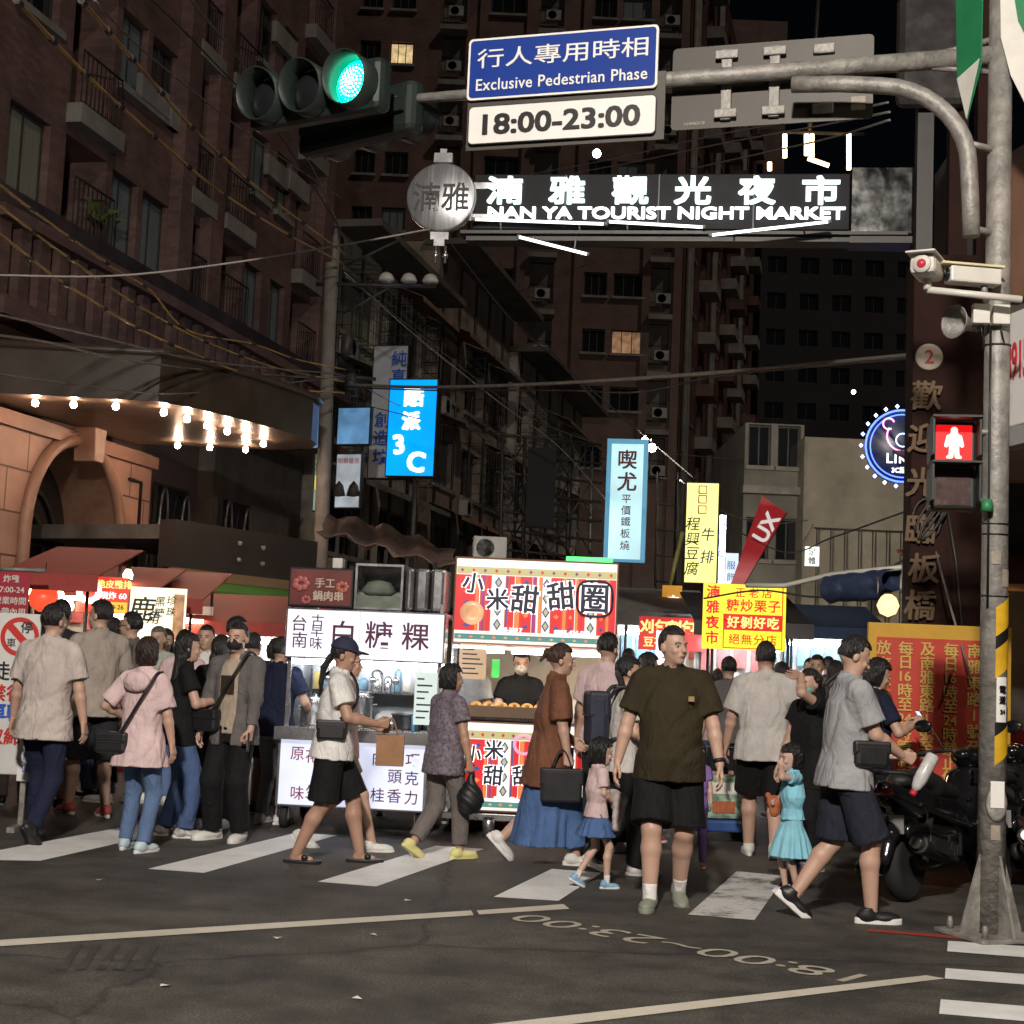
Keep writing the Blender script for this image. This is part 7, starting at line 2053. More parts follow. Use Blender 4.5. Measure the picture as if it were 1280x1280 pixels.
# ================================================================ SCOOTERS
M_bk = mat('scooter_black', (.008, .008, .009), .22, var=.15, vscale=4, coat=.7)
M_bkm = mat('scooter_matte', (.014, .014, .015), .55, var=.25, vscale=9, bump=.2, bscale=90)
M_chr = mat('scooter_metal', (.34, .33, .32), .28, metal=.95, var=.2)
M_red_l = mat('tail_lens', (.12, .006, .008), .12, var=0, coat=.8)
def make_scooter(label, loc, yaw, group):
    t = thing('motor_scooter', label, 'scooter', loc, yaw, group)
    def sdf(name, fn, m_, par=t, lo=(-.36, -1.25, .05), hi=(.36, 1.1, 1.25), h=.0105, k=.02):
        f = Field(lo, hi, h); fn(f); V, Q4 = f.mesh(); return link(name, np_mesh(name, V, Q4), m_, par)
    def body(f):
        fx = lambda v: ((1, 0, 0), v)
        f.cone((0, -1.06, .80), (0, -.55, .66), .075, .17, .04, sq=fx(1.15)); f.cone((0, -.55, .66), (0, .0, .56), .17, .17, .05, sq=fx(1.1))
        f.cone((0, .0, .50), (0, .36, .42), .16, .15, .06, sq=fx(.9)); f.cone((0, .34, .42), (0, .56, .80), .16, .15, .06, sq=fx(.75)); f.ell((0, .66, .66), (.19, .20, .25), .06); f.cone((0, .72, .60), (0, .92, .46), .12, .05, .05)
        f.cone((.0, -.35, .40), (0, .25, .36), .13, .12, .05, sq=fx(.85))
        for s in (-1, 1): f.cone((s * .20, -.9, .70), (s * .19, -.05, .50), .022, .03, .02)
    body_o = sdf('body', body, M_bk)
    def seat(f):
        f.cone((0, -.78, .86), (0, -.32, .83), .10, .13, .05, sq=((0, 0, 1), 1.6)); f.cone((0, -.30, .79), (0, .05, .74), .14, .11, .05, sq=((0, 0, 1), 1.5)); f.ell((0, -.40, .90), (.10, .05, .05), .05)
    sdf('seat', seat, M_bkm)
    def eng(f):
        f.cone((-.13, -.80, .28), (-.14, -.12, .33), .10, .12, .03, sq=((1, 0, 0), 1.7)); f.cone((.12, -.35, .34), (.12, -.75, .30), .09, .07, .03, sq=((1, 0, 0), 1.5)); f.ell((.14, -.25, .40), (.06, .12, .10), .03)
    e_ = sdf('engine', eng, M_bkm)
    for i in range(5):
        m = MB(); m.box(.165, .20, -.40 + .055 * i, -.365 + .055 * i, .30, .46); part('cooling_fin', m, M_chr, e_)
    def exh(f):
        f.cone((.20, -.28, .27), (.215, -.50, .31), .025, .03, .02); f.cone((.215, -.50, .32), (.225, -1.02, .44), .058, .072, .01, flat=(0, 1))
    x_ = sdf('exhaust', exh, M_bkm)
    m = MB(); m.tube([(.226, -1.02, .441), (.228, -1.075, .452)], [.05, .04], 14); m.prism([(-.62, .33), (-.95, .41), (-.95, .50), (-.62, .43)], .284, .290, Matrix(((0, 1, 0, 0), (1, 0, 0, 0), (0, 0, 1, 0), (0, 0, 0, 1)))); part('heat_shield', m, M_chr, x_)
    for y, nm in ((-.75, 'rear_wheel'), (.80, 'front_wheel')):
        Mx = Matrix.Translation((0, y, .27)) @ Matrix.Rotation(R(90), 4, 'Y')
        m = MB(); m.lathe([(.165, -.055), (.22, -.066), (.255, -.05), (.27, -.0), (.255, .05), (.22, .066), (.165, .055)], 30, Mx); w = part(nm, m, M_rubber, t)
        m = MB(); m.lathe([(.166, -.05), (.155, -.045), (.155, .045), (.166, .05)], 26, Mx); m.lathe([(.001, -.045), (.04, -.045), (.04, .045), (.001, .045)], 14, Mx)
        for k in range(5):
            a = 2 * math.pi * k / 5; m.tube([(0, y + .03 * math.cos(a), .27 + .03 * math.sin(a)), (0, y + .158 * math.cos(a), .27 + .158 * math.sin(a))], .017, 6)
        part('rim', m, M_chr, w)
        m = MB(); m.lathe([(.05, -.062), (.11, -.062), (.11, -.068), (.05, -.068)], 20, Mx); part('brake_disc', m, M_chr, w)
    for s in (-1, 1):
        m = MB(); m.tube([(s * .085, .80, .27), (s * .075, .62, .68)], .022, 8); part('fork', m, M_chr, t)
        m = MB(); m.tube([(s * .16, -.77, .30), (s * .15, -.62, .62)], .032, 10); part('shock_absorber', m, M_chr if s > 0 else M_red_l, t)
        m = MB(); m.tube([(s * .25, .47, 1.04), (s * .37, .42, 1.02)], .019, 8); 
        m2 = MB(); m2.tube([(0, .52, 1.0), (s * .12, .52, 1.05), (s * .25, .47, 1.04)], .014, 8); hb = part('handlebar', m2, M_bkm, t); part('grip', m, M_rubber, hb)
        m = MB(); m.tube([(s * .20, .55, 1.06), (s * .28, .58, 1.18), (s * .33, .56, 1.22)], .008, 6); mr = part('mirror', m, M_bkm, t)
        m = MB(); m.lathe([(.001, -.02), (.06, -.018), (.075, 0), (.06, .008), (.001, .01)], 16, Matrix.Translation((s * .37, .55, 1.24)) @ Matrix.Rotation(R(90), 4, 'X') @ Matrix.Diagonal((1, .7, 1, 1))); part('mirror_head', m, M_bk, mr)
        m = MB(); m.tube([(s * .26, .52, 1.03), (s * .36, .50, 1.0)], .006, 5); part('brake_lever', m, M_chr, hb)
    def cowl(f): f.ell((0, .53, 1.0), (.13, .12, .09), .02); f.ell((0, .42, 1.02), (.07, .06, .05), .03)
    sdf('handlebar_cowl', cowl, M_bk)
    pass
    def tail(f): f.ell((0, -1.10, .79), (.10, .035, .04), .01)
    sdf('tail_light', tail, M_red_l)
    m = MB(); m.box(-.12, .12, -1.02, -1.01, .50, .63); pl = part('number_plate', m, mat('plate_grey', (.22, .22, .21), .5), t)
    m = MB(); m.tube([(0, -.98, .70), (0, -1.02, .56)], .02, 6); part('plate_bracket', m, M_bkm, t)
    m = MB(); m.tube([(-.17, -.85, .88), (-.15, -1.05, .93), (.15, -1.05, .93), (.17, -.85, .88)], .014, 8); part('grab_rail', m, M_bkm, t)
    def fend(f):
        f.cone((0, .98, .52), (0, .60, .53), .075, .08, .02, sq=((0, 0, 1), 2.2)); f.cone((0, .98, .52), (0, 1.08, .40), .075, .05, .02)
    sdf('front_fender', fend, M_bk)
    def rfend(f):
        f.cone((0, -1.04, .50), (0, -.55, .57), .095, .12, .04, sq=((0, 0, 1), 1.5)); f.cone((0, -1.04, .50), (0, -1.12, .34), .09, .06, .03, sq=((0, 1, 0), 1.8))
        for s in (-1, 1): f.cone((s * .135, -.95, .52), (s * .15, -.25, .42), .06, .10, .04, sq=((1, 0, 0), 1.8))
    sdf('rear_fender', rfend, M_bk)
    m = MB(); m.tube([(-.18, -.1, .3), (-.27, -.04, .01)], .013, 6); part('side_stand', m, M_bkm, t)
    return t
p = gnd(1128, 1128)
fw_ = Vector((math.sin(R(38)), math.cos(R(38)), 0))
sc1 = make_scooter('black maxi scooter parked nearest, its rear wheel behind the man in the grey shirt', p + fw_ * .75, R(-38), 'scooters parked by the pole')
sc1.rotation_euler.y = R(-3)
p = gnd(1252, 1112)
sc1.scale = (.93, .93, .93)
s2 = dup(sc1, p + Vector((.28, .62, 0)), R(-24), 'black scooter behind the steel pole with its handlebar showing right of it', 'scooters parked by the pole')
s2.rotation_euler.y = R(-3)
s3 = dup(sc1, p + Vector((1.15, .30, 0)), R(-30), 'black scooter at the right edge of the view, mostly cut off', 'scooters parked by the pole'); s3.rotation_euler.y = R(-3)
s4 = dup(sc1, gnd(1120, 1060) + Vector((.25, 1.0, 0)), R(-60), 'black scooter in the back close to the red notice board', 'scooters parked by the pole'); s4.rotation_euler.y = R(-3)

# ================================================================ UTILITY POLE, CABLES, SCAFFOLD
UY = 30.0
ub = at(404, 700, UY); ub.z = 0; ut = at(430, 330, UY)
up_ = thing('utility_pole', 'slim grey utility pole with crossarms among the cables left of the blue sign', 'utility pole', ub, 0)
m = MB(); m.tube([(0, 0, 0), (ut.x - ub.x - .25, 0, ut.z)], [.16, .13], 14); part('pole_shaft', m, M_conc, up_)
q = lambda x, y, Y=UY: at(x, y, Y) - ub
for a_, b_, r_ in (((395, 355), (545, 358), .045), ((428, 392), (490, 358), .03), ((432, 332), (500, 300), .03), ((405, 468), (470, 474), .04)):
    m = MB(); m.tube([q(*a_), q(*b_)], r_, 6); part('crossarm', m, M_irong, up_)
for x, y in ((483, 349), (511, 350), (538, 351)):
    m = MB(); m.lathe([(.05, .12), (.12, .08), (.17, -.02), (.16, -.06), (.001, -.07)], 10, Matrix.Translation(q(x, y - 1))); part('insulator', m, M_camw, up_)
for k, (x, y) in enumerate(((415, 430), (420, 480))):
    m = MB(); m.lathe([(.001, -.25), (.12, -.22), (.12, .2), (.001, .24)], 12, Matrix.Translation(q(x, y) + Vector((.3, 0, 0)))); part('splice_box', m, M_irong, up_)
M_wire = mat('cable_dark', (.035, .032, .03), .6, var=.1)
M_wirel = mat('cable_pale', (.20, .185, .165), .6, var=.2)
M_slv = mat('cable_sleeve_yellow', (.50, .31, .09), .5, var=.45, vscale=1.2)
def spline(pts, n=10):
    P = [Vector(p) for p in pts]; P = [2 * P[0] - P[1]] + P + [2 * P[-1] - P[-2]]
    out = []
    for i in range(1, len(P) - 2):
        for k in range(n):
            t = k / n; a, b, c, d = P[i - 1:i + 3]
            out.append(.5 * ((2 * b) + (c - a) * t + (2 * a - 5 * b + 4 * c - d) * t * t + (3 * b - a - 3 * c + d) * t ** 3))
    out.append(P[-2]); return out
def cable(label, px, Y0, Y1, r, m_, sleeve=None, group='overhead cables'):
    n = len(px); xs = [p[0] for p in px]
    pts = [at(p[0], p[1], Y0 + (Y1 - Y0) * (p[0] - xs[0]) / (xs[-1] - xs[0] + 1e-6)) for p in px]
    S = spline(pts)
    m = MB(); m.tube(S, r, 6)
    o = link('overhead_cable', m.mesh('overhead_cable'), M_slv if sleeve else m_); tag(o, label, 'cable', group)
    if sleeve:
        acc, cur, k = 0.0, [S[0]], 0
        fine_ = []
        for a, b in zip(S, S[1:]):
            d = (b - a).length; nn = max(1, int(d / .06))
            for i in range(nn): fine_.append(a.lerp(b, i / nn))
        seg = int(sleeve / .06)
        for i in range(0, len(fine_) - seg, seg):
            m = MB(); m.tube(fine_[i:i + 4], r * 1.7, 7); part('cable_clip', m, M_wire, o)
    return o
cable('uppermost yellow sleeved cable, entering at the top left corner', [(20, 0), (72, 57), (124, 109), (205, 181), (269, 235), (349, 287), (430, 330)], 13, 29, .021, M_wire, 1.5)
cable('yellow sleeved cable entering at the top edge, right of the uppermost', [(101, 0), (151, 57), (198, 111), (232, 151), (275, 193), (339, 249), (432, 318)], 13, 29, .021, M_wire, 1.5)
cable('thin dark cable right of the two steep yellow ones', [(118, 0), (170, 55), (230, 105), (320, 175), (430, 250)], 14, 29, .012, M_wirel)
cable('yellow sleeved cable crossing the podium band, highest of the lower three', [(-10, 224), (57, 275), (144, 336), (188, 363), (235, 413), (316, 430), (370, 449), (432, 462)], 15, 29, .015, M_wire, 1.3)
cable('yellow sleeved cable crossing the podium band, middle of the lower three', [(-10, 250), (60, 304), (155, 371), (235, 417), (299, 444), (353, 462), (430, 477)], 15, 29, .015, M_wire, 1.3)
cable('yellow sleeved cable crossing the podium band, lowest of the lower three', [(-10, 285), (64, 343), (91, 361), (178, 413), (249, 445), (296, 464), (363, 486), (430, 491)], 15, 29, .017, M_wire, 1.3)
cable('pale grey cable running above the bulb canopy', [(-10, 418), (60, 428), (158, 450), (292, 466), (430, 474)], 17, 29, .018, M_wirel)
cable('pale thin cable sagging across the bulb canopy front', [(-10, 466), (60, 476), (198, 492), (299, 486), (430, 470)], 17, 29, .012, M_wirel)
cable('thin cable strung across to the round emblem, tinted green near the light', [(-10, 344), (140, 345), (280, 330), (430, 306), (540, 286)], 11.5, 12.9, .009, M_wirel)
cable('long grey messenger cable from the utility pole to the gate pillar', [(432, 481), (545, 484), (700, 479), (900, 466), (1050, 453), (1150, 444)], 29.5, 13.6, .030, M_wirel)
cable('second thinner cable just below the grey messenger cable', [(432, 484), (545, 488), (700, 488), (800, 490), (900, 470), (1148, 446)], 29.5, 13.6, .014, M_wire)
cable('thin dark cable drooping from the market sign past the tower', [(560, 300), (640, 400), (720, 470), (800, 540), (870, 600)], 28, 34, .014, M_wire)
cable('thin cable from the utility pole over the old flats', [(430, 340), (520, 420), (620, 500), (700, 560), (770, 640)], 30, 36, .014, M_wirel)
cable('thin cable just above the market sign, upper one', [(640, 222), (760, 200), (900, 168), (1010, 150), (1110, 128)], 30, 12, .010, M_wirel)
cable('thin cable just above the market sign, lower one', [(640, 230), (780, 205), (900, 180), (1010, 160), (1112, 140)], 30, 12, .010, M_wirel)
cable('thin cable just above the market sign, sagging one', [(860, 212), (960, 190), (1040, 172), (1112, 150)], 22, 12, .010, M_wirel)
cable('dark cable crossing in front of the pale house to the tarp pole', [(905, 655), (980, 690), (1040, 672), (1130, 640)], 26, 14, .010, M_wire)
cable('dark cable sagging over the chestnut sign', [(880, 748), (950, 738), (1040, 745), (1130, 700)], 17, 14, .010, M_wire)
cable('pale rope leaning from the pillar towards the scooters', [(1170, 690), (1183, 740), (1197, 790), (1214, 850)], 12.9, 12.0, .010, M_wirel)
for k, (pts, a_, b_, lab) in enumerate((([(430, 322), (520, 345), (620, 372), (735, 330)], 29, 60, 'thin cable from the utility pole top towards the tower front'), ([(432, 345), (540, 430), (660, 520), (760, 560)], 30, 50, 'thin cable falling along the old flats, steepest of its bunch'), ([(430, 470), (520, 515), (640, 548), (760, 575)], 29, 48, 'slack cable crossing under the blue sign top'),
    ([(-10, 392), (120, 420), (260, 452), (430, 468)], 15, 29, 'thin dark cable just above the pale cables over the canopy'), ([(180, -10), (260, 70), (350, 170), (434, 300)], 14, 29, 'thin cable passing left of the traffic light'), ([(230, -10), (310, 90), (390, 210), (440, 320)], 14, 30, 'thin cable passing behind the traffic light'),
    ([(430, 500), (600, 540), (760, 560), (930, 575)], 30, 46, 'slack low cable running behind the cyan sign'), ([(850, 600), (905, 640), (960, 655), (1010, 650)], 34, 48, 'short cable from the yellow sign to the pale house'))):
    cable(lab, pts, a_, b_, .011 + .003 * (k % 2), M_wirel if k % 2 else M_wire)
# scaffold of the sign frames on the left row
o = at(640, 700, 38); o.z = 0
sf = thing('scaffold_frame', 'tall dark lattice frame of thin steel angles left of the cyan sign', 'scaffold', o, 0)
q = lambda x, y, Y: at(x, y, Y) - o
for k in range(5):
    x = 628 + 28 * k
    m = MB(); m.tube([q(x, 540 + 6 * k, 38 + k * .6), q(x - 4, 760, 38 + k * .6)], .05, 5); part('upright', m, M_irong, sf)
for k in range(7):
    y = 548 + 24 * k
    m = MB(); m.tube([q(620, y - 6, 38), q(752, y + 8, 40.4)], .035, 5); part('crossbar', m, M_irong, sf)
for k in range(4):
    for y in (552, 600, 648):
        x = 628 + 28 * k; m = MB(); m.tube([q(x, y, 38 + k * .6), q(x + 28, y + 46, 38.6 + k * .6)], .028, 4); m.tube([q(x + 28, y, 38.6 + k * .6), q(x, y + 46, 38 + k * .6)], .028, 4); part('cross_brace', m, M_irong, sf)
m = MB(); m.box(-.35, .35, -.1, .1, -1, 1, Matrix.Translation(q(676, 610, 37.6))); part('sign_back', m, M_rubber, sf)
o = at(815, 700, 31); o.z = 0
sf2 = thing('ladder_frame', 'slim grey ladder frame with a strut between the cyan and yellow signs', 'scaffold', o, 0)
q = lambda x, y, Y: at(x, y, Y) - o
for x in (822, 848):
    m = MB(); m.tube([q(x, 590, 31), q(x - 3, 740, 31)], .03, 5); part('upright', m, M_irong, sf2)
for k in range(5):
    m = MB(); m.tube([q(821, 598 + 32 * k, 31), q(847, 600 + 32 * k, 31)], .025, 5); part('rung', m, M_irong, sf2)
m = MB(); m.tube([q(853, 665, 31), q(834, 745, 31)], .05, 6); part('strut', m, mat('strut_yellow', (.35, .33, .10), .5), sf2)
# ac unit and torn tarp over the stall row
q = at(612, 686, 15.5)
t = thing('air_conditioner', 'grey outdoor fan unit standing above the gap between the two carts', 'air conditioner', q, R(4))
m = MB(); m.box(-.17, .17, -.1, .1, -.10, .12); part('casing', m, mat('aircon_white', (.3, .29, .27), .6), t, bevel=.01)
m = MB(); m.lathe([(.001, 0), (.085, 0), (.09, -.012), (.095, 0)], 18, Matrix.Translation((-.05, -.105, 0)) @ Matrix.Rotation(R(90), 4, 'X')); part('fan_grille', m, M_black, t)
m = MB(); m.box(-.15, .15, -.02, .02, -q.z, -.10); part('stand', m, M_irong, t)
tp = [(398, 655, 20), (430, 640, 19.5), (470, 655, 19), (520, 672, 18.5), (565, 690, 18), (565, 715, 17.2), (500, 712, 17.5), (440, 705, 18), (400, 690, 19)]
o = at(480, 690, 18.5)
t = thing('torn_tarpaulin', 'torn brown tarpaulin roof sloping down behind the rice cake cart', 'tarpaulin', o, 0)
m = MB(); nu, nv = 14, 6; rg = random.Random(9)
TP = [[None] * (nv + 1) for _ in range(nu + 1)]
for i in range(nu + 1):
    u = i / nu; top_ = at(410 + 158 * u, 642 + 50 * u - 6 * math.sin(u * 3.1), 20.5 - 1.5 * u); bot_ = at(396 + 174 * u, 664 + 46 * u, 17.6 - .8 * u)
    for j in range(nv + 1):
        v = j / nv; TP[i][j] = top_.lerp(bot_, v) - o + Vector((rg.uniform(-.03, .03), 0, rg.uniform(-.02, .02) - .10 * math.sin(v * 3.1) - .05 * math.sin(i * 1.7)))
for i in range(nu):
    for j in range(nv): m.quad(TP[i][j], TP[i + 1][j], TP[i + 1][j + 1], TP[i][j + 1], True)
oo = part('tarp_sheet', m, mat('tarp_brown', (.17, .11, .085), .7, var=.45, vscale=4, bump=.4, bscale=9), t); oo.modifiers.new('thick', 'SOLIDIFY').thickness = .012
for u in (.15, .5, .85):
    a = at(396 + 174 * u, 664 + 46 * u, 17.6 - .8 * u) - o; m = MB(); m.tube([a, Vector((a.x, a.y, -o.z))], .025, 6); part('tarp_post', m, M_irong, t)
# ================================================================ STREET LAMP that lights the crossing, on the near corner behind the viewer
SLX, SLY, SLZ = -1.0, -3.5, 8.6
t = thing('street_lamp', 'sodium street lamp on the near corner lighting the crossing', 'street lamp', (SLX + 2.6, SLY, 0), 0)
m = MB(); m.tube([(0, 0, 0), (0, 0, 8.2), (-.4, 0, 8.7), (-1.2, 0, 8.9), (-2.4, 0, 8.85)], [.1, .07, .05, .045, .04], 12); part('lamp_post', m, M_galv, t)
m = MB(); m.box(-2.95, -2.3, -.16, .16, 8.75, 8.90); part('lamp_head', m, M_galv, t, bevel=.03)
ld = bpy.data.lights.new('street_lamp_light', 'AREA'); ld.shape = 'DISK'; ld.size = .7; ld.energy = 2900; ld.color = (1.0, .915, .83)
lo_ = bpy.data.objects.new('street_lamp_light', ld); COL.objects.link(lo_); lo_.parent = t
lo_.location = (-2.62, .05, 8.70)
_d = Vector((-.5, 9.0, .5)) - Vector((SLX, SLY, SLZ)); lo_.rotation_euler = _d.to_track_quat('-Z', 'Y').to_euler()
# ================================================================ THE PEOPLE IN THE STREET
def spot(fx, fy, hx, hy):
    p = gnd(fx, fy); return p, at(hx, hy, p.y).z
C_ = dict(cream=cloth('cream', (.50, .435, .40)), beige=cloth('beige', (.36, .31, .27)), navy=cloth('navy', (.014, .018, .042)), black=cloth('black', (.010, .010, .011)),
    char=cloth('charcoal', (.024, .024, .028)), grey=cloth('grey', (.33, .335, .345)), jacket=cloth('jacket_grey', (.13, .118, .118)), pink=cloth('pink', (.64, .48, .48)), jeans=cloth('jeans', (.105, .165, .30)),
    jeansd=cloth('jeans_mid', (.07, .115, .24)), white=cloth('white', (.70, .68, .66)), offw=cloth('offwhite', (.52, .49, .46)), olive=cloth('olive', (.034, .026, .013)), taupe=cloth('taupe', (.16, .14, .13)),
    brown=cloth('brown', (.17, .072, .042)), blue=cloth('blue', (.075, .14, .30)), turq=cloth('turquoise', (.27, .60, .74)), lilac=mat('cloth_lilac_print', (.155, .125, .155), .85, var=.75, vscale=45, bump=.5, bscale=13), orange=cloth('orange', (.42, .13, .06)), violet=cloth('violet', (.22, .14, .36)), tan=cloth('tan', (.40, .33, .25)))
M_shw = mat('shoe_white', (.66, .65, .62), .5, var=.1); M_shb = mat('shoe_black', (.014, .014, .015), .45, var=.1); M_shy = mat('shoe_yellow', (.66, .62, .25), .55, var=.1); M_shblue = mat('shoe_blue', (.22, .42, .60), .55, var=.15); M_shg = mat('shoe_sage', (.22, .24, .19), .65, var=.1); M_shl = mat('shoe_lilac', (.52, .45, .64), .55, var=.1); M_shr = mat('shoe_red', (.40, .08, .07), .5, var=.5, vscale=20)
M_mskw = mat('mask_white', (.62, .60, .58), .8, var=.05); M_mskb = mat('mask_black', (.012, .012, .013), .8, var=0); M_mskg = mat('mask_teal', (.18, .46, .44), .8, var=.05)
M_bag = mat('bag_black', (.010, .010, .012), .5, var=.3, vscale=12, bump=.08, bscale=90); M_kraft = mat('bag_kraft', (.30, .16, .08), .75, var=.2, vscale=8)
sh_ = lambda m, **k: dict(kind='shoe', mat=m, **k)
def carried(name, label, cat, root, J, pos, size, m_, strap=None, handle=None, rot=0.0, bevel=.03, flap=True):
    S = J['S']
    w = world_of(root, Vector(pos) * S)
    t = thing(name, label, cat, w, root.rotation_euler.z + rot)
    a, b, c = [v / 2 for v in size]
    mb = MB()
    n, rows = 6, []
    mb.box(-a, a, -b, b, -c, c); part('bag_body', mb, m_, t, bevel=bevel)
    if flap:
        mb = MB(); mb.box(-a * .98, a * .98, -b - .006, b + .006, c * .05, c + .006); part('flap', mb, m_, t, bevel=bevel * .6)
        mb = MB(); mb.box(-a * .8, a * .8, -b - .0095, -b - .0065, c * .12, c * .18); part('zip', mb, M_chr, t)
    Ri = Matrix.Rotation(-rot, 3, 'Z')
    if strap:
        mb = MB(); P = spline([Ri @ (Vector(p) * S - Vector(pos) * S) for p in strap], 6)
        for i in range(len(P) - 1):
            pass
        mb.tube(P, .011 if not isinstance(m_, int) else .01, 6); part('strap', mb, m_, t)
    if handle:
        for dx in (-.5, .5):
            mb = MB(); mb.tube(spline([(-a * .5, dx * b, c), (-a * .25, dx * b * .4, c + handle * .8), (0, 0, c + handle), (a * .25, dx * b * .4, c + handle * .8), (a * .5, dx * b, c)], 4), .006, 5); part('handle', mb, m_, t)
    return t
GR = 'people crossing at the night market'

p, H = spot(45, 1052, 70, 757)
person('person', 'man seen from behind in a cream tee and navy trousers beside the no entry board', p, R(-12), H, dict(seed=1, skin='mid', top=dict(mat=C_['cream'], len=.17, sleeve=.78, loose=1.7, fold=.014), bottom=dict(kind='trousers', mat=C_['navy'], wide=1.0), shoes=sh_(M_shb, sole=M_shb), girth=1.02, hyaw=-.25, feet={1: (.09, -.24, .05, .1, .7), -1: (-.09, .12, 0, -.1)}, hands={1: (.30, .04, .80), -1: (-.30, .08, .84)}), GR)
p, H = spot(110, 1020, 112, 751)
person('person', 'tall man in a beige tee and black shorts next to the man in cream', p, R(35), H, dict(seed=2, skin='mid', top=dict(mat=C_['beige'], len=.12, sleeve=.8, loose=1.4, fold=.013), bottom=dict(kind='shorts', mat=C_['char'], len=1.02, wide=1.25), shoes=sh_(M_shr), girth=1.0, hyaw=.55, feet={1: (.10, -.10, 0, .1), -1: (-.10, .18, 0, -.1)}, hands={1: (.27, .06, .80)}), GR)
p, H = spot(153, 1004, 150, 766)
person('person', 'man with glasses in a grey tee half hidden behind the beige tee man', p, R(80), H, dict(seed=3, skin='mid', top=dict(mat=C_['taupe']), bottom=dict(kind='shorts', mat=C_['taupe'], len=.95), shoes=sh_(M_shw), glasses=1, feet={1: (.09, -.12, 0, .1), -1: (-.09, .15, 0, -.1)}), GR, False)
p, H = spot(167, 1064, 192, 800)
r_, J = person('person', 'woman with bobbed hair in pink hooded top and pale jeans, seen from behind', p, R(-18), H, dict(seed=4, fem=1, hair='bob', hairmat=mat('hair_dark_brown', (.022, .010, .008), .35, var=.3, vscale=30, bump=.8, bscale=120, stretch=(1, 1, .12)), skin='mid', lean=.02, top=dict(mat=C_['pink'], len=.22, sleeve=.85, loose=1.5, flare=.05, fold=.016), bottom=dict(kind='trousers', mat=C_['jeans'], wide=1.0), shoes=sh_(mat('shoe_paleblue', (.45, .56, .60), .5)), girth=.98, feet={1: (.11, -.05, 0, .15), -1: (-.12, .06, 0, -.25)}, hands={-1: (-.22, .14, 1.05), 1: (.26, .05, .86)}, poles={-1: (-.8, -1, -.3)}), GR)
mb = Field((-.22, -.3, 1.15), (.22, .05, 1.5), .009)
mb.ell((0, -.125, 1.36), (.125, .05, .085), .02); mb.noise(foldfn(4, .008)); V, Q4 = mb.mesh(); link('hood', np_mesh('hood', V * J['S'], Q4), C_['pink'], r_)
carried('shoulder_bag', 'black shoulder bag hanging at the hip of the woman in pink', 'bag', r_, J, (-.17, -.16, .86), (.25, .09, .15), M_bag, strap=[(-.10, -.17, .93), (.0, -.165, 1.10), (.10, -.15, 1.28), (.15, -.08, 1.42), (.15, .02, 1.44)], rot=.15)
p, H = spot(216, 1046, 222, 793)
r_, J = person('person', 'woman in a black top and blue jeans holding a drink cup, facing right', p, R(-70), H, dict(seed=5, fem=1, hair='long', skin='mid', top=dict(mat=C_['black'], len=.13, sleeve=.6, loose=1.2), bottom=dict(kind='trousers', mat=C_['jeansd'], wide=1.25), shoes=sh_(mat('shoe_trainer', (.45, .44, .42), .5, var=.6, vscale=22)), girth=1.0, feet={1: (.10, .08, 0, .2), -1: (-.10, -.06, 0, -.15)}, hands={1: (.10, .30, 1.16, 'hold', (0, .2, 1), (-.4, .9, .2)), -1: (.02, .25, 1.02, 'grip', (0, .2, 1), (.9, .4, 0))}), GR)
w = world_of(r_, (np.array(J['wri'][1]) + np.array([-.06, .085, .05])) * J['S'])
t = thing('drink_cup', 'tall milky drink cup with a straw held by the woman in black', 'cup', w, 0)
m = MB(); m.lathe([(.032, -.09), (.045, .07), (.048, .075)], 16); part('cup_body', m, mat('milk_tea', (.50, .36, .30), .3), t); m = MB(); m.lathe([(.049, .0755), (.049, .085), (.001, .088)], 16); part('lid', m, M_camw, t); m = MB(); m.tube([(0, 0, .08), (.015, 0, .17)], .005, 6); part('straw', m, M_signw, t)
p, H = spot(285, 1050, 298, 780)
r_, J = person('person', 'man in a grey jacket and black trousers wearing a black face mask', p, R(158), H, dict(seed=6, skin='mid', hair='short', mask=M_mskb, top=dict(name='jacket', mat=C_['jacket'], len=.15, sleeve=1.86, loose=1.2, open=1, fold=.014), under=C_['tan'], bottom=dict(kind='trousers', mat=C_['black'], wide=1.3), shoes=sh_(M_shw, thick=.018), girth=1.02, hyaw=.1, feet={1: (.13, .03, 0, .35), -1: (-.12, .02, 0, -.15)}, hands={1: (.26, .10, .80, 'relax'), -1: (-.24, .16, .84, 'grip')}), GR)
m = MB(); m.box(-.06, .06, -.002, .002, -.07, .07); pt_ = part('shirt_print', m, C_['olive'], r_, loc=Vector((0, .146, 1.22)) * J['S'])
carried('shoulder_bag', 'black crossbody bag at the hip of the man in the grey jacket', 'bag', r_, J, (.17, .155, .93), (.24, .08, .17), M_bag, strap=[(.10, .17, 1.01), (.02, .175, 1.15), (-.08, .165, 1.32), (-.125, .10, 1.45), (-.13, .0, 1.475), (-.12, -.12, 1.40)], rot=-.1)
t = thing('mobile_phone', 'pale phone in the lowered hand of the man in the grey jacket', 'phone', world_of(r_, (np.array(J['wri'][-1]) + np.array([-.02, .06, -.09])) * J['S']), .3)
m = MB(); m.box(-.006, .006, -.035, .035, -.075, .075); part('phone_case', m, M_bk, t, bevel=.004); m = MB(); m.box(-.0072, -.0062, -.032, .032, -.07, .07); part('phone_screen', m, mat('phone_glass', (.3, .33, .36), .1), t)
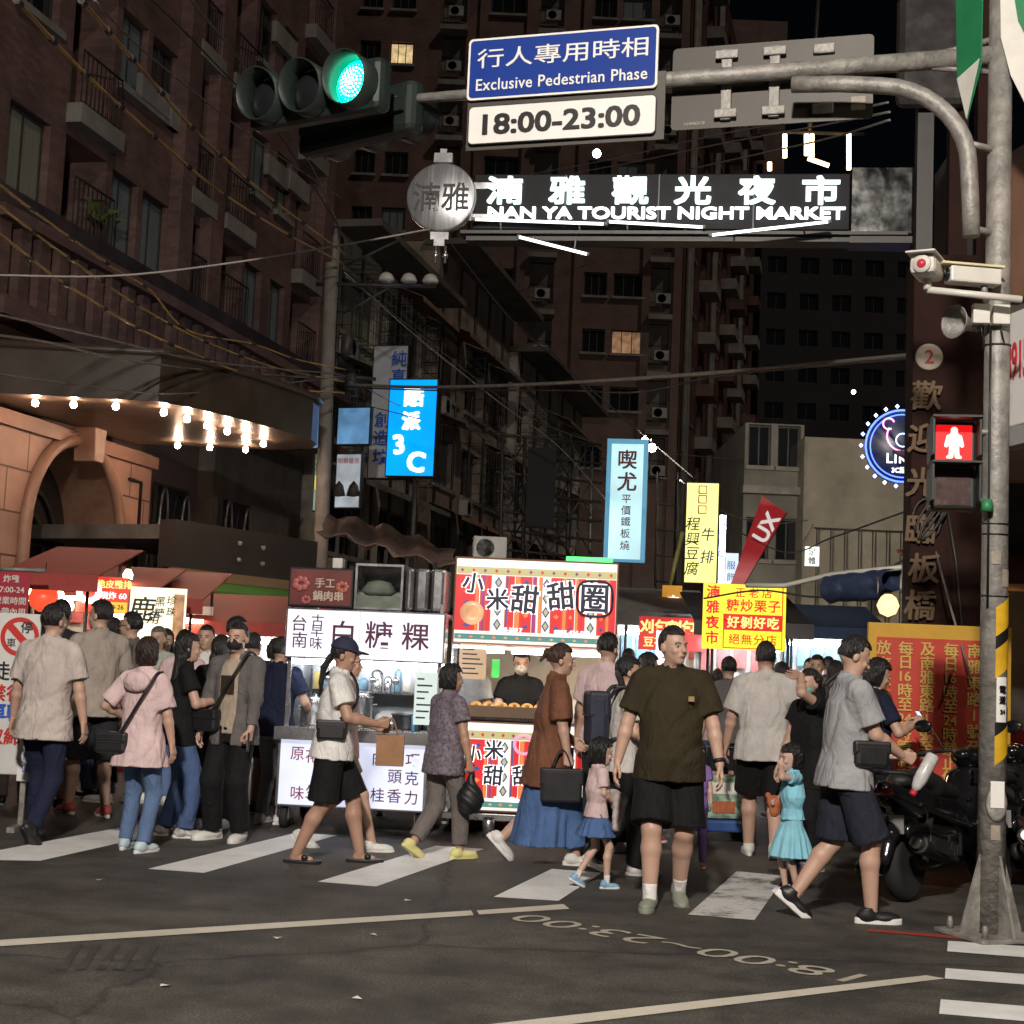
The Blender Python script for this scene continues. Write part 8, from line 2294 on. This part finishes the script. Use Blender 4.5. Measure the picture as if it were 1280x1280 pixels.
for (fx, fy, hx, hy, yw, lab, kw) in (
    (262, 1036, 266, 796, 5, 'dark haired woman in a black top seen from behind, left of the masked man', dict(fem=1, hair='long', top=dict(mat=C_['black'], sleeve=.6), bottom=dict(kind='trousers', mat=C_['char']), shoes=sh_(M_shw))),
    (337, 1030, 333, 797, -25, 'man in navy tee and grey trousers beside the left end of the rice cake cart', dict(top=dict(mat=C_['navy'], sleeve=.7), bottom=dict(kind='trousers', mat=C_['grey']), shoes=sh_(M_shw), hands={1: (.2, .28, 1.0, 'grip')})),
    (186, 998, 185, 784, 170, 'grey haired man in a pale green tee in the back row', dict(hairmat=M_hair_gr, top=dict(mat=cloth('palegreen', (.38, .42, .36))), bottom=dict(kind='trousers', mat=C_['taupe']), shoes=sh_(M_shb))),
    (280, 1000, 279, 771, -80, 'man in a dark blue tee facing right in the back row under the red awning', dict(top=dict(mat=C_['navy']), bottom=dict(kind='shorts', mat=C_['char']), shoes=sh_(M_shw))),
    (246, 1004, 247, 782, 175, 'man in a white tee behind the woman with the drink cup', dict(top=dict(mat=C_['white']), bottom=dict(kind='shorts', mat=C_['taupe']), shoes=sh_(M_shb))),
    (58, 1012, 55, 750, 0, 'man in a dark tee standing behind the no entry board', dict(top=dict(mat=C_['char']), bottom=dict(kind='shorts', mat=C_['orange']), shoes=sh_(M_shb))),
    (128, 990, 163, 775, 40, 'woman in an off white top behind the man with glasses', dict(fem=1, hair='bob', top=dict(mat=C_['offw']), bottom=dict(kind='trousers', mat=C_['char']), shoes=sh_(M_shw)))):
    p, H = spot(fx, fy, hx, hy); kw['seed'] = int(fx); person('person', lab, p, R(yw), H, kw, GR, False)

p, H = spot(408, 1078, 416, 797)
r_, J = person('person', 'woman in dark cap, white tee and black shorts striding before the rice cake cart', p, R(-88), H, dict(seed=12, fem=1, hair='pony', tail=[(0, -.10, -.04), (0, -.135, -.12), (.0, -.13, -.24), (0, -.11, -.33)], skin='tan', girth=1.12, cap=mat('cap_navy', (.018, .020, .05), .8, var=.1), lean=.06, hpitch=.12, top=dict(mat=C_['white'], len=.10, sleeve=.66, loose=1.2, fold=.013), bottom=dict(kind='shorts', mat=C_['black'], len=.95, wide=1.2), shoes=dict(kind='sandal', mat=M_shb, sole=M_shb), feet={1: (.09, -.22, 0, .05), -1: (-.09, .24, 0, -.05)}, hands={1: (.12, .34, 1.06, 'grip', (0, .3, 1), (-.3, 1, .1)), -1: (-.14, .33, 1.02, 'hold', (0, .3, 1), (.3, 1, 0))}), GR)
carried('shoulder_bag', 'black crossbody bag under the arm of the woman in the cap', 'bag', r_, J, (.19, .0, 1.0), (.075, .21, .14), M_bag, strap=[(.19, .06, 1.09), (.12, .165, 1.20), (.02, .165, 1.34), (-.09, .08, 1.46), (-.11, .0, 1.47), (-.08, -.11, 1.40)], bevel=.025)
t = carried('paper_bag', 'brown paper bag with thin handles carried before the woman in the cap', 'bag', r_, J, (.0, .44, .86), (.12, .20, .22), M_kraft, handle=.12, bevel=.004, flap=False)
p, H = spot(420, 1062, 428, 806)
person('person', 'woman in a pink shirt hidden behind the woman in the dark cap, white trainers', p, R(-88), H, dict(seed=13, fem=1, hair='long', skin='mid', top=dict(mat=C_['pink'], sleeve=.7, loose=1.3), bottom=dict(kind='shorts', mat=C_['tan'], len=.6), shoes=sh_(M_shw), feet={1: (.08, .30, 0, 0), -1: (-.08, -.28, .03, 0, .5)}), GR, False)
p, H = spot(549, 1073, 573, 833)
r_, J = person('person', 'woman with short black hair in a lilac print blouse, grey trousers and yellow shoes', p, R(-52), H, dict(seed=14, fem=1, hair='bob', skin='tan', girth=1.05, lean=.05, hyaw=-.25, top=dict(mat=C_['lilac'], len=.16, sleeve=.62, loose=1.5, fold=.012), bottom=dict(kind='trousers', mat=C_['taupe'], wide=1.15, cuff=.14), shoes=sh_(M_shy, sole=M_shy, thick=.016), feet={1: (.08, .16, 0, .1), -1: (-.08, -.24, .06, -.1, .55)}, hands={1: (.27, .10, .80, 'grip'), -1: (-.24, .16, .84)}), GR)
w = world_of(r_, (np.array(J['wri'][1]) + np.array([.0, .03, -.27])) * J['S'])
t = thing('plastic_bag', 'black plastic bag hanging from the hand of the woman in the lilac blouse', 'bag', w, 0)
f = Field((-.2, -.2, -.2), (.2, .2, .25), .009); f.ell((0, 0, -.05), (.10, .075, .11), .03); f.cone((0, 0, .02), (0, 0, .17), .05, .012, .05); f.noise(foldfn(8, .016, 22, 18)); V, Q4 = f.mesh(); link('bag_body', np_mesh('bag_body', V, Q4), M_bag, t); m = MB(); m.tube([(.0, 0, .15), (.01, 0, .21)], .012, 6); part('handle', m, M_bag, t)
# vendor inside the doughnut cart
vx = at(651, 850, 13.98)
H = at(651, 814, 13.98).z
person('person', 'vendor in a black polo and white face mask behind the doughnut tray', (vx.x, 13.98, 0), R(180), H, dict(seed=15, fem=1, hair='up', skin='fair', mask=M_mskw, hpitch=.2, top=dict(mat=C_['black'], sleeve=.6), bottom=dict(kind='trousers', mat=C_['char']), shoes=sh_(M_shb), hands={1: (.18, .30, 1.0, 'hold'), -1: (-.18, .30, 1.0, 'hold')}), 'cart vendors')
vx = at(590, 850, 14.05)
person('person', 'second vendor in a grey shirt at the left inside the doughnut cart', (vx.x, 14.05, 0), R(140), 1.58, dict(seed=16, hair='short', skin='fair', top=dict(mat=C_['grey'], sleeve=.6), bottom=dict(kind='trousers', mat=C_['char']), shoes=sh_(M_shb), hpitch=.3), 'cart vendors', False)
vx = at(470, 850, 14.4)
person('person', 'vendor in a dark tee bending over behind the pots of the rice cake cart', (vx.x, 14.35, 0), R(185), 1.55, dict(seed=17, hair='short', skin='mid', top=dict(mat=C_['char'], sleeve=.6), bottom=dict(kind='trousers', mat=C_['char']), shoes=sh_(M_shb), hpitch=.45, lean=.12), 'cart vendors', False)
p, H = spot(682, 1079, 702, 805)
r_, J = person('person', 'woman in loose brown shirt and long blue skirt passing the doughnut cart', p, R(-84), H, dict(seed=18, fem=1, hair='up', hairmat=M_hair_br, skin='mid', girth=1.08, lean=.07, hpitch=.05, top=dict(mat=C_['brown'], len=.30, sleeve=.95, loose=2.0, fold=.020, flare=.04), bottom=dict(kind='skirt', mat=C_['blue'], len=.74, flare=.10, sway=-.05, pleats=11), shoes=sh_(M_shw, thick=.02), feet={1: (.08, .22, 0, .05), -1: (-.08, -.34, .10, 0, .8)}, hands={1: (.26, .10, .84, 'grip'), -1: (-.22, .20, .95)}), GR)
carried('tote_bag', 'boxy black tote bag at the side of the woman in the long blue skirt', 'bag', r_, J, (.27, .06, .62), (.11, .30, .24), M_bag, handle=.14, bevel=.02)
p, H = spot(748, 1066, 766, 793)
person('person', 'tall man in a pale pink tee behind the woman with the braid', p, R(-35), H, dict(seed=19, skin='mid', hair='short', top=dict(mat=C_['pink'], sleeve=.75, loose=1.3), bottom=dict(kind='trousers', mat=C_['char']), shoes=sh_(M_shw), hpitch=.15, feet={1: (.10, .15, 0, .1), -1: (-.10, -.1, 0, -.1)}), GR)
p, H = spot(772, 1092, 787, 822)
r_, J = person('person', 'woman with a long braid, white tee and black wide trousers wearing a backpack', p, R(-82), H, dict(seed=20, fem=1, hair='pony', tail=[(.02, -.09, -.02), (.07, -.06, -.12), (.085, .01, -.25), (.08, .05, -.38)], skin='mid', top=dict(mat=C_['offw'], sleeve=.72, loose=1.3), bottom=dict(kind='trousers', mat=C_['black'], wide=1.6), shoes=sh_(M_shw), feet={1: (.09, .14, 0, .1), -1: (-.09, -.18, .03, -.1, .4)}, hands={1: (.16, .26, 1.02, 'grip'), -1: (-.16, .26, 1.02, 'grip')}), GR)
t = carried('backpack', 'navy backpack on the back of the woman with the braid', 'backpack', r_, J, (.0, -.215, 1.20), (.28, .15, .40), mat('backpack_navy', (.016, .02, .04), .6, var=.3, vscale=10), bevel=.05)
for s in (-1, 1):
    m = MB(); S = J['S']; m.tube(spline([Vector((s * .09, .08, .17)) * S, Vector((s * .115, .15, .262)) * S, Vector((s * .12, .30, .235)) * S, Vector((s * .14, .36, .08)) * S, Vector((s * .17, .28, -.08)) * S, Vector((s * .12, .08, -.16)) * S], 5), .016, 6); part('shoulder_strap', m, M_bag, t)
p, H = spot(742, 1110, 757, 913)
r_, J = person('person', 'little girl in a pink tee, blue frilled skirt and light blue trainers', p, R(-72), H, dict(seed=21, child=1, fem=1, hair='kid', skin='fair', top=dict(mat=C_['pink'], len=.06, sleeve=.7, loose=1.0), bottom=dict(kind='skirt', mat=C_['blue'], len=.26, flare=.11, pleats=10, amp=.07), shoes=dict(kind='shoe', mat=M_shblue, sock=C_['white'], sockh=.2), feet={1: (.07, .12, 0, .1), -1: (-.07, -.17, .04, -.1, .5)}, hands={1: (.08, .17, .93, 'grip'), -1: (-.07, .17, .98, 'grip')}), GR)
w = world_of(r_, Vector((.06, .21, .90)) * J['S'])
t = thing('soft_blanket', 'crumpled cream blanket hugged by the little girl in pink', 'blanket', w, r_.rotation_euler.z)
f = Field((-.25, -.2, -.3), (.25, .2, .2), .008); f.cone((-.08, .0, .06), (.08, 0, .05), .05, .045, .03); f.cone((.06, 0, .03), (.10, -.04, -.16), .05, .03, .03); f.cone((-.05, .0, .05), (.0, .01, -.06), .045, .03, .03); f.noise(foldfn(5, .014, 24, 20)); V, Q4 = f.mesh(); link('blanket_cloth', np_mesh('blanket_cloth', V * .9, Q4), C_['cream'], t)
# the man in olive, nearest of all
p, H = spot(831, 1133, 859, 786)
r_, J = person('person', 'stocky man in olive tee and black shorts walking nearest the viewer, head turned', p, R(176), H, dict(seed=22, skin='mid', hair='short', girth=1.14, lean=.02, hyaw=.55, twist=.08, top=dict(mat=C_['olive'], len=.13, sleeve=.74, loose=1.1, belly=.03, fold=.014), bottom=dict(kind='shorts', mat=C_['black'], len=.93, wide=1.28, fold=.010), shoes=dict(kind='shoe', mat=M_shg, sole=M_shg, sock=C_['white'], sockh=.20, thick=.016), feet={1: (.10, .16, .0, .18), -1: (-.09, -.14, .02, -.12, .3)}, hands={1: (.33, .06, .82, 'relax'), -1: (-.31, .08, .84, 'relax')}), GR)
S = J['S']
m = MB(); m.box(-.018, .018, -.0015, .0015, -.016, .016); part('chest_print', m, mat('print_gold', (.30, .20, .08), .6), r_, loc=Vector((-.115, .163, 1.27)) * S)
m = MB(); a = np.array(J['elb'][-1]); b = np.array(J['wri'][-1]); d = (b - a) / np.linalg.norm(b - a); c = b - d * .03
m.tube([Vector(c - d * .012) * S, Vector(c + d * .012) * S], .035, 16); wt = part('wrist_watch', m, M_bag, r_)
m = MB(); m.lathe([(.001, .008), (.018, .008), (.02, 0)], 14, Matrix.Translation(Vector(c + np.array([-.034, .0, 0])) * S) @ Matrix.Rotation(R(-90), 4, 'Y')); part('watch_dial', m, M_bk, wt)
p, H = spot(951, 1072, 944, 803)
person('person', 'man in a white tee and black shorts walking away under the chestnut sign', p, R(-6), H, dict(seed=23, skin='mid', hair='short', girth=1.14, top=dict(mat=C_['offw'], len=.14, sleeve=.82, loose=1.7, fold=.016), bottom=dict(kind='shorts', mat=C_['black'], len=.92, wide=1.15), shoes=dict(kind='shoe', mat=M_shw), feet={1: (.09, -.20, .03, .1, .4), -1: (-.09, .16, 0, -.05)}, hands={-1: (-.30, .12, .82)}), GR)
p, H = spot(1010, 1088, 1012, 838)
r_, J = person('person', 'woman in black with a teal face mask shading her forehead with her hand', p, R(118), H, dict(seed=24, fem=1, hair='up', skin='mid', mask=M_mskg, girth=1.1, top=dict(mat=C_['black'], len=.2, sleeve=.5, loose=1.4), bottom=dict(kind='trousers', mat=C_['black'], wide=1.2), shoes=sh_(M_shl), hyaw=.1, hands={-1: (-.03, .15, 1.655, 'flat', (0, .4, -1), (.9, .1, .1)), 1: (.24, .14, .86)}, poles={-1: (-.5, 1.0, -.1)}), GR)
p, H = spot(988, 1117, 998, 920)
r_, J = person('person', 'little girl in a turquoise tulle dress with her hand at her mouth', p, R(105), H, dict(seed=25, child=1, fem=1, hair='kid', skin='fair', top=dict(name='dress_top', mat=C_['turq'], len=.02, sleeve=.5, loose=.9), bottom=dict(name='tulle_skirt', kind='skirt', mat=mat('tulle_turquoise', (.29, .64, .78), .8, var=.25, vscale=9, bump=.6, bscale=22, stretch=(1, 1, .15), alpha=.93), len=.42, flare=.13, pleats=13, amp=.06), shoes=dict(kind='shoe', mat=M_shl, thick=.018), feet={1: (.07, .03, 0, .1), -1: (-.07, -.04, 0, -.1)}, hands={-1: (-.03, .16, 1.37, 'grip', (0, -.3, 1), (.4, .2, .9)), 1: (.15, .14, .98, 'grip')}, poles={-1: (-1, -.1, -.8)}), GR)
m_, J_ = r_, J
t = thing('balloon_toy', 'small orange toy held low behind the little girl in turquoise', 'toy', at(968, 1003, p.y + .1), 0)
f = Field((-.15, -.15, -.15), (.15, .15, .15), .008); f.ell((0, 0, 0), (.055, .05, .05), .02); f.ell((-.045, 0, .045), (.022, .02, .024), .01); f.ell((.045, 0, .045), (.022, .02, .024), .01); f.ell((0, -.01, -.06), (.035, .035, .04), .02); V, Q4 = f.mesh(); link('toy_body', np_mesh('toy_body', V, Q4), C_['orange'], t)
p, H = spot(1052, 1150, 1068, 797)
r_, J = person('person', 'man in light grey tee and navy shorts striding right, looking down', p, R(-84), H, dict(seed=26, skin='mid', hair='short', girth=1.08, lean=.05, hpitch=.38, top=dict(mat=C_['grey'], len=.11, sleeve=.75, loose=1.3, fold=.013), bottom=dict(kind='shorts', mat=cloth('navy_shorts', (.020, .023, .035)), len=.97, wide=1.22, fold=.011), shoes=sh_(M_shb, thick=.022), feet={1: (.09, .15, 0, .0), -1: (-.08, -.27, .06, 0, .7)}, hands={1: (.10, .32, 1.00, 'grip', (.0, .3, 1), (-.1, 1, -.25)), -1: (-.12, .28, 1.0, 'grip', (0, .3, 1), (.3, 1, 0))}), GR)
carried('shoulder_bag', 'black crossbody bag on the hip of the man in the light grey tee', 'bag', r_, J, (.185, .10, 1.0), (.08, .22, .16), M_bag, strap=[(.18, .17, 1.09), (.13, .175, 1.22), (.05, .17, 1.36), (-.06, .10, 1.475), (-.09, .0, 1.49), (-.08, -.12, 1.40)], bevel=.03)
w = world_of(r_, (np.array(J['wri'][1]) + np.array([.0, .14, -.10])) * J['S'])
t = thing('drink_bottle', 'white drink bottle with a red cap pointing down from the striding man', 'bottle', w, r_.rotation_euler.z)
Mx = Matrix.Rotation(R(152), 4, 'X')
m = MB(); m.lathe([(.03, -.13), (.040, -.12), (.042, .05), (.030, .10), (.016, .125)], 16, Mx); part('bottle_body', m, mat('bottle_milk', (.55, .54, .53), .3, var=.2, vscale=20), t); m = MB(); m.lathe([(.021, .125), (.021, .155), (.001, .157)], 14, Mx); part('cap', m, mat('cap_red', (.55, .02, .03), .4), t)
p, H = spot(1088, 1092, 1092, 826)
r_, J = person('person', 'person in a navy tee reading a phone behind the man in the light grey tee', p, R(-80), H, dict(seed=27, fem=1, skin='mid', hair='bob', hpitch=.3, top=dict(mat=C_['navy'], sleeve=.7), bottom=dict(kind='trousers', mat=C_['black']), shoes=sh_(M_shb), hands={1: (.12, .30, 1.20, 'hold', (0, .2, 1), (-.2, 1, .4)), -1: (-.06, .30, 1.18, 'hold', (0, .2, 1), (.2, 1, .4))}), GR, False)
w = world_of(r_, (np.array(J['wri'][1]) + np.array([-.07, .10, .05])) * J['S'])
t = thing('mobile_phone', 'phone with a pale screen held by the person in navy', 'phone', w, r_.rotation_euler.z)
Mx = Matrix.Rotation(R(35), 4, 'X'); m = MB(); m.box(-.037, .037, -.004, .004, -.075, .075, Mx); part('phone_case', m, M_bk, t, bevel=.003); m = MB(); m.box(-.033, .033, -.0052, -.0042, -.07, .07, Mx); part('phone_screen', m, emis('screen', (.8, .85, 1.0), 1.0), t)
p, H = spot(868, 1084, 870, 918)
person('person', 'child in violet partly hidden behind the man in olive', p, R(170), H, dict(seed=28, child=1, fem=1, hair='kid', skin='fair', top=dict(mat=C_['violet']), bottom=dict(kind='trousers', mat=C_['violet']), shoes=sh_(M_shr)), GR, False)
p, H = spot(800, 1052, 803, 818)
person('person', 'woman in an orange top behind the woman with the braid', p, R(-60), H, dict(seed=29, fem=1, hair='long', skin='mid', top=dict(mat=C_['orange'], sleeve=.8), bottom=dict(kind='trousers', mat=C_['jeans']), shoes=sh_(M_shr)), GR, False)
# the crowd further in
bgc = [(986, 836, 19.5, 10, 'char', 'bob', 1), (1012, 824, 21.5, 170, 'white', 'short', 0), (1036, 822, 20.0, -10, 'navy', 'short', 0), (972, 842, 22.5, 0, 'black', 'long', 1), (1055, 832, 21, 30, 'grey', 'bob', 1), (905, 838, 24, 0, 'white', 'short', 0), (925, 840, 27, 170, 'taupe', 'short', 0), (893, 846, 28.5, 10, 'char', 'bob', 1), (1000, 838, 27, 0, 'blue', 'short', 0), (820, 840, 24, -20, 'offw', 'short', 0), (1072, 836, 25, -60, 'char', 'short', 0), (845, 846, 30, 0, 'black', 'long', 1)]
wd = ['dark bobbed person', 'man in white', 'man in navy', 'long haired person in black', 'person in grey', 'man in a white tee', 'man in taupe', 'bobbed person', 'man in blue', 'man in off white', 'man in charcoal', 'long haired woman in black']
wh = ['just left of the woman shading her forehead', 'facing the viewer beyond the chestnut sign', 'with his back turned beyond the chestnut sign', 'between the white tee man and masked woman', 'half hidden by the striding man', 'deep in the lane right of olive tee', 'deep in the lane facing the viewer', 'far in the lane under the red stall sign', 'far behind the masked woman', 'deep in the lane left of the olive tee', 'by the stalls left of the red notice board', 'farthest in the lane behind the olive tee']
for k, (hx, hy, Y, yw, c_, hr, fm) in enumerate(bgc):
    a = at(hx, hy, Y); person('person', wd[k] + ' in the crowd, ' + wh[k], (a.x, Y, 0), R(yw), a.z, dict(seed=40 + k, fem=fm, hair=hr, skin='mid', top=dict(mat=C_[c_]), bottom=dict(kind='trousers' if k % 2 else 'shorts', mat=C_['char']), shoes=sh_(M_shw if k % 3 else M_shb)), 'crowd deeper in the market lane', False)
for k, (fx, hy, Y, yw, c_, hr, fm, lab) in enumerate((
    (316, 792, 14.2, -10, 'char', 'short', 0, 'man in charcoal just behind the masked man'), (232, 790, 14.6, 20, 'pink', 'bob', 1, 'bobbed woman in pink in the back row by the cream lit sign'), (30, 790, 14.0, 15, 'offw', 'long', 1, 'long haired woman in off white at the far left edge'),
    (345, 800, 15.2, -60, 'beige', 'bob', 1, 'woman in beige beside the left post of the rice cake cart'), (132, 786, 15.0, 60, 'navy', 'short', 0, 'man in navy in the back row left of the grey haired man'), (208, 788, 15.6, 190, 'black', 'long', 1, 'long haired woman in black facing the viewer in the back row'),
    (912, 822, 15.4, 5, 'jacket', 'short', 0, 'man in a grey jacket between the olive tee and the white tee'), (898, 838, 17.2, -5, 'pink', 'long', 1, 'long haired woman in pink beyond the blue wagon'), (978, 830, 15.8, 12, 'blue', 'bob', 1, 'bobbed woman in blue just behind the man in the white tee'),
    (1022, 820, 16.5, 160, 'taupe', 'short', 0, 'man in taupe facing the viewer beyond the masked woman'), (1044, 828, 14.8, -20, 'black', 'long', 1, 'long haired woman in black beside the striding man'), (806, 826, 16.2, 10, 'grey', 'short', 0, 'man in grey between the braid and the olive tee'), (786, 812, 18.0, 0, 'olive', 'short', 0, 'man in olive far behind the woman with the braid'))):
    a = at(fx, hy, Y); person('person', lab, (a.x, Y, 0), R(yw), a.z, dict(seed=70 + k, fem=fm, hair=hr, skin='mid', top=dict(mat=C_[c_]), bottom=dict(kind='shorts' if k % 3 == 0 else 'trousers', mat=[C_['char'], C_['jeans'], C_['taupe']][k % 3]), shoes=sh_(M_shw if k % 2 else M_shb)), 'crowd deeper in the market lane', False)
# the toy wagon behind the man in olive
q = gnd(898, 1052)
t = thing('folding_wagon', 'blue folding wagon with a colourful printed bag on it behind the man in olive', 'wagon', (q.x, q.y, 0), R(10))
m = MB(); m.box(-.26, .26, -.2, .25, .10, .20); part('tray', m, mat('wagon_blue', (.03, .08, .25), .5, var=.2), t, bevel=.02)
for x in (-.2, .2):
    for y in (-.18, .2):
        m = MB(); m.lathe([(.03, -.02), (.065, -.02), (.07, 0), (.065, .02), (.03, .02)], 14, Matrix.Translation((x, y, .07)) @ Matrix.Rotation(R(90), 4, 'Y')); part('wheel', m, M_rubber, t)
m = MB(); m.box(-.16, .17, -.12, .12, .205, .58); bg = part('printed_bag', m, mat('bag_print', (.28, .40, .30), .5, var=.9, vscale=11), t, bevel=.03)
m = MB(); m.box(-.10, .10, -.128, -.1215, .26, .36); part('orange_patch', m, C_['orange'], bg); m = MB(); m.box(-.12, .12, -.126, -.1212, .42, .52); part('white_patch', m, C_['white'], bg)
m = MB(); m.tube([(.2, .2, .2), (.25, .35, .8), (-.2, .35, .8), (-.2, .2, .2)], .012, 6); part('pull_handle', m, M_irong, t)
q = gnd(927, 1048)
t = thing('plastic_bag', 'pale translucent plastic bag standing on the road beside the wagon', 'bag', (q.x, q.y, .14), 0)
f = Field((-.25, -.25, -.16), (.25, .25, .3), .01); f.ell((0, 0, -.02), (.12, .10, .12), .03); f.cone((0, 0, .04), (0, 0, .2), .06, .02, .05); f.noise(foldfn(12, .018, 20, 16)); V, Q4 = f.mesh(); V[:, 2] = np.maximum(V[:, 2], -.138); link('bag_body', np_mesh('bag_body', V, Q4), mat('plastic_pale', (.38, .44, .42), .3, var=.2), t)
